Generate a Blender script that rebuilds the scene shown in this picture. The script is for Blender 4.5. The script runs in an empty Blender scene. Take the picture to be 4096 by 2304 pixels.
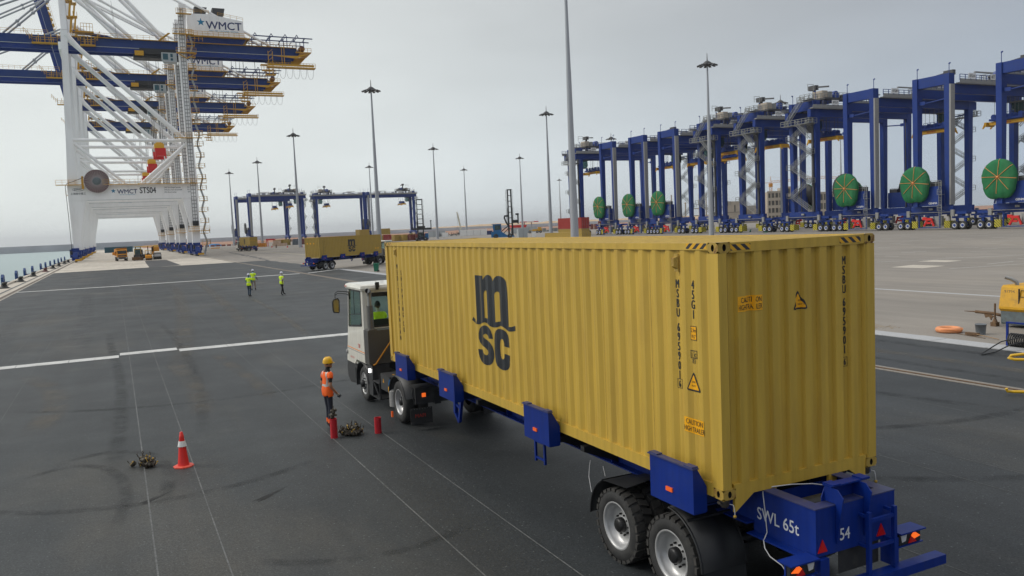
import bpy, bmesh, math, random
from mathutils import Vector, Matrix, noise
random.seed(7)
R = math.radians
S = bpy.context.scene
COL = S.collection
# ------------------------------------------------------------------ camera
cd = bpy.data.cameras.new('camera'); cam = bpy.data.objects.new('camera', cd); COL.objects.link(cam)
cd.sensor_fit = 'HORIZONTAL'; cd.sensor_width = 36.0; cd.lens = 3255.5/4096*36
cd.clip_start = 0.1; cd.clip_end = 20000
_r = Vector((0.89747, -0.4389, -0.04373)); _u = Vector((0.07322, 0.05047, 0.99604)); _f = Vector((0.43496, 0.89712, -0.07743))
cam.matrix_world = Matrix(((_r.x,_u.x,-_f.x,-5.913),(_r.y,_u.y,-_f.y,-7.013),(_r.z,_u.z,-_f.z,4.71),(0,0,0,1)))
S.camera = cam
S.render.engine = 'CYCLES'
S.render.resolution_x = 1024; S.render.resolution_y = 576
S.view_settings.view_transform = 'Standard'; S.view_settings.look = 'None'
S.view_settings.exposure = 0.0; S.view_settings.gamma = 1.0
S.view_settings.use_curve_mapping = False
# ------------------------------------------------------------------ sky: high overcast, brighter over the sea, zenith raised
SUN_AZ = -58.0    # degrees clockwise from +Y (negative = towards the sea)
SUN_EL = 38.0
W = bpy.data.worlds.new('World'); S.world = W; W.use_nodes = True
nt = W.node_tree; N = nt.nodes; L = nt.links; N.clear()
def wn(t, **k):
    n = N.new(t)
    for a, b in k.items(): setattr(n, a, b)
    return n
def wmath(op, a, b=None, c=None):
    n = wn('ShaderNodeMath', operation=op)
    for i, v in enumerate((a, b, c)):
        if v is None: continue
        if isinstance(v, (int, float)): n.inputs[i].default_value = v
        else: L.new(v, n.inputs[i])
    return n.outputs[0]
tc = wn('ShaderNodeTexCoord'); nrm = wn('ShaderNodeVectorMath', operation='NORMALIZE'); L.new(tc.outputs['Generated'], nrm.inputs[0])
sep = wn('ShaderNodeSeparateXYZ'); L.new(nrm.outputs[0], sep.inputs[0])
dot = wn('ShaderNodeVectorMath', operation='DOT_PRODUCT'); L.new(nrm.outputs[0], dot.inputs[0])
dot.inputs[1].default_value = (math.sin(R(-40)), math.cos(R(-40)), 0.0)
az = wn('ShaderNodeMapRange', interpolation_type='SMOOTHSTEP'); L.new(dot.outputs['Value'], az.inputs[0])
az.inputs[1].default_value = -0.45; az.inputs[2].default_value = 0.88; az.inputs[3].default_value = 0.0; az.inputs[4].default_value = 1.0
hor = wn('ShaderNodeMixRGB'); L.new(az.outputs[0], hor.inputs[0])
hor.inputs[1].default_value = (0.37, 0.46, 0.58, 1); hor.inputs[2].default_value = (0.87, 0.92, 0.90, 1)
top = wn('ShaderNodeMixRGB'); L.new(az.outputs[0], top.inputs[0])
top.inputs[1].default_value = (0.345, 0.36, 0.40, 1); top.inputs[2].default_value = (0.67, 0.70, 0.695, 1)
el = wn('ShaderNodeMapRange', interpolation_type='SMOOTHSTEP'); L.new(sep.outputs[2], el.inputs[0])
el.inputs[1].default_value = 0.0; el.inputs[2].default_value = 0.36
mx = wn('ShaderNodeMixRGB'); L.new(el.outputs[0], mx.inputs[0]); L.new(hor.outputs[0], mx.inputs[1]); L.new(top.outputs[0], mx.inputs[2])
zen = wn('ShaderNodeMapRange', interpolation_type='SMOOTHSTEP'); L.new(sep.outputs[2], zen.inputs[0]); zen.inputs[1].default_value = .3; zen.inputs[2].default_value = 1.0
mx2 = wn('ShaderNodeMixRGB'); L.new(zen.outputs[0], mx2.inputs[0]); L.new(mx.outputs[0], mx2.inputs[1]); mx2.inputs[2].default_value = (.95, .97, .99, 1)  # zenith above the view, brightened to lift the shaded faces
# stretched low-contrast cloud mottling
mp = wn('ShaderNodeMapping'); mp.inputs['Scale'].default_value = (1.3, 1.3, 4.5); L.new(nrm.outputs[0], mp.inputs[0])
nz = wn('ShaderNodeTexNoise'); nz.inputs['Scale'].default_value = 1.7; nz.inputs['Detail'].default_value = 5; nz.inputs['Roughness'].default_value = .5; L.new(mp.outputs[0], nz.inputs[0])
cl = wn('ShaderNodeMapRange'); L.new(nz.outputs[0], cl.inputs[0]); cl.inputs[1].default_value = .3; cl.inputs[2].default_value = .7; cl.inputs[3].default_value = .91; cl.inputs[4].default_value = 1.09
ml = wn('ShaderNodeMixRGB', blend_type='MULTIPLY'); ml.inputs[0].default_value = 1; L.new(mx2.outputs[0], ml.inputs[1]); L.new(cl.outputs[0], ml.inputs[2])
sky = wn('ShaderNodeTexSky'); sky.sky_type = 'NISHITA'; sky.sun_disc = False
sky.sun_elevation = R(SUN_EL); sky.sun_rotation = R(SUN_AZ)
bg1 = wn('ShaderNodeBackground'); L.new(sky.outputs[0], bg1.inputs[0]); bg1.inputs[1].default_value = 0.06
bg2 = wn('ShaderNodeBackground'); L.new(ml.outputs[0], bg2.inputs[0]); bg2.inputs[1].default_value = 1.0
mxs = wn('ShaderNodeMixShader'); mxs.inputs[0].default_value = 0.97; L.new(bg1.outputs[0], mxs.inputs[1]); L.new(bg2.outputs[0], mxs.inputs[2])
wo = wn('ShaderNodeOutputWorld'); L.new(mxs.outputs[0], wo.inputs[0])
# ------------------------------------------------------------------ sun behind the cloud
sl = bpy.data.lights.new('sun', 'SUN'); sl.energy = 1.7; sl.angle = R(25); sl.color = (1.0, 0.955, 0.88)
so = bpy.data.objects.new('sun', sl); COL.objects.link(so)
_d = Vector((math.sin(R(SUN_AZ))*math.cos(R(SUN_EL)), math.cos(R(SUN_AZ))*math.cos(R(SUN_EL)), math.sin(R(SUN_EL))))
so.rotation_euler = (-_d).to_track_quat('-Z', 'Y').to_euler()
# ------------------------------------------------------------------ materials
M = {}
def mat(name, col, rough=.5, metal=0., spec=.5, var=.12, vs=3.0, bump=0., bs=60., dirt=None, dirt_amt=.35, dirt_scale=1.5, alpha=None, stretch=None, emit=0, coat=0):
    m = bpy.data.materials.new(name); m.use_nodes = True; n = m.node_tree.nodes; l = m.node_tree.links
    b = n['Principled BSDF']; b.inputs['Roughness'].default_value = rough; b.inputs['Metallic'].default_value = metal
    b.inputs['Specular IOR Level'].default_value = spec
    if coat: b.inputs['Coat Weight'].default_value = coat
    t = n.new('ShaderNodeTexCoord'); mp = n.new('ShaderNodeMapping'); l.new(t.outputs['Object'], mp.inputs[0])
    if stretch: mp.inputs['Scale'].default_value = stretch
    z = n.new('ShaderNodeTexNoise'); z.inputs['Scale'].default_value = vs; z.inputs['Detail'].default_value = 5; l.new(mp.outputs[0], z.inputs[0])
    r = n.new('ShaderNodeMapRange'); r.inputs[1].default_value = .25; r.inputs[2].default_value = .75; r.inputs[3].default_value = 1-var; r.inputs[4].default_value = 1+var; l.new(z.outputs[0], r.inputs[0])
    c = n.new('ShaderNodeMixRGB'); c.blend_type = 'MULTIPLY'; c.inputs[0].default_value = 1; c.inputs[1].default_value = (*col, 1); l.new(r.outputs[0], c.inputs[2])
    out = c.outputs[0]
    if dirt:
        z2 = n.new('ShaderNodeTexNoise'); z2.inputs['Scale'].default_value = dirt_scale; z2.inputs['Detail'].default_value = 8; z2.inputs['Roughness'].default_value = .65; l.new(mp.outputs[0], z2.inputs[0])
        r2 = n.new('ShaderNodeMapRange'); r2.inputs[1].default_value = .5; r2.inputs[2].default_value = .75; r2.inputs[4].default_value = dirt_amt; l.new(z2.outputs[0], r2.inputs[0])
        d = n.new('ShaderNodeMixRGB'); l.new(r2.outputs[0], d.inputs[0]); l.new(out, d.inputs[1]); d.inputs[2].default_value = (*dirt, 1); out = d.outputs[0]
    l.new(out, b.inputs['Base Color'])
    rr = n.new('ShaderNodeMapRange'); rr.inputs[3].default_value = max(.03, rough-.09); rr.inputs[4].default_value = min(1, rough+.09); l.new(z.outputs[0], rr.inputs[0]); l.new(rr.outputs[0], b.inputs['Roughness'])
    if bump:
        z3 = n.new('ShaderNodeTexNoise'); z3.inputs['Scale'].default_value = bs; z3.inputs['Detail'].default_value = 3; l.new(t.outputs['Object'], z3.inputs[0])
        bp = n.new('ShaderNodeBump'); bp.inputs['Strength'].default_value = bump; bp.inputs['Distance'].default_value = .02; l.new(z3.outputs[0], bp.inputs['Height']); l.new(bp.outputs[0], b.inputs['Normal'])
    if emit: b.inputs['Emission Color'].default_value = (*col, 1); b.inputs['Emission Strength'].default_value = emit
    if alpha is not None: b.inputs['Alpha'].default_value = alpha
    M[name] = m; return m
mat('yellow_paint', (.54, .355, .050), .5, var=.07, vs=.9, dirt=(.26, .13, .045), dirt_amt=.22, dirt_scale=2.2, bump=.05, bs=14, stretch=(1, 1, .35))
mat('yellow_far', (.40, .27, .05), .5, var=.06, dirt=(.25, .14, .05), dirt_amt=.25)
mat('rusty_yellow', (.42, .28, .05), .55, var=.12, vs=5, dirt=(.16, .05, .02), dirt_amt=.9, dirt_scale=9, bump=.1, bs=40)
mat('black_print', (.022, .025, .03), .4, var=.15, vs=4)
mat('black_hole', (.006, .006, .006), .9, var=0)
mat('sticker_amber', (.88, .42, .004), .45, var=.05)
mat('trailer_blue', (.003, .024, .205), .42, spec=.3, var=.10, vs=2, dirt=(.03, .05, .16), dirt_amt=.25, dirt_scale=5, bump=.03)
mat('trailer_blue_top', (.035, .045, .14), .42, var=.12, vs=6, dirt=(.10, .09, .09), dirt_amt=.6, dirt_scale=9)
mat('crane_blue', (.008, .036, .205), .5, spec=.3, var=.08, vs=.4, dirt=(.04, .05, .08), dirt_amt=.3, dirt_scale=.6)
mat('boom_blue', (.012, .042, .18), .5, spec=.3, var=.08, vs=.2, dirt=(.05, .07, .11), dirt_amt=.3, dirt_scale=.3)
mat('deep_blue', (.012, .03, .12), .4, var=.1)
mat('crane_white', (.90, .90, .89), .5, var=.03, vs=.3, dirt=(.55, .51, .46), dirt_amt=.3, dirt_scale=.5, stretch=(1, 1, .2))
mat('white_paint', (.78, .78, .76), .5, var=.06, vs=2, dirt=(.45, .43, .39), dirt_amt=.3)
mat('white_letters', (.62, .64, .68), .5, var=.04)
mat('walk_yellow', (.58, .31, .015), .5, var=.1, dirt=(.25, .13, .03), dirt_amt=.4)
mat('bright_yellow', (.72, .43, .008), .34, var=.06, dirt=(.4, .22, .03), dirt_amt=.25, coat=.3)
mat('machine_yellow', (.62, .33, .012), .5, var=.1, vs=5, dirt=(.16, .10, .05), dirt_amt=.5, dirt_scale=4)
mat('machine_orange', (.62, .25, .01), .5, var=.08, dirt=(.2, .13, .07), dirt_amt=.4)
mat('galvanised', (.26, .27, .265), .55, metal=.2, var=.12, vs=6)
mat('pole_grey', (.36, .38, .41), .55, metal=.15, var=.07, vs=1.5, stretch=(1, 1, .15), dirt=(.25, .27, .30), dirt_amt=.3)
mat('grey_panel', (.27, .27, .265), .6, var=.1)
mat('dark_grey', (.06, .06, .063), .55, var=.2, vs=5)
mat('charcoal', (.028, .029, .031), .5, var=.2, vs=4, dirt=(.09, .085, .08), dirt_amt=.25, dirt_scale=4)
mat('black_steel', (.016, .017, .019), .5, var=.2, vs=5)
mat('rubber', (.026, .026, .026), .72, var=.2, vs=8, dirt=(.085, .08, .07), dirt_amt=.55, dirt_scale=6, bump=.05)
mat('tread_rubber', (.034, .033, .031), .8, var=.2, vs=8, dirt=(.10, .09, .08), dirt_amt=.6, dirt_scale=7)
mat('rim_silver', (.46, .46, .46), .38, metal=.45, var=.12, vs=6, dirt=(.2, .19, .17), dirt_amt=.4)
mat('rim_white', (.68, .70, .74), .5, var=.05)
mat('rim_blue', (.02, .06, .30), .45, var=.05)
mat('hub_black', (.015, .015, .016), .4, metal=.3, var=.2)
mat('light_orange', (1.0, .16, .02), .4, var=0, emit=.75)
mat('reflector_orange', (.85, .13, .02), .3, var=0, emit=.12)
mat('reflector_red', (.55, .008, .01), .3, var=.03)
mat('lamp_white', (1, .98, .95), .3, var=0, emit=7)
mat('lens_clear', (.6, .6, .6), .15, var=0)
mat('cab_white', (.74, .72, .64), .34, var=.04, dirt=(.4, .36, .3), dirt_amt=.2, coat=.4)
mat('red_print', (.62, .045, .02), .4, var=0)
mat('red_dark_print', (.40, .03, .02), .5, var=.1)
mat('mesh_metal', (.17, .165, .155), .45, metal=.6, var=.15, vs=30)
mat('exhaust_metal', (.34, .33, .31), .35, metal=.8, var=.15)
mat('red_plastic', (.62, .016, .02), .36, var=.08, vs=6)
mat('cone_red', (.70, .020, .014), .4, var=.07, vs=6, dirt=(.45, .08, .05), dirt_amt=.3)
mat('cone_base_red', (.72, .085, .05), .5, var=.1, vs=8)
mat('hose_red', (.50, .018, .03), .42, var=.1, vs=20)
mat('lock_steel', (.085, .075, .06), .6, metal=.5, var=.35, vs=25, dirt=(.035, .025, .015), dirt_amt=.7, dirt_scale=20)
mat('brass_yellow', (.42, .26, .03), .45, metal=.2, var=.2)
mat('skin', (.40, .21, .13), .55, var=.08, vs=12)
mat('skin_dark', (.16, .08, .05), .55, var=.08, vs=12)
mat('hair', (.012, .010, .009), .6, var=.2)
mat('vest_orange', (.90, .13, .012), .7, var=.08, vs=14, emit=.04)
mat('vest_lime', (.66, .90, .02), .7, var=.06, vs=14, emit=.05)
mat('reflective_tape', (.50, .50, .47), .5, var=.08, vs=20)
mat('navy_cloth', (.016, .020, .036), .8, var=.15, vs=20)
mat('jeans', (.022, .05, .085), .8, var=.15, vs=20)
mat('khaki', (.28, .22, .17), .8, var=.1)
mat('black_cloth', (.010, .010, .011), .8, var=.15)
mat('boot', (.02, .018, .016), .6, var=.2)
mat('teal_cloth', (.02, .18, .18), .8, var=.1)
mat('pale_blue_cloth', (.30, .45, .55), .8, var=.1)
mat('cream_cloth', (.6, .56, .45), .8, var=.08)
mat('glove', (.48, .46, .40), .85, var=.15, vs=30)
mat('helmet_yellow', (.82, .46, .004), .28, var=.03, coat=.4)
mat('helmet_white', (.72, .72, .80), .3, var=.03)
mat('shade_green', (.008, .15, .05), .8, var=.3, vs=1.2, stretch=(1, 1, .12), dirt=(.05, .13, .04), dirt_amt=.5, dirt_scale=.6)
mat('strap_orange', (.80, .28, .08), .7, var=.1)
mat('machine_red', (.60, .014, .012), .45, var=.08)
mat('container_red', (.34, .028, .022), .5, var=.1, vs=.8, dirt=(.2, .05, .03), dirt_amt=.4)
mat('container_brown', (.19, .045, .035), .55, var=.1, dirt=(.2, .1, .07), dirt_amt=.4)
mat('container_grey', (.10, .13, .16), .55, var=.1)
mat('container_teal', (.015, .085, .12), .55, var=.15, vs=.6, dirt=(.06, .14, .16), dirt_amt=.5, dirt_scale=.8)
mat('cabin_grey', (.42, .45, .46), .55, var=.06)
mat('building_stone', (.43, .37, .30), .85, var=.1, vs=.3, dirt=(.3, .25, .2), dirt_amt=.5, dirt_scale=.5)
mat('window_dark', (.10, .095, .085), .5, var=.15)
mat('sand', (.50, .36, .22), .95, var=.1, vs=.02)
mat('red_sand', (.34, .175, .105), .95, var=.3, vs=.05, dirt=(.30, .24, .19), dirt_amt=.8, dirt_scale=.03, stretch=(1, .4, 1))
mat('orange_float', (.75, .30, .13), .6, var=.1, vs=6, dirt=(.5, .25, .12), dirt_amt=.4)
mat('wood', (.30, .19, .10), .8, var=.2, vs=9, stretch=(1, 6, 6))
mat('dry_wood', (.35, .26, .15), .8, var=.2, vs=12)
mat('bucket_grey', (.17, .19, .21), .45, var=.08)
mat('rusty_steel', (.15, .09, .05), .75, metal=.3, var=.3, vs=12, dirt=(.25, .17, .08), dirt_amt=.6, dirt_scale=8)
mat('worn_steel_blue', (.13, .16, .17), .6, metal=.3, var=.2, vs=5, dirt=(.10, .07, .05), dirt_amt=.6, dirt_scale=6)
mat('bin_green', (.006, .14, .075), .42, var=.08)
mat('cable_white', (.55, .55, .56), .5, var=.05)
mat('cable_black', (.014, .015, .015), .45, var=.1)
mat('reel_maroon', (.085, .018, .02), .55, var=.2, vs=2)
mat('mirror_glass', (.5, .52, .55), .06, metal=1, var=0)
mat('stacker_blue', (.012, .14, .34), .4, var=.06)
mat('bollard_black', (.035, .038, .035), .6, var=.2, vs=5, dirt=(.12, .10, .08), dirt_amt=.5, dirt_scale=4)
mat('bollard_red', (.12, .04, .035), .6, var=.2)
mat('fender_blue', (.012, .055, .19), .45, var=.12, dirt=(.03, .10, .2), dirt_amt=.6)
mat('sign_white', (.74, .74, .73), .5, var=.03)
mat('logo_navy', (.02, .035, .13), .5, var=0)
mat('logo_cyan', (.01, .20, .36), .5, var=0)
mat('seat_black', (.012, .012, .014), .8, var=.1)
def glassmat(name, col, a):
    m = bpy.data.materials.new(name); m.use_nodes = True; n = m.node_tree.nodes; l = m.node_tree.links; n.clear()
    o = n.new('ShaderNodeOutputMaterial'); mixs = n.new('ShaderNodeMixShader'); t = n.new('ShaderNodeBsdfTransparent'); g = n.new('ShaderNodeBsdfPrincipled')
    t.inputs[0].default_value = (*col, 1); g.inputs['Base Color'].default_value = (.05, .09, .085, 1); g.inputs['Roughness'].default_value = .04; g.inputs['Specular IOR Level'].default_value = .9
    mixs.inputs[0].default_value = a; l.new(t.outputs[0], mixs.inputs[1]); l.new(g.outputs[0], mixs.inputs[2]); l.new(mixs.outputs[0], o.inputs[0]); M[name] = m
glassmat('cab_glass', (.80, .95, .91), .12)
glassmat('cab_glass_dark', (.45, .62, .60), .55)
def stripes(name, c1, c2, period, ang):
    m = mat(name, c1, .45, var=.06); n = m.node_tree.nodes; l = m.node_tree.links
    t = n.new('ShaderNodeTexCoord'); v = n.new('ShaderNodeVectorMath'); v.operation = 'DOT_PRODUCT'; l.new(t.outputs['Object'], v.inputs[0])
    v.inputs[1].default_value = ang
    a = n.new('ShaderNodeMath'); a.operation = 'DIVIDE'; l.new(v.outputs['Value'], a.inputs[0]); a.inputs[1].default_value = period
    f = n.new('ShaderNodeMath'); f.operation = 'FRACT'; l.new(a.outputs[0], f.inputs[0]); g = n.new('ShaderNodeMath'); g.operation = 'GREATER_THAN'; g.inputs[1].default_value = .5; l.new(f.outputs[0], g.inputs[0])
    x = n.new('ShaderNodeMixRGB'); l.new(g.outputs[0], x.inputs[0]); x.inputs[1].default_value = (*c1, 1); x.inputs[2].default_value = (*c2, 1); l.new(x.outputs[0], n['Principled BSDF'].inputs['Base Color'])
    return m
stripes('hazard_x', (.72, .38, .01), (.02, .022, .028), .128, (1, -1, 1.25))
stripes('hazard_y', (.72, .38, .01), (.02, .022, .028), .128, (-1, 1, 1.25))
stripes('hazard_base', (.70, .60, .03), (.02, .02, .02), .50, (1, -1, 1))
# rust freckles, scrapes and dust streaks for the near container paint
def weather(name, rust=(.17, .05, .02), amt=.8, thr=.69):
    m = M[name]; n = m.node_tree.nodes; l = m.node_tree.links; b = n['Principled BSDF']; src = b.inputs['Base Color'].links[0].from_socket
    t = n.new('ShaderNodeTexCoord'); z = n.new('ShaderNodeTexNoise'); z.inputs['Scale'].default_value = 3.2; z.inputs['Detail'].default_value = 12; z.inputs['Roughness'].default_value = .78; l.new(t.outputs['Object'], z.inputs[0])
    r = n.new('ShaderNodeMapRange'); r.inputs[1].default_value = thr; r.inputs[2].default_value = thr+.03; r.inputs[4].default_value = amt; l.new(z.outputs[0], r.inputs[0])
    c = n.new('ShaderNodeMixRGB'); l.new(r.outputs[0], c.inputs[0]); l.new(src, c.inputs[1]); c.inputs[2].default_value = (*rust, 1)
    p = n.new('ShaderNodeMapping'); p.inputs['Scale'].default_value = (9, 9, .5); l.new(t.outputs['Object'], p.inputs[0]); s = n.new('ShaderNodeTexNoise'); s.inputs['Scale'].default_value = 1.2; s.inputs['Detail'].default_value = 6; l.new(p.outputs[0], s.inputs[0])
    r2 = n.new('ShaderNodeMapRange'); r2.inputs[1].default_value = .35; r2.inputs[2].default_value = .7; r2.inputs[3].default_value = 1.05; r2.inputs[4].default_value = .86; l.new(s.outputs[0], r2.inputs[0])
    d = n.new('ShaderNodeMixRGB'); d.blend_type = 'MULTIPLY'; d.inputs[0].default_value = 1; l.new(c.outputs[0], d.inputs[1]); l.new(r2.outputs[0], d.inputs[2]); l.new(d.outputs[0], b.inputs['Base Color'])
weather('yellow_paint'); weather('trailer_blue', (.05, .05, .07), .6, .68); weather('cab_white', (.3, .26, .2), .5, .66); weather('rusty_yellow', (.12, .035, .02), .9, .58)
# ground materials ---------------------------------------------------
def groundmat(name, c1, c2, c3, big, fine, fstr, rough, spec=.5, streak=0, dust=None, bump=.25, bdist=.004, joint=None):
    m = bpy.data.materials.new(name); m.use_nodes = True; n = m.node_tree.nodes; l = m.node_tree.links; b = n['Principled BSDF']
    b.inputs['Roughness'].default_value = rough; b.inputs['Specular IOR Level'].default_value = spec
    t = n.new('ShaderNodeTexCoord')
    def nz(s, d=6, r=.6, sc=(1, 1, 1)):
        p = n.new('ShaderNodeMapping'); p.inputs['Scale'].default_value = sc; l.new(t.outputs['Object'], p.inputs[0])
        z = n.new('ShaderNodeTexNoise'); z.inputs['Scale'].default_value = s; z.inputs['Detail'].default_value = d; z.inputs['Roughness'].default_value = r; l.new(p.outputs[0], z.inputs[0]); return z.outputs[0]
    def ramp(o, a, bb, lo=0., hi=1.):
        r = n.new('ShaderNodeMapRange'); r.inputs[1].default_value = a; r.inputs[2].default_value = bb; r.inputs[3].default_value = lo; r.inputs[4].default_value = hi; l.new(o, r.inputs[0]); return r.outputs[0]
    def mixc(f, a, bb, bt='MIX'):
        x = n.new('ShaderNodeMixRGB'); x.blend_type = bt
        for i, v in ((0, f), (1, a), (2, bb)):
            if isinstance(v, tuple): x.inputs[i].default_value = (*v, 1)
            elif isinstance(v, (int, float)): x.inputs[i].default_value = v
            else: l.new(v, x.inputs[i])
        return x.outputs[0]
    c = mixc(ramp(nz(big), .35, .65), c1, c2)
    if dust: c = mixc(ramp(nz(dust[1], 7, .62, dust[2]), dust[3], dust[3]+.16, 0, dust[4]), c, dust[0])
    if streak:
        c = mixc(1., c, ramp(nz(1.1, 4, .6, (1.0, .05, 1)), .3, .7, 1-streak, 1+streak), 'MULTIPLY')
        c = mixc(1., c, ramp(nz(.45, 5, .6, (1.0, .35, 1)), .35, .7, 1+streak*.6, 1-streak*.9), 'MULTIPLY')
    if joint:
        br = n.new('ShaderNodeTexBrick'); l.new(t.outputs['Object'], br.inputs[0]); br.inputs['Scale'].default_value = 1.0
        br.inputs['Brick Width'].default_value = joint[0]; br.inputs['Row Height'].default_value = joint[1]; br.inputs['Mortar Size'].default_value = joint[2]; br.offset = 0
        br.inputs['Color1'].default_value = (1, 1, 1, 1); br.inputs['Color2'].default_value = (.93, .93, .93, 1); br.inputs['Mortar'].default_value = (joint[3],)*3+(1,)
        c = mixc(1., c, br.outputs[0], 'MULTIPLY')
    v = n.new('ShaderNodeTexNoise'); v.inputs['Scale'].default_value = fine; v.inputs['Detail'].default_value = 2; l.new(t.outputs['Object'], v.inputs[0])
    c = mixc(1., c, ramp(v.outputs[0], .3, .7, 1-fstr, 1+fstr), 'MULTIPLY')
    c = mixc(ramp(nz(fine*.55, 1, .5), .70, .76, 0, .5), c, c3)
    l.new(c, b.inputs['Base Color'])
    rr = ramp(nz(big*3), .3, .7, rough-.07, rough+.07); l.new(rr, b.inputs['Roughness'])
    bp = n.new('ShaderNodeBump'); bp.inputs['Strength'].default_value = bump; bp.inputs['Distance'].default_value = bdist; l.new(v.outputs[0], bp.inputs['Height']); l.new(bp.outputs[0], b.inputs['Normal'])
    M[name] = m
groundmat('asphalt', (.0260, .0305, .0335), (.0385, .0430, .0455), (.22, .24, .24), .12, 42, .45, .60, .40, streak=.14, dust=((.105, .092, .070), .16, (1, .45, 1), .52, .42), bump=.5, bdist=.006)
groundmat('asphalt_new', (.046, .048, .052), (.058, .060, .063), (.12, .12, .12), .2, 40, .18, .62, .5, streak=.05)
groundmat('yard_paving', (.235, .215, .19), (.28, .255, .225), (.12, .11, .1), .05, 18, .12, .85, .3, streak=.10, dust=((.34, .30, .25), .1, (1, .3, 1), .5, .5))
groundmat('quay_concrete', (.50, .455, .385), (.58, .53, .455), (.25, .22, .2), .08, 10, .08, .85, .3, streak=.06, dust=((.30, .26, .22), .3, (1, .6, 1), .55, .5))
groundmat('kerb_concrete', (.40, .41, .42), (.46, .46, .46), (.3, .3, .3), .5, 20, .08, .8, .3)
groundmat('chalk', (.16, .165, .165), (.10, .105, .105), (.1, .1, .1), .8, 30, .25, .7, .3, dust=((.08, .08, .08), 3, (1, 3, 1), .48, .8))
mat('asphalt_scuff', (.022,.023,.024), .8)
groundmat('line_paint', (.60, .60, .58), (.52, .52, .50), (.2, .2, .2), .8, 30, .12, .7, .3, dust=((.25, .24, .22), 2.2, (1, 1, 1), .55, .6))
# sea --------------------------------------------------------------------
m = bpy.data.materials.new('sea_water'); m.use_nodes = True; n = m.node_tree.nodes; l = m.node_tree.links; b = n['Principled BSDF']
b.inputs['Base Color'].default_value = (.27, .37, .375, 1); b.inputs['Roughness'].default_value = .28; b.inputs['IOR'].default_value = 1.33
t = n.new('ShaderNodeTexCoord'); p = n.new('ShaderNodeMapping'); p.inputs['Scale'].default_value = (.9, .55, 1); p.inputs['Rotation'].default_value = (0, 0, .5); l.new(t.outputs['Object'], p.inputs[0])
z = n.new('ShaderNodeTexNoise'); z.inputs['Scale'].default_value = .55; z.inputs['Detail'].default_value = 7; z.inputs['Roughness'].default_value = .62; z.inputs['Distortion'].default_value = .6; l.new(p.outputs[0], z.inputs[0])
bp = n.new('ShaderNodeBump'); bp.inputs['Strength'].default_value = 1.0; bp.inputs['Distance'].default_value = .55; l.new(z.outputs[0], bp.inputs['Height']); l.new(bp.outputs[0], b.inputs['Normal']); M['sea_water'] = m
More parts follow.
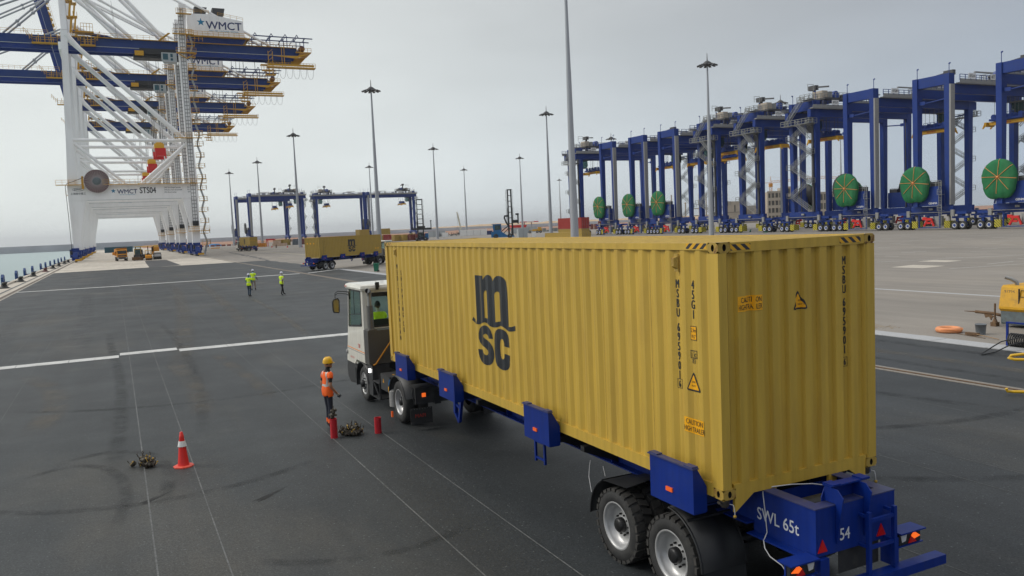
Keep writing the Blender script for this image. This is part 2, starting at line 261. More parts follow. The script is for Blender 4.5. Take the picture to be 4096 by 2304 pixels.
# ------------------------------------------------------------------ mesh builder
class MB:
    def __init__(s): s.v = []; s.f = []; s.m = []; s.cm = 0; s.smooth = []
    def mi(s, i): s.cm = i; return s
    def add(s, vs, fs, sm=False):
        o = len(s.v); s.v += [tuple(x) for x in vs]
        for f in fs: s.f.append(tuple(o+i for i in f)); s.m.append(s.cm); s.smooth.append(sm)
        return s
    def box(s, x0, x1, y0, y1, z0, z1):
        return s.add([(x0,y0,z0),(x1,y0,z0),(x1,y1,z0),(x0,y1,z0),(x0,y0,z1),(x1,y0,z1),(x1,y1,z1),(x0,y1,z1)],
                     [(0,3,2,1),(4,5,6,7),(0,1,5,4),(1,2,6,5),(2,3,7,6),(3,0,4,7)])
    def cbox(s, x, y, z, sx, sy, sz): return s.box(x-sx/2, x+sx/2, y-sy/2, y+sy/2, z-sz/2, z+sz/2)
    def beam(s, a, b, w, h, up=(0,0,1), w2=None, h2=None):
        a = Vector(a); b = Vector(b); d = (b-a).normalized(); u = Vector(up)
        if abs(d.dot(u)) > .99: u = Vector((0,1,0)) if abs(d.y) < .9 else Vector((1,0,0))
        r = d.cross(u).normalized(); u = r.cross(d).normalized(); w2 = w if w2 is None else w2; h2 = h if h2 is None else h2
        vs = [a+r*sx*w/2+u*sy*h/2 for sx, sy in ((-1,-1),(1,-1),(1,1),(-1,1))]+[b+r*sx*w2/2+u*sy*h2/2 for sx, sy in ((-1,-1),(1,-1),(1,1),(-1,1))]
        return s.add(vs, [(3,2,1,0),(4,5,6,7),(0,1,5,4),(1,2,6,5),(2,3,7,6),(3,0,4,7)])
    def cyl(s, a, b, r, r2=None, n=12, cap=True, sm=True):
        a = Vector(a); b = Vector(b); d = (b-a).normalized(); t = Vector((0,0,1)) if abs(d.z) < .9 else Vector((1,0,0))
        p = d.cross(t).normalized(); q = p.cross(d).normalized(); r2 = r if r2 is None else r2
        vs = [a+(p*math.cos(2*math.pi*i/n)+q*math.sin(2*math.pi*i/n))*r for i in range(n)]+[b+(p*math.cos(2*math.pi*i/n)+q*math.sin(2*math.pi*i/n))*r2 for i in range(n)]
        s.add(vs, [(i, i+n, (i+1) % n+n, (i+1) % n) for i in range(n)], sm)
        if cap: s.add(vs, [tuple(range(n)), tuple(range(2*n-1, n-1, -1))])
        return s
    def tube(s, pts, r, n=8, closed=False, cap=True):
        pts = [Vector(p) for p in pts]; m_ = len(pts); rings = []; prev = None
        for i, p in enumerate(pts):
            if closed: d = pts[(i+1) % m_]-pts[i-1]
            else: d = pts[min(i+1, m_-1)]-pts[max(i-1, 0)]
            d.normalize()
            if prev is None:
                t = Vector((0,0,1)) if abs(d.z) < .9 else Vector((1,0,0)); u = d.cross(t).normalized()
            else: u = (prev-d*prev.dot(d)).normalized()
            prev = u; w = d.cross(u); rr = r[i] if isinstance(r, (list, tuple)) else r
            rings.append([p+(u*math.cos(2*math.pi*k/n)+w*math.sin(2*math.pi*k/n))*rr for k in range(n)])
        vs = [x for q in rings for x in q]; fs = []
        for i in range(m_ if closed else m_-1):
            j = (i+1) % m_
            for k in range(n): fs.append((i*n+k, i*n+(k+1) % n, j*n+(k+1) % n, j*n+k))
        s.add(vs, fs, True)
        if cap and not closed: s.add(vs, [tuple(range(n-1, -1, -1)), tuple(range((m_-1)*n, m_*n))])
        return s
    def prism(s, poly, d0, d1, axis='x'):
        # poly in the plane of the other two axes (cyclic order yz / xz / xy)
        def P(u, v, d): return {'x': (d,u,v), 'y': (u,d,v), 'z': (u,v,d)}[axis]
        k = len(poly); vs = [P(u, v, d0) for u, v in poly]+[P(u, v, d1) for u, v in poly]
        fs = [(i, (i+1) % k, (i+1) % k+k, i+k) for i in range(k)]+[tuple(range(k-1, -1, -1)), tuple(range(k, 2*k))]
        return s.add(vs, fs)
    def lathe(s, prof, c, axis='x', n=24, sm=True):
        # prof: (radius, offset along axis); c = centre
        vs = []
        for rr, o in prof:
            for i in range(n):
                a = 2*math.pi*i/n; ca, sa = math.cos(a)*rr, math.sin(a)*rr
                vs.append({'x': (c[0]+o, c[1]+ca, c[2]+sa), 'y': (c[0]+ca, c[1]+o, c[2]+sa), 'z': (c[0]+ca, c[1]+sa, c[2]+o)}[axis])
        fs = []
        for j in range(len(prof)-1):
            for i in range(n): fs.append((j*n+i, j*n+(i+1) % n, (j+1)*n+(i+1) % n, (j+1)*n+i))
        return s.add(vs, fs, sm)
    def quad(s, *p): return s.add(p, [tuple(range(len(p)))])
    def xf(s, fn): s.v = [tuple(fn(Vector(p))) for p in s.v]; return s
    def mesh(s, name, mats):
        me = bpy.data.meshes.new(name); me.from_pydata(s.v, [], s.f)
        if not isinstance(mats, (list, tuple)): mats = [mats]
        for q in mats: me.materials.append(M[q])
        me.polygons.foreach_set('material_index', s.m); me.polygons.foreach_set('use_smooth', s.smooth)
        me.update(); return me
    def build(s, name, mats, parent=None, label=None, **k):
        me = s.mesh(name, mats); bm = bmesh.new(); bm.from_mesh(me); bmesh.ops.recalc_face_normals(bm, faces=bm.faces); bm.to_mesh(me); bm.free()
        return link(name, me, parent, label, **k)
def link(name, me, parent=None, label=None, loc=None, rz=None, **k):
    o = bpy.data.objects.new(name, me); COL.objects.link(o)
    if parent: o.parent = parent
    if label: o['label'] = label
    if loc is not None: o.location = loc
    if rz is not None: o.rotation_euler = (0, 0, rz)
    for a, b_ in k.items(): o[a] = b_
    return o
def thing(name, label, cat, loc=(0,0,0), rz=0, group=None):
    return tag(link(name, None, loc=loc, rz=rz), label, cat, group)
def tag(o, label, cat, group=None):
    o['label'] = label; o['category'] = cat
    if group: o['group'] = group
    return o
def struct(o): o['kind'] = 'structure'; return o
KIDS = {}
def kids_index():
    KIDS.clear()
    for o in bpy.data.objects:
        if o.parent: KIDS.setdefault(o.parent.name, []).append(o)
def dup(o, loc=None, rz=None, label=None, parent=None, skip=()):
    c = o.copy(); COL.objects.link(c); c.parent = parent
    if loc is not None: c.location = loc
    if rz is not None: c.rotation_euler = (0, 0, rz)
    if label: c['label'] = label
    for ch in KIDS.get(o.name, []):
        if ch.name.split('.')[0] in skip: continue
        dup(ch, parent=c, skip=skip)
    return c
# ------------------------------------------------------------------ lettering (default font, turned to flat mesh)
_tc = {}
def text2d(body, size=1.0, bold=0.0, sx=1.0, align='LEFT', space=1.0):
    key = (body, size, bold, sx, align, space)
    if key in _tc: return _tc[key]
    cu = bpy.data.curves.new('t', 'FONT'); cu.body = body; cu.size = size; cu.offset = bold; cu.align_x = align; cu.resolution_u = 3; cu.space_character = space
    o = bpy.data.objects.new('t', cu); COL.objects.link(o); dg = bpy.context.evaluated_depsgraph_get(); me = bpy.data.meshes.new_from_object(o.evaluated_get(dg))
    vs = [(v.co.x*sx, v.co.y) for v in me.vertices]; fs = [tuple(p.vertices) for p in me.polygons]
    bpy.data.objects.remove(o); bpy.data.curves.remove(cu); bpy.data.meshes.remove(me)
    _tc[key] = (vs, fs); return vs, fs
def poly2d(outer, holes=()):
    bm = bmesh.new(); ed = []
    for lp in (outer, *holes):
        vv = [bm.verts.new((u, v, 0)) for u, v in lp]; ed += [bm.edges.new((vv[i], vv[(i+1) % len(vv)])) for i in range(len(vv))]
    bmesh.ops.triangle_fill(bm, use_beauty=True, edges=ed, normal=(0, 0, 1)); bm.verts.index_update()
    r = ([(v.co.x, v.co.y) for v in bm.verts], [tuple(v.index for v in f.verts) for f in bm.faces]); bm.free(); return r
def place2d(sh, fn, breaks=None):
    """flat shape (u,v) -> mesh through fn(u,v); breaks = list of u at which to cut"""
    vs, fs = sh; bm = bmesh.new(); vv = [bm.verts.new((u, v, 0)) for u, v in vs]
    for f in fs:
        try: bm.faces.new([vv[i] for i in f])
        except ValueError: pass
    if breaks:
        lo = min(v[0] for v in vs); hi = max(v[0] for v in vs)
        for bq in breaks:
            if lo < bq < hi: bmesh.ops.bisect_plane(bm, geom=bm.verts[:]+bm.edges[:]+bm.faces[:], plane_co=(bq, 0, 0), plane_no=(1, 0, 0))
    out = MB(); bm.verts.index_update(); out.add([fn(v.co.x, v.co.y) for v in bm.verts], [tuple(v.index for v in f.verts) for f in bm.faces]); bm.free(); return out
def bold_layers(b): return [(0,0)] if b < .0015 else [(-b,-b*.5),(b,-b*.5),(0,b)]
def sign_text(name, body, size, org, ux, uz, mt, parent, bold=0., sx=1., align='LEFT', space=1.):
    o = Vector(org); ux = Vector(ux); uz = Vector(uz); n_ = ux.cross(uz).normalized(); out = MB(); sh = text2d(body, size, 0, sx, align, space); b = min(bold, size*.02)
    for k, (du, dv) in enumerate(bold_layers(b)):
        q = place2d(sh, lambda u, v: o+ux*(u+du)+uz*(v+dv)+n_*(k*max(.0006, size*.002))); out.add(q.v, q.f)
    return out.build(name, mt, parent)
STAR = [(math.sin(k*math.pi/5)*(1 if k % 2 == 0 else .42), math.cos(k*math.pi/5)*(1 if k % 2 == 0 else .42)) for k in range(10)]
def railing(mb, pts, h=1.1, r=.025, step=1.6, mid=True):
    for a, b in zip(pts, pts[1:]):
        a = Vector(a); b = Vector(b); n = max(1, int((b-a).length/step))
        for k in range(n+1):
            q = a.lerp(b, k/n); mb.beam(q, q+Vector((0,0,h)), r*2, r*2)
        mb.beam(a+Vector((0,0,h)), b+Vector((0,0,h)), r*2, r*2)
        if mid: mb.beam(a+Vector((0,0,h*.55)), b+Vector((0,0,h*.55)), r*1.6, r*1.6)
def flight(mb, a, b, w, side, r=.03):
    """stair flight from a to b; side = unit vector across"""
    a = Vector(a); b = Vector(b); s_ = Vector(side)
    for k in (-.5, .5):
        mb.beam(a+s_*w*k, b+s_*w*k, .04, .15); up = Vector((0,0,1.0)); mb.beam(a+s_*w*k+up, b+s_*w*k+up, r*2, r*2); mb.beam(a+s_*w*k+up*.55, b+s_*w*k+up*.55, r*1.5, r*1.5)
        for j in range(4): q = a.lerp(b, j/3)+s_*w*k; mb.beam(q, q+up, r*1.6, r*1.6)
    n = max(3, int(abs(b.z-a.z)/.24)); d = (b-a); d.z = 0; d.normalize()
    for k in range(1, n):
        q = a.lerp(b, k/n); mb.add([q-s_*w/2-d*.13, q+s_*w/2-d*.13, q+s_*w/2+d*.13, q-s_*w/2+d*.13], [(0,1,2,3)])
def rr(a, b): return random.uniform(a, b)
# ------------------------------------------------------------------ setting
def sheet(name, mt, x0, x1, y0, y1, z, parent=None):
    o = MB().quad((x0,y0,z),(x1,y0,z),(x1,y1,z),(x0,y1,z)).build(name, mt, parent); return o
def polysheet(name, mt, poly, z):
    vs, fs = poly2d(poly); return MB().add([(u, v, z) for u, v in vs], fs).build(name, mt)
struct(sheet('sea', 'sea_water', -9000, 9000, -4000, 16000, -2.6))
struct(MB().prism([(-18.3,-90),(520,-90),(520,470),(90,560),(20,560),(20,470),(-18.3,640)], -3.2, 0.0, 'z').build('ground', 'yard_paving'))
# sandy terrain inland, gently uneven
tm = MB(); n_ = 60; gx = [20+(2600)*((i/n_)**1.6) for i in range(n_+1)]; gy = [-900+i*(2500/n_) for i in range(n_+1)]
for y in gy:
    for x in gx:
        far = max(0, min(1, (math.hypot(x, y)-480)/500))
        h = noise.noise(Vector((x*.012, y*.012, 3)))*2.2*far+noise.noise(Vector((x*.004, y*.004, 7)))*2.0*far
        ins = (x < 530 and y < 580)
        edge = 1 if (x > 40 and -850 < y < 1500 and x < 2500) else 0
        z_ = -1.2 if ins else -.4+max(-.1, h)
        if not edge: z_ = min(z_, -.5)
        if x <= 20.001: z_ = -3
        tm.v.append((x, y, z_))
for j in range(n_):
    for i in range(n_): a = j*(n_+1)+i; tm.f.append((a, a+1, a+n_+2, a+n_+1)); tm.m.append(0); tm.smooth.append(True)
struct(tm.build('terrain', 'red_sand'))
# pale dune ridge on the horizon
dm = MB(); nd = 120
for k in range(nd+1):
    u_ = k/nd; x = 430+u_*820; y = 1560-u_*500; a = (.3+.7*math.sin(math.pi*min(1, max(0, u_)))**.6)
    h = (8.5+noise.noise(Vector((k*.11, 0, 0)))*2.5+noise.noise(Vector((k*.4, 5, 0)))*1.2)*a*(1-.55*max(0, u_-.35)); dx, dy = -.55, -.83
    for t_, hh in ((-70, -1), (-25, h*.75), (0, h), (40, -1)): dm.v.append((x-dx*t_*1.0 if t_ > 0 else x+dx*-t_, y-dy*t_ if t_ > 0 else y+dy*-t_, hh))
for k in range(nd):
    for j in range(3): a = k*4+j; dm.f.append((a, a+1, a+5, a+4)); dm.m.append(0); dm.smooth.append(True)
struct(dm.build('sand_dunes', 'sand'))
struct(sheet('quay_apron', 'quay_concrete', -18.3, 14.75, -90, 560, .004))
# asphalt with slightly ragged far edge
ep = [(-15.25, 147.2)]
for k in range(1, 40):
    x = -15.25+k*(35.4/40); ep.append((x, 148.5+3.5*(x+15)/35+rr(-.35, .35)))
ep.append((20.0, 152.2)); right = [(20.0, 97)]
for k in range(1, 18): right.append((19.9+rr(-.35, .5) if k > 6 else 19.9+rr(-.1, .15), 97+k*3.1))
struct(polysheet('asphalt', 'asphalt', [(-15.25,-90),(19.5,-90),(19.5,97)]+right[1:]+ep[::-1], .008))
struct(polysheet('asphalt_strip', 'asphalt_new', [(-.6,149.5),(4.8,152.5),(4.95,202),(2.5,203.3),(.3,203.6),(-.25,175)], .012))
# darker new asphalt in front lane and scuffs are in the material; tack-coat edge
struct(polysheet('asphalt_edge', 'black_steel', [(-15.2,147.0),(-.5,149.2),(-.5,150.2),(-.9,150.0),(-15.2,147.9)], .016))
# crane rails
for nm_, x0 in (('crane_rail', -15.62), ('crane_rail', 14.2)):
    e_ = struct(link(nm_, None, loc=(x0, 0, 0)))
    MB().box(-.24,-.09,-90,560,.0,.022).box(.09,.24,-90,560,.0,.022).build('concrete_strip', 'yard_paving', e_)
    MB().box(-.088,.088,-90,560,-.02,.013).build('rail_groove', 'black_steel', e_)
    MB().box(-.035,.035,-90,560,-.02,.03).build('rail_head', 'rusty_steel', e_)
e_ = struct(link('cable_trench', None))
MB().box(-16.95,-16.75,-90,560,0,.02).box(-16.45,-16.3,-90,560,0,.02).build('trench_edge', 'quay_concrete', e_)
MB().box(-16.75,-16.45,-90,560,-.05,.010).build('trench_slot', 'dark_grey', e_)
struct(MB().box(-18.5,-18.0,-90,560,0,.20).build('quay_edge_kerb', 'quay_concrete'))
# transverse white service channels made of slabs
def channel(name, segs, w, z=.016):
    e_ = struct(link(name, None))
    for x0, x1, y0, y1 in segs:
        L_ = x1-x0; n2 = max(1, round(abs(L_)/2.02))
        for k in range(n2):
            a = x0+L_*k/n2; b_ = x0+L_*(k+1)/n2-.018; ya = y0+(y1-y0)*k/n2; yb = y0+(y1-y0)*(k+1)/n2; j = rr(-.012, .012)
            MB().box(0,1,0,1,0,1).xf(lambda p: Vector((a+(b_-a)*p.x, (ya+(yb-ya)*p.x)+j+(p.y-.5)*w, p.z*(z+.004)))).build('cover_slab', 'line_paint', e_)
    return e_
channel('service_channel', [(-15.2,-6.05,29.95,30.0),(-6.03,-3.79,30.68,30.68),(-3.75,13.7,30.13,29.7)], .80)
channel('service_channel', [(-15.2,-5.66,90.1,89.4),(-5.64,-3.4,89.75,89.75),(-3.36,13.7,89.8,91.2),(14.7,20.0,91.2,96.5)], .85)
MBs = MB()
for y0, x0, s_ in ((30,-15.2,1),(30,14.6,-1)): pass
# chalk setting-out lines for the paving lanes
cl_ = struct(link('chalk_lines', None))
for x0, w in ((-10.1,.018),(-9.0,.014),(-5.72,.026),(-4.8,.022),(-1.72,.024),(-.62,.022),(2.66,.018),(3.6,.020),(6.92,.018),(7.95,.014),(11.3,.016)):
    a = rr(-.0006, .0012); mb = MB(); y = -12.
    while y < 148:
        seg = min(148, y+6); f0 = math.sin(y*.05+x0)*.03; f1 = math.sin(seg*.05+x0)*.03
        mb.quad((x0+a*y+f0-w/2,y,.0125),(x0+a*y+f0+w/2,y,.0125),(x0+a*seg+f1+w/2,seg,.0125),(x0+a*seg+f1-w/2,seg,.0125)); y = seg
    mb.build('chalk_line', 'chalk', cl_)
# curved tyre tracks and dusty wheel paths on the asphalt
def soft_mark(name, col, a_, sc):
    m = bpy.data.materials.new(name); m.use_nodes = True; n = m.node_tree.nodes; l = m.node_tree.links; b = n['Principled BSDF']; b.inputs['Base Color'].default_value = (*col, 1); b.inputs['Roughness'].default_value = .6
    t = n.new('ShaderNodeTexCoord'); z = n.new('ShaderNodeTexNoise'); z.inputs['Scale'].default_value = sc; z.inputs['Detail'].default_value = 6; z.inputs['Roughness'].default_value = .7; l.new(t.outputs['Object'], z.inputs[0])
    r = n.new('ShaderNodeMapRange'); r.inputs[1].default_value = .38; r.inputs[2].default_value = .68; r.inputs[4].default_value = a_; l.new(z.outputs[0], r.inputs[0])
    u = n.new('ShaderNodeUVMap'); sx = n.new('ShaderNodeSeparateXYZ'); l.new(u.outputs[0], sx.inputs[0]); e = n.new('ShaderNodeMath'); e.operation = 'PINGPONG'; l.new(sx.outputs[0], e.inputs[0]); e.inputs[1].default_value = .5
    k = n.new('ShaderNodeMapRange'); k.inputs[1].default_value = 0; k.inputs[2].default_value = .3; l.new(e.outputs[0], k.inputs[0]); mm = n.new('ShaderNodeMath'); mm.operation = 'MULTIPLY'; l.new(k.outputs[0], mm.inputs[0]); l.new(r.outputs[0], mm.inputs[1])
    f = n.new('ShaderNodeMapRange'); f.inputs[1].default_value = 0; f.inputs[2].default_value = .12; e2 = n.new('ShaderNodeMath'); e2.operation = 'PINGPONG'; l.new(sx.outputs[1], e2.inputs[0]); e2.inputs[1].default_value = .5; l.new(e2.outputs[0], f.inputs[0]); m3 = n.new('ShaderNodeMath'); m3.operation = 'MULTIPLY'; l.new(mm.outputs[0], m3.inputs[0]); l.new(f.outputs[0], m3.inputs[1])
    l.new(m3.outputs[0], b.inputs['Alpha']); M[name] = m
soft_mark('tyre_mark', (.012, .014, .015), .42, 1.3); soft_mark('dust_track', (.15, .13, .10), .5, .8); soft_mark('pale_track', (.10, .105, .11), .5, .8)
zmark = [.0098]
def ribbon(pts, w, mt):
    zmark[0] += .00006; n_ = 24; P = []
    for i in range(n_+1):
        t = i/n_; a, b_, c_, d_ = [Vector((*p, 0)) for p in pts]; P.append(a*(1-t)**3+b_*3*t*(1-t)**2+c_*3*t*t*(1-t)+d_*t**3)
    mb = MB()
    for i, p in enumerate(P):
        d = (P[min(i+1,n_)]-P[max(i-1,0)]).normalized(); q = Vector((-d.y, d.x, 0))*w/2; mb.v += [(p.x-q.x,p.y-q.y,zmark[0]),(p.x+q.x,p.y+q.y,zmark[0])]
    for i in range(n_): mb.f.append((2*i,2*i+1,2*i+3,2*i+2)); mb.m.append(0); mb.smooth.append(False)
    me = mb.mesh('tyre_mark', mt); uv = me.uv_layers.new(name='UVMap')
    for pl in me.polygons:
        for li, vi in zip(pl.loop_indices, pl.vertices): uv.data[li].uv = (vi % 2, (vi//2)/n_)
    struct(link('tyre_mark', me))
for (pts, w, mt) in (([(-7.5,12.5),(-6.2,14.2),(-4.5,12.6),(-5.6,8.2)],.34,'tyre_mark'),([(-7.9,11.8),(-6.8,13.4),(-5.5,11.4),(-6.3,7.4)],.30,'tyre_mark'),([(-8.6,10.2),(-7,8.6),(-4.6,8.2),(-2.4,9.9)],.32,'tyre_mark'),
    ([(-9,20),(-6,17.5),(-2.5,17.2),(2,19)],.40,'tyre_mark'),([(-6.5,40),(-6.4,30),(-5.6,22),(-6.4,10)],.45,'tyre_mark'),([(-3.9,44),(-3.6,34),(-3.2,24),(-4.4,13)],.4,'tyre_mark'),
    ([(-.6,86),(-1.4,60),(-2.6,40),(-4.2,24)],1.1,'dust_track'),([(1.9,88),(1.4,62),(.6,44),(-.8,28)],1.0,'dust_track'),([(3.2,60),(3.0,46),(2.4,36),(1.6,29)],.5,'dust_track'),([(-4.2,27),(-4.0,23),(-3.8,20),(-4.1,16)],.8,'dust_track'),([(-2.6,28),(-2.4,24),(-1.9,20),(-2.2,17)],.6,'dust_track'),
    ([(-9.3,27),(-7.8,24),(-7.4,20),(-8.2,16)],.9,'dust_track'),([(-12,60),(-11.6,45),(-11.2,35),(-11,26)],1.4,'pale_track'),([(-8.4,80),(-8.2,60),(-7.6,45),(-7.8,32)],1.2,'pale_track'),([(8,20),(9.5,14),(11,9),(12.3,4)],.5,'tyre_mark'),([(16,40),(16.4,26),(16.8,14),(16.6,3)],.8,'dust_track'),([(18.2,60),(18.3,34),(18.5,18),(18.4,2)],.6,'tyre_mark'),([(15.2,60),(15.3,34),(15.5,18),(15.4,2)],.5,'tyre_mark'),
    ([(5,8),(7.5,5),(10,4),(14,4.5)],.4,'tyre_mark'),([(3.5,5),(5.5,2.5),(8,1),(11,.5)],.4,'tyre_mark'),([(-4.4,5),(-3.5,4.2),(-2.4,4.0),(-1.2,4.6)],.3,'tyre_mark')): ribbon(pts, w, mt)
# kerb on the yard side: individual precast slabs
kb = struct(link('kerb', None))
y = -6.0; k = 0
sl_ = MB().box(0,.86,.006,.994,0,.03).mesh('kerb_slab', 'kerb_concrete')
for k in range(103):
    o = link('kerb_slab', sl_, kb); o.location = (19.47+rr(-.01,.01), -6+k*1.0, rr(-.004, .004)); o.rotation_euler = (rr(-.004,.004), 0, rr(-.004,.004))
struct(MB().box(34.1,34.45,-60,180,0,.008).build('drain_channel', 'kerb_concrete'))
# painted slot marks on the yard
mk = MB()
for ix in range(22):
    for iy in range(13):
        if rr(0,1) < .06: continue
        x = 62.5+ix*4.15+(2.3 if ix % 2 else 0); y0 = 31+iy*6.6+rr(-.1,.1)+(3.3 if ix % 3 == 0 else 0)
        if x > 138 or y0 > 128: continue
        mk.quad((x-.07,y0,.005),(x+.07,y0,.005),(x+.07,y0+1.7,.005),(x-.07,y0+1.7,.005))
for (x0,y0,x1,y1) in ((54.3,43.6,67.5,38.6),(50,33.3,58,31.6),(55.5,34,59,34.15),(36,15,50,11),(60,50,66,60)):
    d = Vector((x1-x0, y1-y0, 0)).normalized()*.06; p = Vector((-d.y, d.x, 0)); mk.quad(Vector((x0,y0,.005))-p, Vector((x0,y0,.005))+p, Vector((x1,y1,.005))+p, Vector((x1,y1,.005))-p)
struct(mk.build('painted_marks', 'line_paint'))
struct(MB().quad((49.7,35.3,.006),(52.6,35.5,.006),(52.6,38.4,.006),(49.6,38.1,.006)).build('concrete_patch', 'quay_concrete'))
struct(MB().quad((56.5,38.3,.006),(58.6,38.3,.006),(58.6,41,.006),(56.5,41,.006)).build('concrete_patch', 'quay_concrete'))
ym = MB()
for (x0,y0,x1,y1,w) in ((33.2,239,32.4,150,.16),(33,376,32.3,250,.16),(45.7,266,49.6,254,.2),(24.2,165,27,169,.15)): ym.quad((x0-w,y0,.005),(x0+w,y0,.005),(x1+w,y1,.005),(x1-w,y1,.005))
mat('faded_yellow_line', (.50, .44, .27), .8, var=.1); struct(ym.build('yellow_lane_line', 'faded_yellow_line'))
# joints in the concrete apron
jm = MB()
for y in (160.5, 183, 207.5, 232, 257, 285, 315, 350): jm.quad((-15.2,y-.18,.0065),(14,y-.18+rr(-.5,.5),.0065),(14,y+.16,.0065),(-15.2,y+.18,.0065))
for (a_,b_) in ((-15.05,74.3),(-14.9,106.2),(-14.7,124.3),(12.9,123.3),(12.95,105.6),(14.85,116)):
    jm.quad((a_-.1,b_-.28,.0135),(a_+.75,b_-.22,.0135),(a_+.78,b_+.25,.0135),(a_-.05,b_+.2,.0135))
struct(jm.build('slot_drains', 'dark_grey'))
# ragged asphalt crust beyond the landside rail
rg = MB()
for k in range(70):
    y = 152+k*1.5+rr(0,1); x = 20.2+(y-152)*.055+rr(-.6,.6); w = rr(.2,.7); l2 = rr(.8,2.2)
    rg.add([(x-w,y-l2*.4,.004),(x+w*.3,y-l2*.5,.004),(x+w,y+l2*.3,.004),(x-w*.4,y+l2*.5,.004),(x,y,.05)],[(0,1,4),(1,2,4),(2,3,4),(3,0,4)])
rgo = rg.build('asphalt_crust', 'asphalt_new'); rgo['kind'] = 'stuff'
# breakwater on the horizon
bw = MB()
A_ = Vector((-420, 960, 0)); B_ = Vector((760, 1092, 0)); dd = (B_-A_).normalized(); pp = Vector((-dd.y, dd.x, 0))
def bwp(t, off, z): q = A_+dd*t+pp*off; return (q.x, q.y, z)
L_ = (B_-A_).length
for (o0,o1,z0,z1) in ((0,14,-3,1.6),(4,8,1.6,4.5)):
    bw.add([bwp(0,o0,z0),bwp(L_,o0,z0),bwp(L_,o1,z0),bwp(0,o1,z0),bwp(0,o0+.8,z1),bwp(L_,o0+.8,z1),bwp(L_,o1,z1),bwp(0,o1,z1)],[(0,3,2,1),(4,5,6,7),(0,1,5,4),(1,2,6,5),(2,3,7,6),(3,0,4,7)])
mat('breakwater_hazed', (.40, .41, .43), .9, var=.15, vs=.05)  # dark stone lightened, part of the distance haze is put into its colour
bwo = tag(bw.build('breakwater', 'breakwater_hazed'), 'long grey stone breakwater lying along the sea horizon', 'breakwater')
# bollards on the quay edge
def lathe_obj(prof, mt, name, parent, n=16): return MB().lathe(prof, (0,0,0), 'z', n).build(name, mt, parent)
blm = None
for i, (x, y, red) in enumerate(((-17.5,101.5,0),(-17.4,118.5,0),(-17.35,137,0),(-17.2,159,1),(-17.1,177.5,0),(-17.0,195,0),(-16.95,216.5,0),(-16.9,232.5,0))):
    e_ = thing('bollard', ('nearest black mooring bollard at the cut-off left edge of the quay','black mooring bollard second from the left picture edge','black mooring bollard third from the left, before the reddish one','dull red-brown mooring bollard on the quay edge','black mooring bollard just past the red-brown bollard','black mooring bollard sixth along the quay edge','black mooring bollard last but one before the first white crane','black mooring bollard nearest the legs of the first white crane')[i], 'bollard', (x, y, .004), 0, 'bollards along the quay edge')
    mt = 'bollard_red' if red else 'bollard_black'
    lathe_obj([(0,0),(.62,0),(.62,.06),(.50,.10),(.36,.22),(.27,.42),(.27,.50)], mt, 'base', e_)
    hb = MB(); hb.lathe([(.27,.48),(.30,.56),(.30,.66),(.22,.74),(0,.76)], (0,0,0), 'z', 14); hb.xf(lambda p: Vector((p.x*1.0+(.35*(p.z-.45)), p.y*1.9, p.z))); hb.build('head', mt, e_)
fe = None
fy = (116,132.3,144.8,158.5,176.8,189,203,217.7,232.5,246,262.9)
for i, y in enumerate(fy):
    e_ = thing('fender_panel', ('blue dock fender top nearest the left picture edge','blue dock fender top beside the second bollard','blue dock fender top beside the third bollard','blue dock fender top just left of the red-brown bollard','blue dock fender top right of the red-brown bollard','blue dock fender top sixth along the quay','blue dock fender top seventh along the quay','blue dock fender top eighth along the quay','blue dock fender top ninth along the quay','blue dock fender top last but one before the crane legs','blue dock fender top beside the white crane leg base')[i], 'fender', (-18.9, y, 0), 0, 'blue fender panels on the quay face')
    MB().prism([(-.85,-2.2),(.85,-2.2),(.85,.55),(.55,1.05),(-.2,1.2),(-.85,.8)], -.35, -.05, 'x').build('panel', 'fender_blue', e_)
    MB().box(-.05,.5,-.5,.5,-.1,.25).build('bracket', 'fender_blue', e_)
e_ = thing('marker_post', 'small white and brown post on the quay by the left picture edge', 'post', (-17.05, 83.5, 0))
MB().cyl((0,0,0),(0,0,.75),.16,n=12).build('post', 'white_paint', e_); MB().cyl((0,0,.5),(0,0,.7),.17,n=12).build('band', 'rusty_steel', e_)
# floodlight masts
def mast(x, y, label, head=True):
    e_ = thing('light_mast', label, 'light mast', (x, y, 0), rr(0, 6), 'tall floodlight masts')
    mb = MB(); H_ = 39.0
    for (a, b_, ra, rb) in ((0,13,.60,.48),(12.9,26,.46,.34),(25.9,H_,.32,.17)): mb.cyl((0,0,a),(0,0,b_),ra,rb,16)
    mb.build('pole', 'pole_grey', e_)
    MB().cyl((0,0,0),(0,0,.12),.95,.95,16).build('base_flange', 'quay_concrete', e_)
    MB().lathe([(.2,38.3),(.95,38.6),(1.0,39.0),(.5,39.4),(.12,39.6),(.05,41.2),(0,41.2)], (0,0,0), 'z', 14).build('head_frame', 'dark_grey', e_)
    for k in range(12):
        a = k*math.pi/6; c_, s_ = math.cos(a), math.sin(a); fm = MB()
        fm.beam((c_*.8,s_*.8,38.8),(c_*1.75,s_*1.75,38.75),.08,.08); fm.beam((c_*1.3,s_*1.3,38.72),(c_*2.3,s_*2.3,38.42),.55,.16); fm.build('floodlight', 'dark_grey', e_)
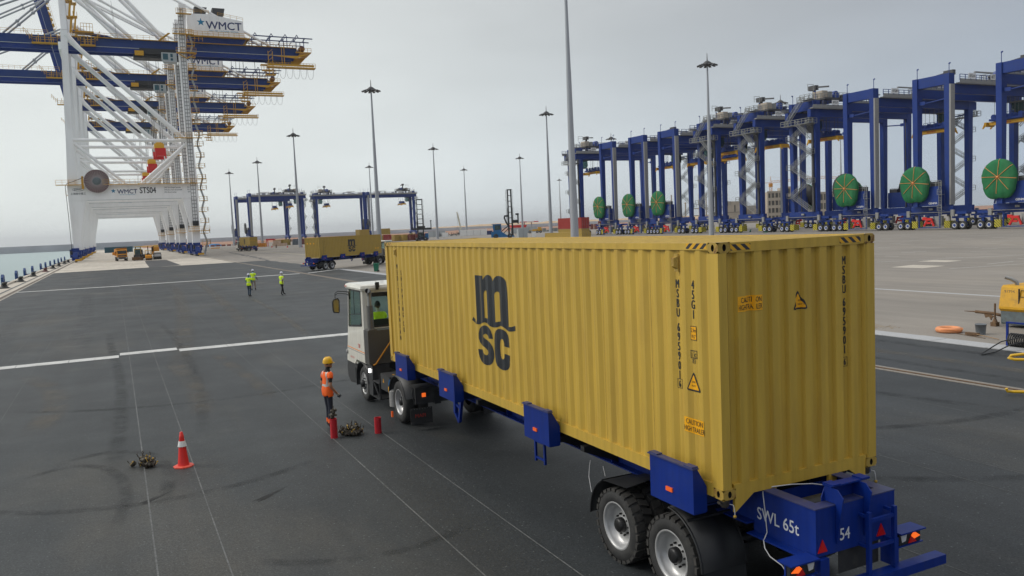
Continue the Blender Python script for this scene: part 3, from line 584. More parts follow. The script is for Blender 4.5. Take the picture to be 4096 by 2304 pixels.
for (x, y, lb) in ((53,93.3,'nearest and thickest grey light mast, its top cut off by the picture edge'),(52.8,187.6,'tall grey light mast rising behind the front end of the big yellow container'),
    (52.3,280.5,'grey light mast right of the leftmost yard gantry, left of the towed yellow container'),(56.5,386.8,'grey light mast second from left, in front of the leftmost yard gantry'),(52,452,'leftmost grey light mast beside the legs of the leftmost yard gantry'),
    (120.4,325.3,'grey light mast between the two container stackers, left one'),(185.4,446.5,'thin distant light mast beside the crawler crane boom'),(118.3,219.2,'grey light mast just left of the thickest mast'),
    (116.9,140.6,'grey light mast standing in front of the blue gantries row'),(184.9,370.8,'thin light mast right of the blue container stacker'),(183.8,283.2,'light mast head showing over the leftmost blue gantries of the row'),
    (119.4,419.6,'thin light mast among the distant gantry legs'),(182.5,185.5,'light mast head above the middle of the blue gantry row'),(306,273.6,'thin distant light mast between blue gantry legs at right'),(319,567.5,'smallest light mast beside the red container stack')): mast(x, y, lb)
# ------------------------------------------------------------------ containers
SIDE_P = .279; SIDE_0 = .254
def side_depth(u):      # corrugation depth at distance u from the rear corner
    t = (u-SIDE_0) % SIDE_P
    if t < .068: return .036*(1-t/.068)
    if t < .140: return 0.
    if t < .208: return .036*(t-.140)/.068
    return .036
def side_breaks(a, b):
    r = [a]; k = int((a-SIDE_0)/SIDE_P)-1
    while True:
        base = SIDE_0+k*SIDE_P
        if base > b: break
        for t in (0, .068, .140, .208):
            if a+.003 < base+t < b-.003: r.append(base+t)
        k += 1
    return r+[b]
END_0 = .278; END_P = .2506
def end_depth(u):
    t = (u-END_0) % END_P
    if t < .112: return 0.
    if t < .134: return .045*(t-.112)/.022
    if t < .229: return .045
    return .045*(1-(t-.229)/.0216)
def end_breaks(a, b):
    r = [a]; k = -2
    while True:
        base = END_0+k*END_P
        if base > b: break
        for t in (0, .112, .134, .229):
            if a+.003 < base+t < b-.003: r.append(base+t)
        k += 1
    return r+[b]
def casting(mats, sx, sy, sz, top=False):
    """corner casting 0.178 x 0.162 x 0.118 built towards +x,+y,+z scaled by signs; outer faces at 0"""
    mb = MB(); a, b_, c_ = .178, .162, .118
    def holed(P, w, h, cw, ch, rx, ry):
        n = 12; ov = [(cw+math.cos(2*math.pi*k/n)*rx, ch+math.sin(2*math.pi*k/n)*ry) for k in range(n)]
        rc = []
        for k in range(n):
            an = 2*math.pi*k/n; cx, sx_ = math.cos(an), math.sin(an); s_ = max(abs(cx), abs(sx_)); rc.append((w/2+cx/s_*w/2, h/2+sx_/s_*h/2))
        vs = [P(u, v, 0) for u, v in rc]+[P(u, v, 0) for u, v in ov]+[P(u, v, .03) for u, v in ov]
        mb.mi(0).add(vs, [(k, (k+1) % n, n+(k+1) % n, n+k) for k in range(n)])
        mb.mi(1).add(vs, [(n+k, n+(k+1) % n, 2*n+(k+1) % n, 2*n+k) for k in range(n)]+[tuple(range(2*n, 3*n))])
    holed(lambda u, v, d: (d, u, v), b_, c_, b_*.52, c_*.5, .026, .040)
    holed(lambda u, v, d: (u, d, v), a, c_, a*.52, c_*.5, .026, .040)
    mb.mi(0).quad((0,0,c_),(a,0,c_),(a,b_,c_),(0,b_,c_)).quad((0,0,0),(a,0,0),(a,b_,0),(0,b_,0)).quad((a,0,0),(a,b_,0),(a,b_,c_),(a,0,c_)).quad((0,b_,0),(a,b_,0),(a,b_,c_),(0,b_,c_))
    mb.xf(lambda p: Vector((p.x*sx, p.y*sy, p.z*sz))); return mb
def make_container(e_, L_, H_, mt, mtc, detail=True, doors=None, roofdet=True):
    """x 0..2.438, y 0..L, z 0..H under the empty e_; doors: 'near' puts door leaves on the y=0 end"""
    Wd = 2.438
    br = side_breaks(.17, L_-.17)
    def side(xf):
        mb = MB(); vs = []
        for u in br: d = side_depth(u)+.012; vs += [(d, u, .155), (d, u, H_-.075)]
        mb.add(vs, [(2*i, 2*i+1, 2*i+3, 2*i+2) for i in range(len(br)-1)]); mb.xf(xf); return mb
    side(lambda p: p).build('side_wall', mt, e_); side(lambda p: Vector((Wd-p.x, p.y, p.z))).build('side_wall', mt, e_)
    eb = end_breaks(.146, Wd-.146)
    def end(xf):
        mb = MB(); vs = []
        for u in eb: d = end_depth(u)+.010; vs += [(u, d, .155), (u, d, H_-.1)]
        mb.add(vs, [(2*i, 2*i+1, 2*i+3, 2*i+2) for i in range(len(eb)-1)]); mb.xf(xf); return mb
    def doorend(yy, s_):
        dm_ = MB()
        for x0, x1 in ((.12,1.21),(1.228,2.318)):
            k = 5; zz = [.17+(H_-.29)*i/k for i in range(k+1)]
            dm_.box(x0, x1, yy+s_*.04, yy+s_*.07, .16, H_-.11)
            for i in range(k): dm_.box(x0+.06, x1-.06, yy+s_*.02, yy+s_*.045, zz[i]+.05, zz[i+1]-.05)
        dm_.build('door_leaf', mt, e_); rb_ = MB()
        for x in (.3,.85,1.55,2.1): rb_.cyl((x,yy-s_*.0,.1),(x,yy-s_*.0,H_-.08),.02,n=8); rb_.box(x-.02,x+.25,yy-s_*.03,yy+s_*.01,1.05,1.10)
        rb_.build('locking_bar', 'grey_panel', e_)
    if doors == 'near': doorend(0, 1); end(lambda p: Vector((p.x, L_-p.y, p.z))).build('end_wall', mt, e_)
    else: end(lambda p: p).build('end_wall', mt, e_); doorend(L_, -1)
    # roof with transverse pressings
    rf = MB(); rf.quad((.04,.1,H_-.030),(Wd-.04,.1,H_-.030),(Wd-.04,L_-.1,H_-.030),(.04,L_-.1,H_-.030))
    if roofdet:
        y = .32
        while y < L_-.45:
            z0, z1 = H_-.0298, H_-.008; a, b_ = y, y+.118
            rf.add([(.10,a,z0),(Wd-.10,a,z0),(Wd-.10,b_,z0),(.10,b_,z0),(.16,a+.03,z1),(Wd-.16,a+.03,z1),(Wd-.16,b_-.03,z1),(.16,b_-.03,z1)],[(4,5,6,7),(0,1,5,4),(1,2,6,5),(2,3,7,6),(3,0,4,7)]); y += .209
    rf.build('roof', mt, e_)
    # rails
    for x0, x1 in ((.004,.064),(Wd-.064,Wd-.004)):
        MB().box(x0,x1,.17,L_-.17,H_-.085,H_-.006).build('top_rail', mt, e_)
        rb = MB(); q = x0 if x0 < 1 else x1; s_ = 1 if x0 < 1 else -1
        rb.prism([(q,0),(q+s_*.05,0),(q+s_*.05,.02),(q+s_*.012,.03),(q+s_*.004,.15),(q+s_*.05,.16),(q,.16)], .17, L_-.17, 'y') if False else rb.box(min(q,q+s_*.06),max(q,q+s_*.06),.17,L_-.17,.012,.158)
        rb.build('bottom_rail', mt, e_)
        MB().box(min(q,q+s_*.10)-.0,max(q,q+s_*.10),.18,L_-.18,.001,.012).build('rail_flange', mt, e_)
    for y0, y1, nm_ in ((.004,.075,'end_header'),(L_-.075,L_-.004,'end_header')):
        MB().box(.17,Wd-.17,y0,y1,H_-.118,H_-.006).build(nm_, mt, e_)
        s2 = MB().box(.17,Wd-.17,y0+.01,y1,.016,.158)
        if y0 < 1 and detail:      # gooseneck feet under the sill
            for a_, b_ in ((.18,.52),(.70,1.02),(1.56,1.90),(2.0,2.26)): pass
            s2.prism([(.18,.016),(.46,.016),(.18,-.17)], y0+.012, y1-.02, 'y'); s2.prism([(Wd-.18,.016),(Wd-.46,.016),(Wd-.18,-.17)], y0+.012, y1-.02, 'y')
            s2.prism([(.64,.016),(.80,.016),(.80,-.10),(.76,-.15),(.70,-.12)], y0+.012, y1-.02, 'y'); s2.prism([(Wd-.64,.016),(Wd-.80,.016),(Wd-.80,-.10),(Wd-.76,-.15),(Wd-.70,-.12)], y0+.012, y1-.02, 'y')
        s2.build('end_sill', mt, e_)
    for sx in (0, 1):
        for sy in (0, 1):
            X = (0 if not sx else Wd); Y = (0 if not sy else L_); a = 1 if not sx else -1; b_ = 1 if not sy else -1
            pm = MB(); pm.prism([(X+a*.003,Y+b_*.003),(X+a*.125,Y+b_*.003),(X+a*.146,Y+b_*.03),(X+a*.146,Y+b_*.06),(X+a*.05,Y+b_*.14),(X+a*.03,Y+b_*.178),(X+a*.003,Y+b_*.178)], .118, H_-.118, 'z'); pm.build('corner_post', mt, e_)
            for top_ in (0, 1):
                cm = casting(None, a, b_, 1 if not top_ else -1); o = cm.build('corner_casting', [mtc, 'black_hole'], e_); o.location = (X, Y, 0 if not top_ else H_)
    MB().box(.06,Wd-.06,.08,L_-.08,.02,.15).build('floor_frame', mt, e_)
LOGO_M = [(6.753,3.814),(6.537,3.819),(6.528,3.813),(6.407,3.819),(6.409,3.744),(6.33,3.79),(6.243,3.833),(6.15,3.845),(6.05,3.827),(6.0,3.79),(5.978,3.73),(5.93,3.775),(5.885,3.804),(5.80,3.833),(5.708,3.840),(5.61,3.833),(5.53,3.812),(5.46,3.785),(5.415,3.74),(5.391,3.546),(5.398,2.979),(5.273,2.993),(5.143,3.022),(5.14,2.937),(5.281,2.913),(5.403,2.901),(5.562,2.948),(5.714,2.972),(5.85,2.935),(5.981,2.915),(6.09,2.915),(6.197,2.927),(6.291,2.965),(6.407,2.974),(6.541,2.942),(6.599,2.919),(6.70,2.907),(6.79,2.91),(6.881,2.942),(6.971,2.965),(6.905,3.03),(6.824,2.998),(6.748,2.984)]
LOGO_H = [[(6.387,3.489),(6.36,3.53),(6.322,3.552),(6.251,3.562),(6.249,3.301),(6.253,3.045),(6.320,3.058),(6.385,3.050)],[(5.927,3.496),(5.90,3.535),(5.852,3.556),(5.80,3.565),(5.74,3.56),(5.704,3.543),(5.708,3.05),(5.80,3.035),(5.931,3.013)]]
LOGO_S = [(6.546,2.885),(6.453,2.910),(6.35,2.918),(6.26,2.905),(6.158,2.852),(6.095,2.78),(6.066,2.702),(6.248,2.689),(6.27,2.73),(6.312,2.755),(6.37,2.765),(6.45,2.75),(6.499,2.720),(6.48,2.69),(6.40,2.668),(6.27,2.645),(6.17,2.603),(6.10,2.56),(6.055,2.50),(6.037,2.44),(6.050,2.365),(6.10,2.29),(6.17,2.24),(6.266,2.205),(6.40,2.188),(6.52,2.195),(6.62,2.235),(6.70,2.30),(6.735,2.37),(6.750,2.445),(6.545,2.455),(6.53,2.41),(6.48,2.378),(6.41,2.368),(6.33,2.382),(6.289,2.425),(6.31,2.465),(6.40,2.497),(6.54,2.53),(6.64,2.575),(6.700,2.65),(6.695,2.74),(6.64,2.83)]
LOGO_C = [(5.741,2.915),(5.62,2.908),(5.52,2.888),(5.44,2.84),(5.410,2.763),(5.405,2.620),(5.508,2.622),(5.605,2.622),(5.61,2.69),(5.65,2.735),(5.70,2.745),(5.745,2.72),(5.770,2.66),(5.782,2.56),(5.77,2.45),(5.74,2.40),(5.70,2.383),(5.65,2.395),(5.62,2.43),(5.612,2.492),(5.508,2.492),(5.403,2.486),(5.41,2.36),(5.428,2.290),(5.491,2.235),(5.60,2.203),(5.713,2.193),(5.82,2.205),(5.933,2.240),(5.985,2.30),(6.008,2.40),(6.015,2.54),(6.008,2.70),(5.985,2.80),(5.93,2.865),(5.84,2.902)]
def bar_stickers(e_): pass
def vertical_code(e_, s, n, size, pitch, org, ux, breaks, name='code_lettering', gaps=None, sx=.62, mt='black_print', bold=.012):
    """stacked characters; n(u,v)->point on the corrugated surface"""
    out = MB(); z = 0
    for ch in s:
        if ch == ' ': z += pitch*.45; continue
        vs, fs = text2d(ch, size, 0, sx, 'CENTER')
        for k, (du, dv) in enumerate(bold_layers(min(bold, size*.028))):
            p = place2d(([(org[0]+ux*u+du, org[1]-z+v+dv*.3) for u, v in vs], fs), lambda a, b_: n(a, b_, .004+k*.0008), breaks); out.add(p.v, p.f)
        z += pitch
    out.build(name, mt, e_); return z
Z0 = 1.52
def onside(u, v, off=.004):
    return (side_depth(u)+.012-off if .17 < u < 12.02 else -off, u, v-Z0)
def onend(u, v, off=.004):
    return (u, end_depth(u)+.010-off, v-Z0)
CAMY, CAMZ, CAMX = -7.013, 4.71, 5.913
# the markings were painted so that they read straight from the quay: map flat drawing -> corrugated surface
RB = side_breaks(.0, 12.2); AB = [u-side_depth(u)*(u-CAMY)/CAMX for u in RB]
def paint_u(ua):
    lo, hi = 0, len(AB)-1
    while hi-lo > 1:
        m_ = (lo+hi)//2
        if AB[m_] <= ua: lo = m_
        else: hi = m_
    return RB[lo]+(RB[hi]-RB[lo])*(ua-AB[lo])/(AB[hi]-AB[lo])
def onside(ua, v, off=.004):
    u = paint_u(ua); d = side_depth(u) if .17 < u < 12.02 else 0
    return ((d+.012 if .17 < u < 12.02 else 0)-off, u, v+d*(v-CAMZ)/CAMX-Z0)
SB = AB; EB = end_breaks(.0, 2.438)
big = thing('shipping_container', 'large mustard-yellow forty-foot container filling the right foreground', 'container', (0, 0, Z0))
make_container(big, 12.192, 2.896, 'yellow_paint', 'rusty_yellow')
for nm_, sh in (('logo_letter', poly2d(LOGO_M, LOGO_H)), ('logo_letter', poly2d(LOGO_S)), ('logo_letter', poly2d(LOGO_C))):
    place2d(sh, lambda u, v: onside(u, v), SB).build(nm_, 'black_print', big)
# side codes: letters run with y decreasing to the right
vertical_code(big, 'MSBU', onside, .145, .114, (.735, 3.885), -1, SB)
vertical_code(big, '695901', onside, .145, .114, (.735, 3.37), -1, SB)
vertical_code(big, '6', onside, .115, .114, (.737, 2.702), -1, SB)
vertical_code(big, '45G1', onside, .145, .114, (.452, 3.885), -1, SB)
def frame2d(u0, u1, v0, v1, t): return poly2d([(u0,v0),(u1,v0),(u1,v1),(u0,v1)], [[(u0+t,v0+t),(u1-t,v0+t),(u1-t,v1-t),(u0+t,v1-t)]])
place2d(frame2d(.692,.782,2.687,2.80,.006), onside, SB).build('code_frame', 'black_print', big)
def txt_on(fn, body, size, u, v, flip, mt, name, brk, off=.006, bold=.004, sx=.8, align='CENTER', slant=0):
    vs, fs = text2d(body, size, 0, sx, align); return place2d(([(u+(-1 if flip else 1)*a, v+b_) for a, b_ in vs], fs), lambda a, b_: fn(a, b_, off), brk).build(name, mt, big)
# height label
place2d(poly2d([(.405,3.29),(.512,3.29),(.512,3.455),(.405,3.455)]), onside, SB).build('height_label', 'black_print', big)
place2d(poly2d([(.413,3.298),(.504,3.298),(.504,3.447),(.413,3.447)]), lambda u, v: onside(u, v, .006), SB).build('height_label_face', 'sticker_amber', big)
txt_on(onside, '2,9m', .062, .457, 3.385, 1, 'black_print', 'label_text', SB, .008, sx=.72); txt_on(onside, "9'6\"", .062, .457, 3.312, 1, 'black_print', 'label_text', SB, .008, sx=.72)
place2d(frame2d(.405,.522,3.078,3.172,.008), onside, SB).build('ic_frame', 'black_print', big)
place2d(poly2d([(.46,3.082),(.466,3.082),(.466,3.168),(.46,3.168)]), onside, SB).build('ic_frame', 'black_print', big)
txt_on(onside, 'i', .10, .493, 3.094, 1, 'black_print', 'label_text', SB); txt_on(onside, 'c', .10, .435, 3.094, 1, 'black_print', 'label_text', SB); txt_on(onside, '83', .075, .46, 3.022, 1, 'black_print', 'label_text', SB)
def tri_sign(fn, brk, a, b_, c_, flip, tu, tv):
    def rnd(pts, r):
        out = []
        for i in range(3):
            p = Vector(pts[i]); q = Vector(pts[i-1]); s_ = Vector(pts[(i+1) % 3]); d1 = (q-p).normalized(); d2 = (s_-p).normalized()
            for t in (1, .45, 0, -.45, -1): out.append(tuple(p+(d1*max(0, t)+d2*max(0, -t))*r + (d1+d2)*(.25*r*(1-abs(t)))))
        return out
    c0 = Vector(((a[0]+b_[0]+c_[0])/3, (a[1]+b_[1]+c_[1])/3))
    place2d(poly2d(rnd([a, b_, c_], .03)), fn, brk).build('warning_triangle', 'black_print', big)
    inn = [tuple(c0+(Vector(p)-c0)*.74) for p in (a, b_, c_)]
    place2d(poly2d(rnd(inn, .01)), lambda u, v: fn(u, v, .006), brk).build('warning_triangle_face', 'sticker_amber', big)
    txt_on(fn, 'SUPER', .030, tu, tv+.045, flip, 'black_print', 'label_text', brk, .008, bold=.001); txt_on(fn, 'HEAVY', .030, tu, tv, flip, 'black_print', 'label_text', brk, .008, bold=.001)
tri_sign(onside, SB, (.475, 2.925), (.615, 2.690), (.350, 2.690), 1, .475, 2.745)
tri_sign(onend, EB, (1.215, 3.808), (1.330, 3.580), (1.095, 3.580), 0, 1.245, 3.630)
place2d(poly2d([(.318,2.187),(.672,2.187),(.672,2.363),(.318,2.363)]), onside, SB).build('caution_label', 'sticker_amber', big)
txt_on(onside, 'CAUTION', .085, .485, 2.288, 1, 'black_print', 'label_text', SB, .007); txt_on(onside, 'HIGH TRAILER', .085, .490, 2.205, 1, 'black_print', 'label_text', SB, .007, sx=.68)
place2d(poly2d([(.276,3.627),(.632,3.627),(.632,3.80),(.276,3.80)]), onend, EB).build('caution_label', 'sticker_amber', big)
for tx, uc in (('CA', .356), ('UTI', .470), ('ON', .577)): txt_on(onend, tx, .085, uc, 3.726, 0, 'black_print', 'label_text', EB, .007, sx=.66)
for tx, uc in (('HIGH', .336), ('TRA', .471), ('ILER', .580)): txt_on(onend, tx, .085, uc, 3.645, 0, 'black_print', 'label_text', EB, .007, sx=.60 if tx != 'HIGH' else .52)
vertical_code(big, 'MSBU', onend, .145, .116, (1.966, 4.06), 1, EB)
vertical_code(big, '695901', onend, .145, .116, (1.966, 3.555), 1, EB)
vertical_code(big, '6', onend, .115, .116, (1.966, 2.835), 1, EB)
place2d(frame2d(1.920,2.008,2.815,2.932,.006), onend, EB).build('code_frame', 'black_print', big)
# far end name in two columns
vertical_code(big, 'MEDITERRANEAN', onside, .155, .1405, (11.335, 3.80), -1, SB, sx=.75, bold=.02)
vertical_code(big, 'SHIPPING CO', onside, .155, .1405, (11.06, 3.66), -1, SB, sx=.75, bold=.02)
# weld seams of the side sheets and small dents
for k in range(1, 11):
    yy = SIDE_0+SIDE_P*4*k-.0355; MB().box(.0105+.036,.0475,yy-.004,yy+.004,.16,2.81).build('panel_seam', 'rusty_yellow', big)
# hazard bars, vents
MB().quad((-.001,.19,2.825),(-.001,.55,2.825),(-.001,.55,2.888),(-.001,.19,2.888)).xf(lambda p: Vector((p.x+.003, p.y, p.z))).build('hazard_strip', 'hazard_y', big)
MB().quad((.001,11.66,2.825),(.001,12.0,2.825),(.001,12.0,2.888),(.001,11.66,2.888)).build('hazard_strip', 'hazard_y', big)
for a, b_ in ((.182,.47),(1.85,2.20)): MB().quad((a,.001,2.80),(b_,.001,2.80),(b_,.001,2.868),(a,.001,2.868)).build('hazard_strip', 'hazard_x', big)
for y in (.737, 11.35):
    v_ = MB(); v_.box(-.002,.012,y-.038,y+.038,2.555,2.765); v_.add([(0,y-.038,2.59),(0,y-.038,2.735),(0,y+.038,2.735),(0,y+.038,2.59),(-.045,y-.01,2.62),(-.045,y-.01,2.715),(-.045,y+.034,2.715),(-.045,y+.034,2.62)],[(4,5,6,7),(0,1,5,4),(1,2,6,5),(2,3,7,6),(3,0,4,7)]); v_.build('vent', 'rusty_yellow', big)
# ------------------------------------------------------------------ wheels
def lug_wheel(name, e_, c, out, R_=.52, w=.30, lugs=26, rim='rim_silver', tread=True, tyre_mat='rubber', rim_r=.325, hub=True, dish=.13):
    """wheel with axis along x; out=-1 outer face towards -x; c = centre of the outer face"""
    s_ = -out; tm = MB()
    prof = [(rim_r-.01,.03),(rim_r+.01,.005),(R_*.78,.0),(R_*.90,.012),(R_*.955,.035),(R_*.965,w*.5),(R_*.955,w-.035),(R_*.90,w-.012),(R_*.78,w),(rim_r,w-.02)]
    tm.lathe([(r, s_*o) for r, o in prof], (0,0,0), 'x', 40)
    if tread:
        for k in range(lugs):
            for side in (0, 1):
                a = 2*math.pi*(k+(.5 if side else 0))/lugs; da = 2*math.pi/lugs*.34
                x0, x1 = (.004, w*.47) if not side else (w*.53, w-.004); sk = .35*da*(1 if side else -1)
                vs = []
                for rr_ in (R_*.90, R_):
                    for (x, aa) in ((x0,a-da-sk),(x1,a-da+sk),(x1,a+da+sk),(x0,a+da-sk)):
                        r2 = rr_ if (rr_ < R_ or .02 < x < w-.02) else rr_*.985
                        vs.append((s_*x, math.cos(aa)*r2, math.sin(aa)*r2))
                tm.mi(1).add(vs, [(4,5,6,7),(0,1,5,4),(1,2,6,5),(2,3,7,6),(3,0,4,7)])
    e2 = link(name, None, e_, loc=c)
    tm.build('tyre', [tyre_mat, 'tread_rubber'], e2)
    rm = MB().lathe([(rim_r+.012,s_*.012),(rim_r-.004,s_*.004),(rim_r-.022,s_*.012),(rim_r-.035,s_*.05),(rim_r-.05,s_*dish),(rim_r*.55,s_*(dish+.02)),(.11,s_*(dish-.02)),(0,s_*(dish-.02))], (0,0,0), 'x', 40); rm.build('rim', rim, e2)
    if hub:
        hb = MB().lathe([(.105,s_*dish),(.10,s_*(dish-.09)),(.075,s_*(dish-.11)),(0,s_*(dish-.11))], (0,0,0), 'x', 16)
        for k in range(10): a = k*math.pi/5; hb.cyl((s_*dish, math.cos(a)*.145, math.sin(a)*.145), (s_*(dish-.035), math.cos(a)*.145, math.sin(a)*.145), .014, n=6)
        hb.build('hub', 'hub_black', e2)
    return e2
def arc_guard(mb, cy, cz, r, a0, a1, x0, x1, t=.012, n=14, lip=True):
    pts = [(cy+math.cos(R(a0+(a1-a0)*k/n))*r, cz+math.sin(R(a0+(a1-a0)*k/n))*r) for k in range(n+1)]
    vs = []
    for y, z in pts: dy, dz = (y-cy)/r, (z-cz)/r; vs += [(x0,y,z),(x1,y,z),(x0,y+dy*t,z+dz*t),(x1,y+dy*t,z+dz*t)]
    fs = []
    for k in range(n): a = 4*k; fs += [(a,a+1,a+5,a+4),(a+2,a+6,a+7,a+3),(a,a+4,a+6,a+2),(a+1,a+3,a+7,a+5)]
    mb.add(vs, fs, True)
    if lip:
        for x in (x0, x1): mb.tube([(x, y, z) for y, z in pts], .016, 6)
# ------------------------------------------------------------------ container trailer (local axes: y forward, origin below the container's rear left corner)
def make_trailer(label, loc, rz, full=True, numbers=True):
    e_ = thing('container_trailer', label, 'trailer', loc, rz)
    B = 'trailer_blue'
    for s_ in (0, 1):
        X = lambda x: 2.438-x if s_ else x
        mb = MB(); mb.box(*sorted((X(.612),X(.632))), .2, 12.0, 1.115, 1.45); mb.box(*sorted((X(.50),X(.745))), .2, 12.0, 1.095, 1.113); mb.box(*sorted((X(.53),X(.72))), .2, 12.0, 1.452, 1.468)
        for y in (1.6, 3.1, 5.2, 6.7, 9.2): mb.box(*sorted((X(.515),X(.610))), y, y+.012, 1.115, 1.45)
        mb.build('chassis_beam', B, e_)
        for j, y0 in enumerate((.27, 3.70, 7.52, 10.35)):
            g = MB(); y1 = y0+.83
            g.box(*sorted((X(-.205),X(-.190))), y0, y1, 1.32, 1.845)
            for y in (y0, y1-.014): g.prism([(X(-.19),1.325),(X(-.19),1.84),(X(-.14),1.84),(X(-.012),1.62),(X(-.012),1.325)] if not s_ else [(X(-.19),1.325),(X(-.012),1.325),(X(-.012),1.62),(X(-.14),1.84),(X(-.19),1.84)], y+.001, y+.013, 'y')
            g.box(*sorted((X(-.188),X(-.02))), y0+.015, y1-.016, 1.31, 1.325)
            # sloping inner plate
            g.add([(X(-.14),y0+.02,1.838),(X(-.14),y1-.02,1.838),(X(-.012),y1-.02,1.618),(X(-.012),y0+.02,1.618)],[(0,1,2,3)])
            o = g.build('container_guide', B, e_)
            t = MB(); t.box(*sorted((X(-.225),X(-.135))), y0-.02, y1+.02, 1.846, 1.862)
            for y in (y0+.0, y1-.16): t.box(*sorted((X(-.215),X(-.13))), y, y+.16, 1.862, 1.876)
            t.build('guide_cap', 'trailer_blue_top', o)
            m_ = MB().box(*sorted((X(-.222),X(-.206))), y0+.38, y0+.50, 1.48, 1.53); m_.build('marker_reflector', 'reflector_orange', o)
            ob = MB(); ob.box(*sorted((X(-.0),X(.61))), y0+.2, y0+.62, 1.30, 1.32); ob.box(*sorted((X(.0),X(.61))), y0+.22, y0+.235, 1.322, 1.47); ob.box(*sorted((X(.0),X(.61))), y0+.585, y0+.60, 1.322, 1.47)
            ob.build('outrigger', 'deep_blue', e_)
        if full:
            for yc in (2.24, 1.02):
                lug_wheel('wheel', e_, (X(0.0), yc, .52), 1 if s_ else -1)
                lug_wheel('wheel', e_, (X(.345), yc, .52), 1 if s_ else -1, hub=False)
            g = MB(); arc_guard(g, 2.24, .50, .66, 2, 62, X(-.0), X(.60)); g.add([(X(0),2.55,1.083),(X(.6),2.55,1.083),(X(.6),1.95,1.20),(X(0),1.95,1.13)],[(0,1,2,3)]); g.build('mudguard', 'black_steel', e_)
            g = MB(); arc_guard(g, 1.02, .52, .64, 92, 178, X(-.02), X(.64)); g.add([(X(0),.39,.54),(X(.64),.39,.54),(X(.64),.37,.36),(X(0),.37,.36)],[(0,1,2,3)]); g.tube([(X(-.04),.62,1.11),(X(.66),.62,1.11)], .022, 8); g.build('mudguard', 'black_steel', e_)
        else:
            for yc in (2.24, 1.02):
                lug_wheel('wheel', e_, (X(0.0), yc, .52), 1 if s_ else -1, tread=False)
            g = MB(); arc_guard(g, 2.24, .50, .64, 2, 80, X(0), X(.6), lip=False); arc_guard(g, 1.02, .52, .64, 92, 178, X(0), X(.6), lip=False); g.build('mudguard', 'black_steel', e_)
    cm = MB()
    for y in (.5, 3.9, 6.2, 8.0, 10.6): cm.box(.633,1.805,y,y+.012,1.13,1.44)
    for yc in (2.24, 1.02): MB().cyl((.3,yc,.52),(2.14,yc,.52),.075,n=12).build('axle', 'black_steel', e_); MB().box(.80,.95,yc-.35,yc+.35,.48,.62).build('leaf_spring', 'black_steel', e_); MB().box(1.49,1.64,yc-.35,yc+.35,.48,.62).build('leaf_spring', 'black_steel', e_)
    cm.build('cross_member', 'black_steel', e_)
    for xx in (.66, 1.68): MB().box(xx,xx+.10,.7,2.6,.72,1.094).build('suspension_hanger', 'black_steel', e_)
    # rear box
    bx = MB(); bx.box(.612,.630,-.75,.198,1.0,1.52); bx.box(1.808,1.826,-.75,.198,1.0,1.52); bx.box(.631,1.807,-.75,-.732,1.0,1.52); bx.box(.50,.612,-.74,.198,.985,1.0); bx.box(1.826,1.94,-.74,.198,.985,1.0)
    bx.box(.631,1.807,.10,.115,1.0,1.44); bx.build('rear_box', B, e_)
    tp = MB(); tp.box(.600,.76,-.752,.20,1.521,1.533); tp.box(1.678,1.838,-.752,.20,1.521,1.533); tp.box(.761,1.677,-.752,-.60,1.5205,1.5325); tp.build('rear_box_flange', 'trailer_blue_top', e_)
    MB().lathe([(0,-.5),(.10,-.49),(.13,-.44),(.13,.44),(.10,.49),(0,.5)], (1.21,-.30,1.34), 'x', 16).build('air_tank', 'black_steel', e_)
    hn = MB(); hn.prism([(.88,1.40),(1.38,1.40),(1.42,1.55),(1.48,1.70),(.92,1.70),(.86,1.58)], -.600, -.588, 'y')
    for x in (.90, 1.33): hn.prism([(-.753,1.10),(-.765,1.10),(-.86,1.62),(-.78,1.70),(-.602,1.70),(-.602,1.54),(-.753,1.54)], x, x+.014, 'x')
    hn.build('rear_guide_horn', B, e_); MB().box(.90,1.49,-.70,-.575,1.702,1.718).box(.91,1.03,-.715,-.57,1.718,1.734).box(1.36,1.48,-.715,-.57,1.718,1.734).build('horn_cap', 'trailer_blue', e_)
    # rear ladder, bumper, lamps
    ld = MB()
    for x in (1.27, 1.67): ld.box(x,x+.045,-.875,-.83,.70,1.40)
    for z in (.98, 1.28): ld.box(1.315,1.67,-.87,-.84,z,z+.04)
    for x in (1.26, 1.66):
        for z in (1.02, 1.36): ld.beam((x,-.752,z),(x,-.84,z),.03,.03)
    ld.build('rear_ladder', B, e_)
    MB().box(-.02,2.46,-.93,-.79,.59,.695).build('bumper', B, e_)
    for x in (.62, 1.70): MB().box(x,x+.13,-.80,-.66,.695,.984).build('bumper_bracket', B, e_)
    for x0 in (.20, 1.86):
        lb = MB().box(x0-.02,x0+.39,-.83,-.62,1.012,1.028).box(x0-.02,x0+.39,-.79,-.66,.85,.862); lb.box(x0,x0+.37,-.72,-.70,.862,1.012); lb.build('lamp_bracket', B, e_)
        tl = MB().box(x0+.01,x0+.36,-.775,-.722,.866,1.004).build('tail_lamp', 'black_steel', e_); lf = x0 < 1
        a, b_, c_ = ((x0+.02,x0+.15,x0+.30) if lf else (x0+.35,x0+.22,x0+.08))
        MB().prism([(a,.93),(a+(.10 if lf else -.10),.995),(a+(.15 if lf else -.15),.95),(a+(.10 if lf else -.10),.91)] , -.785, -.777, 'y').build('indicator_lens', 'light_orange', tl)
        MB().prism([(b_-.07,.872),(b_+.07,.872),(b_+.02,.955),(b_-.02,.955)], -.783, -.777, 'y').build('brake_lens', 'reflector_red', tl)
        MB().prism([(c_-.05,.98),(c_+.05,.98),(c_+.03,.91),(c_-.03,.90)], -.783, -.777, 'y').build('reverse_lens', 'lens_clear', tl)
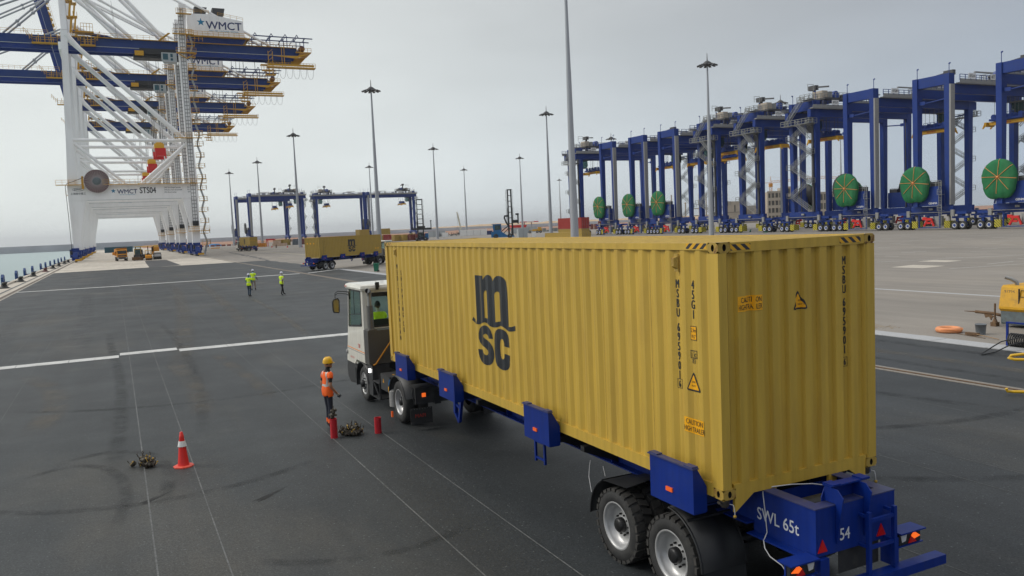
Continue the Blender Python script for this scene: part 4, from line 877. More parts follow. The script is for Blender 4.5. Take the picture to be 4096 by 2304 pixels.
    for x in (.70, 1.60): MB().prism([(x-.07,1.045),(x+.07,1.045),(x,1.185)], -.76, -.7515, 'y').build('triangle_reflector', 'reflector_red', e_)
    MB().box(1.0,1.62,-.70,-.69,.72,.985).build('rear_flap', 'rubber', e_)
    if numbers:
        sign_text('number_text', '54', .19, (.955,-.7545,1.12), (1,0,0), (0,0,1), 'white_letters', e_, .002, .85)
        sign_text('load_text', 'SWL 65t', .205, (.6085,.14,1.165), (0,-1,0), (0,0,1), 'white_letters', e_, .002, .88)
    # side ladder, landing leg, rope
    for y0 in (4.30,):
        ld = MB()
        for y in (y0, y0+.31): ld.box(.02,.055,y,y+.04,.85,1.60)
        for z in (.90, 1.17, 1.44): ld.box(.025,.05,y0+.04,y0+.31,z,z+.03)
        ld.build('side_ladder', B, e_)
    for s_ in (0, 1):
        x = .45 if not s_ else 1.95
        x += -.22 if not s_ else .22; lg = MB(); lg.beam((x,8.55,1.3),(x,8.60,.86),.07,.09); lg.beam((x,8.20,1.3),(x,8.40,.72),.06,.07); lg.beam((x,8.62,.88),(x,8.40,.70),.06,.06); lg.beam((x,8.3,1.0),(x,8.58,1.05),.04,.05); lg.build('landing_leg', B, e_)
    for y0 in (3.05, 3.78, 6.9, 8.9):
        for xs in (1, -1): MB().prism([(1.219-xs*1.20,1.44),(1.219-xs*1.20,1.36),(1.219-xs*.80,1.20),(1.219-xs*.62,1.12),(1.219-xs*.62,1.44)], y0, y0+.10, 'y').build('outrigger_gusset', 'black_steel', e_)
    return e_
trailer = make_trailer('blue skeletal container trailer marked SWL 65t under the large yellow container', (0,0,0), 0)
# slack cable over the rear box and hanging ends
cb = MB(); cb.tube([(1.62,-.02,1.42),(1.5,-.06,1.45),(1.2,-.14,1.545),(.95,-.06,1.56),(.72,.02,1.55),(.62,.04,1.545),(.604,.03,1.50),(.603,.0,1.3),(.60,-.03,1.05),(.50,-.08,.99),(.46,-.14,.93),(.46,-.22,.86),(.50,-.36,.80),(.52,-.42,.72)], .007, 6)
cb.tube([(.52,-.42,.72),(.48,-.47,.72),(.46,-.5,.66),(.47,-.5,.56),(.49,-.5,.53)], .012, 6)
tag(cb.build('cable', 'cable_white'), 'thin white cable looped over the rear blue box of the trailer', 'cable')
cb = MB(); cb.tube([(.3,3.35,1.12),(.28,3.35,1.04),(.22,3.28,.9),(.16,3.12,.72)], .006, 5); cb.tube([(.33,3.05,1.10),(.32,3.0,1.02),(.30,2.95,.98)], .005, 5)
tag(cb.build('cable', 'cable_white'), 'short white cable ends dangling below the trailer beam', 'cable')
# twist locks under the corner castings
for (x, y) in ((.09,.09),(2.35,.09)):
    t = thing('twist_lock', 'dark twist lock under the rear %s bottom corner of the big yellow container' % ('left' if x < 1 else 'right'), 'twist lock', (x, y, 1.46))
    mb = MB(); mb.lathe([(0,.055),(.05,.05),(.06,.03),(.045,0),(.05,-.03),(.035,-.05),(0,-.05)], (0,0,0), 'z', 10); mb.box(-.08,.06,-.02,.03,.0,.03); mb.build('lock_body', 'lock_steel', t)
    MB().tube([(.02,-.06,-.0),(.05,-.09,-.01),(.055,-.1,-.06),(.06,-.1,-.12)], .005, 5).build('pull_wire', 'cable_white', t); MB().lathe([(0,.02),(.018,.01),(.02,-.01),(0,-.025)], (.06,-.1,-.14), 'z', 8).build('pull_knob', 'brass_yellow', t)
# ------------------------------------------------------------------ terminal tractor
def make_tractor(label, loc, rz, full=True):
    e_ = thing('terminal_tractor', label, 'tractor truck', loc, rz)
    K = 'charcoal'; BK = 'black_steel'
    ch = MB(); ch.box(.55,.70,10.7,16.0,.62,.92); ch.box(1.74,1.89,10.7,16.0,.62,.92); ch.box(.70,1.74,11.0,11.1,.62,.92); ch.box(.70,1.74,13.2,13.4,.60,.92); ch.cyl((.4,11.83,.53),(2.04,11.83,.53),.12); ch.box(.6,1.84,11.3,12.5,.93,1.14); ch.build('chassis', BK, e_)
    MB().box(.08,.95,10.72,10.76,.66,1.03).box(.08,.95,10.721,11.2,1.03,1.045).build('rear_plate', K, e_); MB().box(1.49,2.36,10.72,10.76,.66,1.03).build('rear_plate', K, e_)
    o = MB().box(.24,.33,10.70,10.72,.82,.91).build('rear_lamp', 'light_orange', e_)
    MB().box(.345,.42,10.705,10.72,.83,.90).build('rear_lamp_housing', BK, e_)
    hd = MB().tube([(.02,10.74,1.0),(.0,10.72,.95),(.03,10.72,.78),(.05,10.73,.70),(.05,10.73,.66)], .016, 6); hd.build('grab_handle', BK, e_)
    for s_ in (0, 1):
        X = lambda x: 2.438-x if s_ else x
        fl = MB().box(*sorted((X(.02),X(.56))), 10.94, 10.955, .14, .52).build('mud_flap', 'rubber', e_)
        if full:
            x0 = X(.12) if not s_ else X(.47)
            sign_text('flap_text', 'MAFI', .12, (x0, 10.936, .30), (1,0,0), (0,0,1), 'red_dark_print', fl, .006, 1.05)
            for k in range(8): MB().cyl((X(.05+k*.065),10.93,.50),(X(.05+k*.065),10.94,.50),.007,n=6).build('flap_bolt', 'galvanised', fl)
        g = MB(); arc_guard(g, 11.83, .53, .64, 8, 165, X(-.01), X(.66), n=20); g.build('rear_mudguard', K, e_)
        lug_wheel('wheel', e_, (X(.03), 11.83, .53), 1 if s_ else -1, R_=.53, w=.28, tread=False, rim_r=.31)
        lug_wheel('wheel', e_, (X(.34), 11.83, .53), 1 if s_ else -1, R_=.53, w=.28, tread=False, rim_r=.31, hub=False)
        w_ = lug_wheel('wheel', e_, (X(.04), 14.93, .50), 1 if s_ else -1, R_=.50, w=.30, tread=False, rim_r=.30, dish=.02)
        for k in range(8):
            a = k*math.pi/4; MB().lathe([(0,0),(.03,.002)], (0,0,0), 'x', 8).xf(lambda p: Vector((-.004 if not s_ else .004, p.y*1.2+math.cos(a)*.22, p.z*1.2+math.sin(a)*.22))).build('rim_hole', 'black_hole', w_)
        g = MB(); arc_guard(g, 14.93, .50, .60, -12, 172, X(-.0), X(.40), n=20); g.build('front_mudguard', BK, e_)
    bt = MB().box(.04,.50,12.52,13.30,.62,1.03).build('battery_box', K, e_)
    MB().prism([(13.02,.82),(13.10,.82),(13.06,.92)], .034, .0395, 'x').build('warning_label', 'sticker_amber', bt); MB().prism([(.20,12.80),(.28,12.80),(.24,12.88)], 1.031, 1.034, 'z').build('warning_label', 'sticker_amber', bt)
    MB().cyl((.12,12.42,.70),(.12,12.42,.32),.14,n=14).lathe([(.14,0),(.08,.04),(0,.05)], (.12,12.42,.70), 'z', 14).build('air_reservoir', 'grey_panel', e_)
    MB().tube([(.03,12.48,.98),(.0,12.46,.86),(.04,12.46,.8)], .02, 6).build('air_hose', 'stacker_blue', e_); MB().box(-.01,.03,12.44,12.52,.66,.80).build('tag_plate', 'sticker_amber', e_)
    MB().box(-.02,.02,12.30,12.36,.02,.16).xf(lambda p: Vector((p.x, p.y, p.z+.05))).build('side_marker', 'reflector_orange', e_)
    st = MB()
    for z, y in ((.30,13.75),(.72,13.75)): st.box(.02,.42,y-.35,y+.30,z,z+.03)
    st.beam((.05,13.42,.30),(.05,13.40,.95),.04,.03); st.beam((.04,13.45,.32),(.04,13.95,.70),.03,.03); st.box(.03,.05,14.02,14.06,.30,.98); st.build('step', K, e_)
    sk = MB(); sk.prism([(14.35,.98),(14.35,.30),(14.02,.30),(13.96,.75),(13.96,1.14),(14.45,1.14)], .02, .50, 'x'); sk.build('side_panel', K, e_)
    MB().box(-.02,.012,14.10,14.19,.93,1.02).build('work_lamp', 'lamp_white', e_)
    fs = MB(); fs.prism([(15.42,.97),(16.42,.97),(16.50,.80),(16.46,.50),(16.2,.36),(15.55,.42)], .0, 2.438, 'x'); fs.build('front_bumper', K, e_)
    MB().box(-.004,-.0,15.52,15.62,.56,.86).build('step_recess', 'black_hole', e_)
    # cab: single-seat, on the left
    CW = 1.30; prof = [(14.42,1.13),(14.40,3.14),(15.86,3.14),(16.10,2.0),(16.36,1.12),(16.38,.98),(15.55,.98),(15.35,1.13)]
    def cabside(x0, x1):
        mb = MB(); wy = [(14.62,2.16),(14.60,3.08),(15.74,3.08),(15.97,2.04)]
        for x in (x0, x1):
            vs, fs = poly2d(prof, [wy]); mb.add([(x, a, b_) for a, b_ in vs], fs)
        for lp in (prof, wy):
            k = len(lp); mb.add([(x0, a, b_) for a, b_ in lp]+[(x1, a, b_) for a, b_ in lp], [(i, (i+1) % k, (i+1) % k+k, i+k) for i in range(k)])
        return mb
    body = cabside(-.02, .03); body.add(*[x for x in [cabside(CW-.05, CW)]][0:0]) if False else None
    body.build('cab_side', 'cab_white', e_); cabside(CW-.05, CW).build('cab_side', 'cab_white', e_)
    MB().add([(.005,a,b_) for a, b_ in ((14.60,2.14),(14.58,3.10),(15.76,3.10),(15.99,2.02))],[(0,1,2,3)]).build('side_window', 'cab_glass', e_)
    MB().add([(CW-.03,a,b_) for a, b_ in ((14.60,2.14),(14.58,3.10),(15.76,3.10),(15.99,2.02))],[(0,1,2,3)]).build('side_window', 'cab_glass', e_)
    wf = MB(); pts = [(-.024,a,b_) for a, b_ in ((14.61,2.15),(14.59,3.09),(15.75,3.09),(15.98,2.03))]
    for i in range(4): wf.beam(pts[i], pts[(i+1) % 4], .012, .05)
    wf.beam((-.024,14.66,2.47),(-.024,15.86,2.36),.012,.02); wf.beam((-.024,15.3,2.42),(-.024,15.26,3.06),.012,.02); wf.build('window_seal', BK, e_)
    rw = MB(); vs, fs = poly2d([(.0,1.13),(CW-.02,1.13),(CW-.02,3.14),(.0,3.14)], [[(.14,2.12),(CW-.12,2.12),(CW-.12,3.02),(.14,3.02)]])
    rw.add([(a, 14.41, b_) for a, b_ in vs], fs).add([(a, 14.45, b_) for a, b_ in vs], fs); rw.build('rear_wall', 'cab_white', e_)
    MB().quad((.14,14.43,2.12),(CW-.12,14.43,2.12),(CW-.12,14.43,3.02),(.14,14.43,3.02)).build('rear_window', 'cab_glass', e_)
    wf = MB(); pts = [(.14,14.405,2.12),(CW-.12,14.405,2.12),(CW-.12,14.405,3.02),(.14,14.405,3.02)]
    for i in range(4): wf.beam(pts[i], pts[(i+1) % 4], .05 if i != 2 else .05, .012, up=(0,1,0))
    wf.box(.14,CW-.12,14.40,14.408,2.93,3.02); wf.beam((.55,14.39,3.0),(.95,14.39,2.72),.012,.02); wf.beam((.62,14.39,3.0),(1.0,14.39,2.76),.012,.02); wf.build('wiper_and_seal', BK, e_)
    ff = MB(); ff.add([(.03,16.36,1.12),(CW-.05,16.36,1.12),(CW-.05,16.10,2.0),(.03,16.10,2.0)],[(0,1,2,3)]); ff.box(.0,CW-.02,15.35,16.3,1.0,1.05); ff.build('cab_front', 'cab_white', e_)
    MB().add([(.03,16.08,2.0),(CW-.05,16.08,2.0),(CW-.05,15.84,3.12),(.03,15.84,3.12)],[(0,1,2,3)]).build('windscreen', 'cab_glass', e_)
    rf = MB(); rp = [(-.07,14.34),(CW+.04,14.34),(CW+.04,15.95),(-.07,15.95)]; cx, cy = CW/2, 15.15
    def ring(s_, z): return [((x-cx)*s_+cx, (y-cy)*s_+cy, z) for x, y in rp]
    vs = ring(1,3.12)+ring(1.02,3.17)+ring(.99,3.24)+ring(.88,3.27); rf.add(vs, [(4*j+i,4*j+(i+1) % 4,4*j+4+(i+1) % 4,4*j+4+i) for j in range(3) for i in range(4)]+[(12,13,14,15),(3,2,1,0)]); rf.build('roof', 'cab_white', e_)
    if full:
        sign_text('brand_text', 'MAFI', .085, (-.098,15.93,3.155), (0,-1,0), (0,0,1), 'red_print', e_, .004, 1.0)
        sign_text('model_text', 'T 230', .15, (-.0235,15.12,1.50), (0,-1,0), (0,0,1), 'red_print', e_, .004, .62)
        sign_text('dealer_text', 'FORKLIFTCENTER', .070, (-.0235,15.98,1.12), (0,-1,0), (0,0,1), 'red_print', e_, .002, .72)
    MB().add([(-.0225,14.44,1.40),(-.0225,16.27,1.40),(-.0225,16.255,1.425),(-.0225,14.44,1.425)],[(0,1,2,3)]).build('orange_stripe', 'strap_orange', e_)
    MB().add([(-.0225,14.44,1.355),(-.0225,16.29,1.355),(-.0225,16.287,1.372),(-.0225,14.44,1.372)],[(0,1,2,3)]).build('panel_gap', 'grey_panel', e_)
    MB().lathe([(0,-.03),(.06,-.02),(.07,0),(.07,.05)], (-.03,16.30,1.25), 'x', 14).build('headlamp', 'grey_panel', e_)
    # engine housing with perforated sheet, exhaust
    en = MB().box(-.04,1.15,14.0,14.40,1.16,2.06); en.build('engine_mesh_housing', 'mesh_metal', e_)
    if full:
        dt = MB()
        for i in range(46):
            for j in range(38): x = -.02+i*.0255; z = 1.18+j*.0235; dt.quad((x,13.998,z),(x+.012,13.998,z),(x+.012,13.998,z+.012),(x,13.998,z+.012))
        for i in range(15):
            for j in range(38): y = 14.015+i*.0255; z = 1.18+j*.0235; dt.quad((-.042,y,z),(-.042,y+.012,z),(-.042,y+.012,z+.012),(-.042,y,z+.012))
        o = dt.build('perforations', 'black_steel', e_); o['kind'] = 'stuff'
    ex = MB(); ex.cyl((.10,14.16,2.06),(.10,14.16,3.0),.062,n=16); ex.tube([(.10,14.16,2.98),(.10,14.15,3.06),(.07,14.12,3.12),(.03,14.06,3.13)], .068, 12); ex.build('exhaust_pipe', 'exhaust_metal', e_)
    MB().cyl((.10,14.16,2.08),(.10,14.16,2.72),.088,n=16,cap=False).box(.0,.22,13.99,14.30,2.06,2.10).build('exhaust_guard', 'mesh_metal', e_)
    MB().lathe([(0,0),(.062,0)], (.028,14.052,3.13), 'y', 12).build('exhaust_mouth', 'black_hole', e_)
    MB().tube([(.05,13.94,1.14),(.12,13.93,1.17),(.62,13.92,1.82),(.80,13.92,2.0)], .022, 8).build('grab_rail', 'machine_orange', e_)
    if full: MB().box(.34,.42,14.30,14.38,3.12,3.30).box(.33,.43,14.27,14.31,3.18,3.33).build('roof_work_lamp', BK, e_)
    mr = MB(); mr.tube([(.0,15.80,3.0),(-.10,15.80,3.02),(-.36,15.72,3.06),(-.44,15.70,3.0),(-.44,15.70,2.86)], .012, 6); mr.tube([(.0,15.80,2.90),(-.10,15.80,2.96),(-.36,15.72,3.0),(-.42,15.70,2.96)], .010, 6); mr.box(-.03,.0,15.76,15.84,2.80,3.02); mr.build('mirror_arm', BK, e_)
    mh = MB().prism([(-.50,2.46),(-.36,2.44),(-.34,2.50),(-.33,2.80),(-.37,2.87),(-.50,2.84),(-.535,2.78),(-.53,2.52)], 15.66, 15.74, 'y').build('mirror_housing', BK, e_)
    MB().prism([(-.49,2.49),(-.37,2.47),(-.36,2.78),(-.39,2.84),(-.49,2.82),(-.51,2.76),(-.51,2.54)], 15.650, 15.656, 'y').build('mirror_glass', 'mirror_glass', mh)
    if full:
        MB().box(.42,.98,15.0,15.10,1.55,2.24).box(.44,.96,15.10,15.55,1.55,1.68).build('driver_seat', 'seat_black', e_)
        MB().tube([(.70+math.cos(a)*.2, 15.72+math.sin(a)*.08, 2.12+math.sin(a)*.17) for a in [k*math.pi/8 for k in range(16)]], .014, 6, closed=True).box(.3,1.1,15.80,15.98,1.5,2.05).build('steering_wheel', 'seat_black', e_)
        bag = MB().lathe([(0,0),(.12,.02),(.17,.1),(.15,.2),(.06,.27),(0,.28)], (.95,14.1,2.06), 'z', 10); bag.xf(lambda p: p+Vector((noise.noise(p*9)*.04, noise.noise(p*9+Vector((5,0,0)))*.04, noise.noise(p*9+Vector((0,5,0)))*.03))); mat('plastic_film', (.4,.4,.39), .3); bag.build('plastic_wrap', 'plastic_film', e_)
    return e_
tractor = make_tractor('white and black terminal tractor with driver pulling the large yellow container', (0,0,0), 0)
# ------------------------------------------------------------------ second and third truck trains, built once more with fewer details
def second_container(label, loc, rz, H_, logo_side):
    e_ = thing('shipping_container', label, 'container', loc, rz)
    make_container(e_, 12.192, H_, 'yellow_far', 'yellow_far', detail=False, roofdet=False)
    off = Z0+(2.896-H_)*.55; xs = 2.438
    def fn(u, v, o=.006): d = side_depth(u)+.012-o; return ((xs-d) if logo_side == 'R' else d, u, v-off)
    fl = (lambda u: 12.192-u) if logo_side == 'R' else (lambda u: u)
    for sh in (poly2d(LOGO_M, LOGO_H), poly2d(LOGO_S), poly2d(LOGO_C)):
        place2d(([(fl(u), v) for u, v in sh[0]], sh[1]), fn, RB).build('logo_letter', 'black_print', e_)
    for s, u0 in (('MEDITERRANEAN', .8), ('SHIPPING CO', 1.08)):
        uu = u0 if logo_side == 'R' else 12.192-u0; sg = 1 if logo_side == 'R' else -1
        vertical_code(e_, s, fn, .15, .135, (uu, 3.75), sg, RB, sx=.75, bold=.015)
    for a in (11.0, 11.5):
        uu = a if logo_side == 'R' else 12.192-a; place2d(poly2d([(uu-.12,2.35),(uu+.12,2.35),(uu+.12,2.5),(uu-.12,2.5)]), fn, RB).build('caution_label', 'sticker_amber', e_)
    for a in (.35, .9, 1.45): MB().quad((a,.004,1.75),(a+.2,.004,1.75),(a+.2,.004,1.9),(a,.004,1.9)).build('caution_label', 'sticker_amber', e_)
    return e_
T2 = (15.85, 97.7); A2 = R(-56.2)
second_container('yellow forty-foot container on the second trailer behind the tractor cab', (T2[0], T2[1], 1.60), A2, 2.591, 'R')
make_trailer('blue trailer under the second yellow container with two ladders', (T2[0], T2[1], .04), A2, full=False)
make_tractor('tractor at the head of the second container, mostly hidden by the big container', (T2[0], T2[1], .02), A2, full=False)
T3 = (32.3, 258.5); A3 = R(7.1)
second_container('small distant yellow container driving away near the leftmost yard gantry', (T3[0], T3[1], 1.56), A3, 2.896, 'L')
make_trailer('blue trailer under the small distant yellow container', (T3[0], T3[1], 0), A3, full=False)
make_tractor('distant tractor pulling the small yellow container away', (T3[0], T3[1], 0), A3, full=False)
# ------------------------------------------------------------------ ship-to-shore quay cranes
def oval2d(rx, ry, t, n=24): return poly2d([(math.cos(2*math.pi*k/n)*rx, math.sin(2*math.pi*k/n)*ry) for k in range(n)], [[(math.cos(2*math.pi*k/n)*(rx-t), math.sin(2*math.pi*k/n)*(ry-t)) for k in range(n)]])
def star(e_, x, y, z, r, mt='logo_cyan'):
    vs, fs = poly2d([(x+a*r, z+b_*r) for a, b_ in STAR]); MB().add([(u, y, v) for u, v in vs], fs).build('star_mark', mt, e_)
def make_sts(idx, Y, label, raised):
    e_ = thing('quay_crane', label, 'crane', (0, Y, 0), 0, 'white and blue quay cranes along the berth')
    Wm, B, Y_ = 'crane_white', 'boom_blue', 'walk_yellow'; D = 17.0
    for j, y in enumerate((0.0, D)):
        for s_ in (-1, 1):
            X = lambda x: x*s_ if s_ < 0 else x*s_
            # lower splayed leg, x given for the landside (positive)
            lg = MB(); lg.prism([(s_*15.2,3.1),(s_*15.3,6.4),(s_*15.55,19.5),(s_*12.0,19.5),(s_*11.45,15.9),(s_*13.35,6.4),(s_*13.2,3.1)], y-.75, y+.75, 'y')
            lg.build('portal_leg', Wm, e_)
            up = MB()
            if s_ < 0: up.prism([(-15.45,19.5),(-14.95,31),(-14.1,58.5),(-12.6,58.5),(-13.35,31),(-13.0,19.5)], y-.75, y+.75, 'y')
            else: up.prism([(15.6,19.5),(15.25,31),(15.15,55),(15.9,67),(14.1,67),(13.25,55),(13.45,31),(13.6,19.5)], y-.75, y+.75, 'y')
            up.build('upper_leg', Wm, e_)
            # bogies
            bg_ = MB(); xc = s_*14.9 if s_ < 0 else 14.2; 
            bg_.box(xc-.9,xc+.9,y-1.3,y+1.3,2.7,3.6)
            for dy in (-2.3, 2.3):
                bg_.prism([(y+dy-1.9,1.3),(y+dy+1.9,1.3),(y+dy+1.0,2.6),(y+dy-1.0,2.6)], xc-.55, xc+.55, 'x'); bg_.box(xc-.8,xc+.8,y+dy-2.0,y+dy+2.0,.55,1.25); bg_.cyl((xc-1.0,y+dy,1.6),(xc+1.0,y+dy,1.6),.35,n=10)
            bg_.box(xc-1.3,xc-.9,y-.6,y+.6,1.2,3.3); bg_.box(xc+.95,xc+1.3,y-1.5,y+.4,1.5,3.0)
            o = bg_.build('bogie', 'crane_blue', e_)
            wm = MB()
            for dy in (-3.7,-2.8,-1.8,-.9,.9,1.8,2.8,3.7): wm.cyl((xc-.12,y+dy,.36),(xc+.12,y+dy,.36),.36,n=14)
            for dy in (-2.3, 2.3): wm.cyl((xc-.9,y+dy-1.4,2.0),(xc-.9,y+dy-1.4,3.0),.25,n=8)
            w_ = wm.build('bogie_wheels', 'black_steel', o); w_['kind'] = 'stuff'
            bu = MB(); bu.box(xc-.1,xc+1.4,y-4.45,y-4.2,.35,.85); bu.box(xc+.2,xc+1.4,y+4.0,y+4.2,.35,.8); bu.build('bumper', Y_, o)
        # portal beam and lattice of one frame
        pb = MB(); pb.prism([(-15.5,15.7),(15.6,15.7),(15.6,19.5),(-15.5,19.5)], y-.86, y+.86, 'y'); pb.build('portal_beam', Wm, e_)
        MB().box(-11.3,11.3,y-.9,y-.861,15.62,15.75).build('beam_flange', 'cabin_grey', e_)
        MB().cyl((-13.6,y,31.1),(13.8,y,31.1),.42,n=12).build('tie_tube', Wm, e_)
        MB().tube([(-13.0,y,57.4),(-12.3,y,56.4),(-10.2,y,54.1),(12.6,y,32.0),(13.5,y,31.2)], [.95,.85,.62,.60,.45], 12).build('diagonal_tube', Wm, e_)
        MB().cyl((-13.2,y,30.2),(-1.6,y,19.5),.38,n=12).build('brace_tube', Wm, e_); MB().cyl((13.4,y,30.2),(1.4,y,19.5),.38,n=12).build('brace_tube', Wm, e_)
        # upper A-frame column and the apex
        yi = 5.0 if j == 0 else 12.0
        MB().beam((-13.3,y,58.5),(-13.5,(y+yi)/2+(0),72.5),1.35,1.35).beam((-13.5,(y+yi)/2,72.5),(-13.5,yi,85.5),1.25,1.25).build('mast_column', Wm, e_)
        for (a, b_, r_) in (((-13.2,72.3),(2.6,58.5),.48),((-13.5,85.2),(10.6,58.9),.50),((-13.0,72.2),(8.2,60.9),.26),((-13.5,85.3),(38.6,58.6),.34)):
            MB().cyl((a[0],yi if a[1] > 80 else (y+yi)/2,a[1]),(b_[0],(6.2 if j == 0 else 10.8),b_[1]),r_,n=10).build('stay_tube', Wm, e_)
        MB().beam((-2,yi,68),(-1.2,yi,58.4),.06,.06).build('hoist_rope', 'dark_grey', e_)
    for x in (-14.4, 14.5):
        MB().box(x-.65,x+.65,.87,D-.87,16.2,18.9).build('side_sill_beam', Wm, e_); MB().cyl((x,.5,31.1),(x,D-.5,31.1),.42,n=10).build('side_tie_tube', Wm, e_)
        MB().box(x-.5,x+.5,.76,D-.76,54.0,55.8).build('upper_cross_beam', Wm, e_)
    MB().box(-14.2,-12.8,5.0,12.0,84.6,86.2).build('apex_beam', Wm, e_)
    # main girders
    x0 = -16.4
    for y in (6.0, 9.8):
        g = MB(); g.prism([(x0,56.25),(46.0,56.25),(46.8,57.2),(45.6,58.4),(x0,58.4)], y, y+1.3, 'y'); g.build('main_girder', B, e_)
        MB().box(x0,44.8,y+.1,y+.9,54.85,56.1).build('trolley_beam', 'crane_blue', e_)
        MB().box(x0,44.8,y-.12,y+1.42,56.11,56.24).build('girder_flange', 'cabin_grey', e_)
    MB().box(-12,44,7.31,9.79,56.3,56.6).build('girder_cross_ties', 'crane_blue', e_)
    rl = MB(); railing(rl, [(-12.0,5.4,58.45),(13.0,5.4,58.45)], 1.1, .035, 1.5); railing(rl, [(31.5,5.4,58.45),(45.3,5.4,58.45)], 1.1, .035, 1.5); rl.build('girder_railing', Y_, e_)
    MB().box(-12,45.5,5.2,6.0,58.35,58.45).build('girder_walkway', Y_, e_)
    # boom
    bo = link('boom', None, e_, loc=(-16.6, 0, 56.4))
    if raised: bo.rotation_euler = (0, R(78.5), 0)
    for y in (6.0, 9.8):
        MB().box(-68,-.1,y,y+1.3,-.15,2.0).build('boom_girder', B, bo); MB().box(-68,-.1,y+.1,y+.9,-1.55,-.3).build('boom_track', 'crane_blue', bo); MB().box(-68,-.1,y-.12,y+1.42,-.29,-.16).build('boom_flange', 'cabin_grey', bo)
    MB().box(-68,-66,6,11,-.1,2.0).box(-40,-39,7.31,9.79,0,1).box(-20,-19,7.31,9.79,0,1).build('boom_cross_tie', B, bo)
    rl = MB(); railing(rl, [(-68,5.4,2.05),(-.5,5.4,2.05)], 1.1, .035, 1.5); rl.build('boom_railing', Y_, bo)
    if raised:
        ld = MB()
        for k in range(30): ld.box(-3-k*2.0,-2.2-k*2.0,4.6,6.0,2.0,2.6)
        ld.build('boom_walkway', Y_, bo)
    else:
        for y in (6.6, 10.4):
            for (a, b_, r_) in (((-27.2,58.5),(-13.5,71.2),.26),((-45,58.5),(-13.6,72.4),.26),((-62,58.5),(-13.6,84.5),.26)):
                c_ = MB(); c_.cyl((a[0],y,a[1]),(b_[0],y,b_[1]),r_,n=8)
                for t in (.25,.5,.75): q = Vector((a[0],y,a[1])).lerp(Vector((b_[0],y,b_[1])), t); c_.lathe([(0,-.5),(.42,-.3),(.42,.3),(0,.5)], q, 'x', 8)
                c_.build('forestay', 'pole_grey', e_)
    # hinge platforms
    for xa, xb in ((-22.5,-13.8),(-11.6,-5.2)):
        h_ = MB(); h_.box(xa+1.6,xb-1.2,4.3,5.9,56.0,56.25); railing(h_, [(xa,4.3,58.4),(xa+1.8,4.3,56.2),(xb-1.3,4.3,56.2),(xb,4.3,58.4)], 1.3, .05, .9)
        for k in range(5): h_.beam((xa+1.8+k*(xb-xa-3.1)/4,4.4,56.2),(xa+1.8+k*(xb-xa-3.1)/4,4.4,58.4),.16,.16)
        h_.build('hinge_platform', Y_, e_)
    MB().tube([(-11.6,8.5,60.3),(-3.6,8.5,59.3),(-1.3,8.5,58.8)], [.42,.42,.2], 12).build('latch_cylinder', B, e_)
    h_ = MB()
    for z in (62, 66, 70, 74, 78): h_.box(-12.5,-11.0,.0,3.0,z,z+.2); railing(h_, [(-11.0,.0,z+.2),(-11.0,3.0,z+.2)], 1.2, .05, 1.0); h_.beam((-11.9,.6,z-3.9),(-11.4,.6,z),.5,.08)
    h_.build('mast_ladder', Y_, e_)
    h_ = MB(); h_.box(-11,-6.6,6,9,59.6,60.0); railing(h_, [(-9.6,6,60.0),(-6.8,6,60.0)], 2.0, .05, .7); h_.build('hinge_top_platform', Y_, e_)
    # machinery house
    mh = MB(); mh.prism([(16.4,60.1),(31.2,60.1),(31.2,64.9),(22.2,66.3),(16.4,66.1)], 5.2, 12.6, 'y'); hs = mh.build('machinery_house', Wm, e_)
    MB().prism([(16.6,58.45),(30.6,58.45),(31.8,60.0),(16.2,60.0)], 5.4, 12.4, 'y').build('house_base', 'crane_blue', e_)
    pf = MB(); pf.box(15.8,32.6,3.9,13.4,59.95,60.12); railing(pf, [(16.0,3.95,60.1),(32.5,3.95,60.1)], 1.15, .04, 1.3); railing(pf, [(16.4,5.2,66.1),(22.2,5.2,66.3)], 1.0, .035, 1.5); railing(pf, [(24.5,5.2,65.9),(31.2,5.2,64.9)], 1.0, .035, 1.5); railing(pf, [(16.0,3.95,58.5),(20.0,3.95,58.5)], 1.2, .05, 1.); pf.build('house_platform', Y_, e_)
    for x in (18.6, 23.3): MB().prism([(x,66.4),(x+2.9,66.4),(x+3.3,68.3),(x,68.3)], 6.0, 9.5, 'y').build('cooling_unit', 'dark_grey', e_)
    sign_text('logo_text', 'WMCT', 2.95, (21.3,5.19,62.35), (1,0,0), (0,0,1), 'logo_navy', e_, .05, 1.02); star(e_, 20.0, 5.18, 64.0, 1.1)
    sign_text('logo_text', 'WEST MED CONTAINER TERMINAL', .62, (22.0,5.19,61.6), (1,0,0), (0,0,1), 'logo_cyan', e_, .0, .80)
    # back truss over the girder end
    tr = MB()
    for y in (6.2, 11.2):
        tr.beam((32.5,y,61.5),(50.6,y,61.4),.22,.28); tr.beam((32.0,y,60.3),(48.8,y,60.3),.18,.22)
        for x in (33.4,36,38.4,41,43.2,45.8,48): tr.beam((x,y,58.4),(x,y,61.4 if x in (33.4,38.4,43.2,48) else 60.3),.2,.2)
        for x in (34.4,38.9,42.8,46.1): tr.beam((x-1.2,y,60.4),(x,y,62.3),.18,.18); tr.beam((x,y,62.3),(x+.5,y,61.4),.18,.18)
    for x in (34.4,38.9,42.8,46.1,48.6): tr.beam((x,6.2,61.5),(x,11.2,61.5),.15,.15)
    tr.build('service_crane_truss', 'deep_blue', e_)
    MB().lathe([(0,-1.1),(.85,-1.0),(.85,1.0),(0,1.1)], (47.6,8,58.6), 'y', 14).build('rope_drum', 'reel_maroon', e_)
    bk = MB(); bk.box(45.4,49.8,5,12.2,57.1,57.3); railing(bk, [(45.6,5,57.3),(49.8,5,57.3)], 1.1, .045, .9); bk.prism([(37.5,54.85),(47.5,54.85),(49.6,57.0),(38.5,56.2)], 11.3, 11.5, 'y'); bk.prism([(38.5,55.9),(45.5,55.3),(49.3,57.05),(46,56.1)], 5.0, 5.2, 'y')
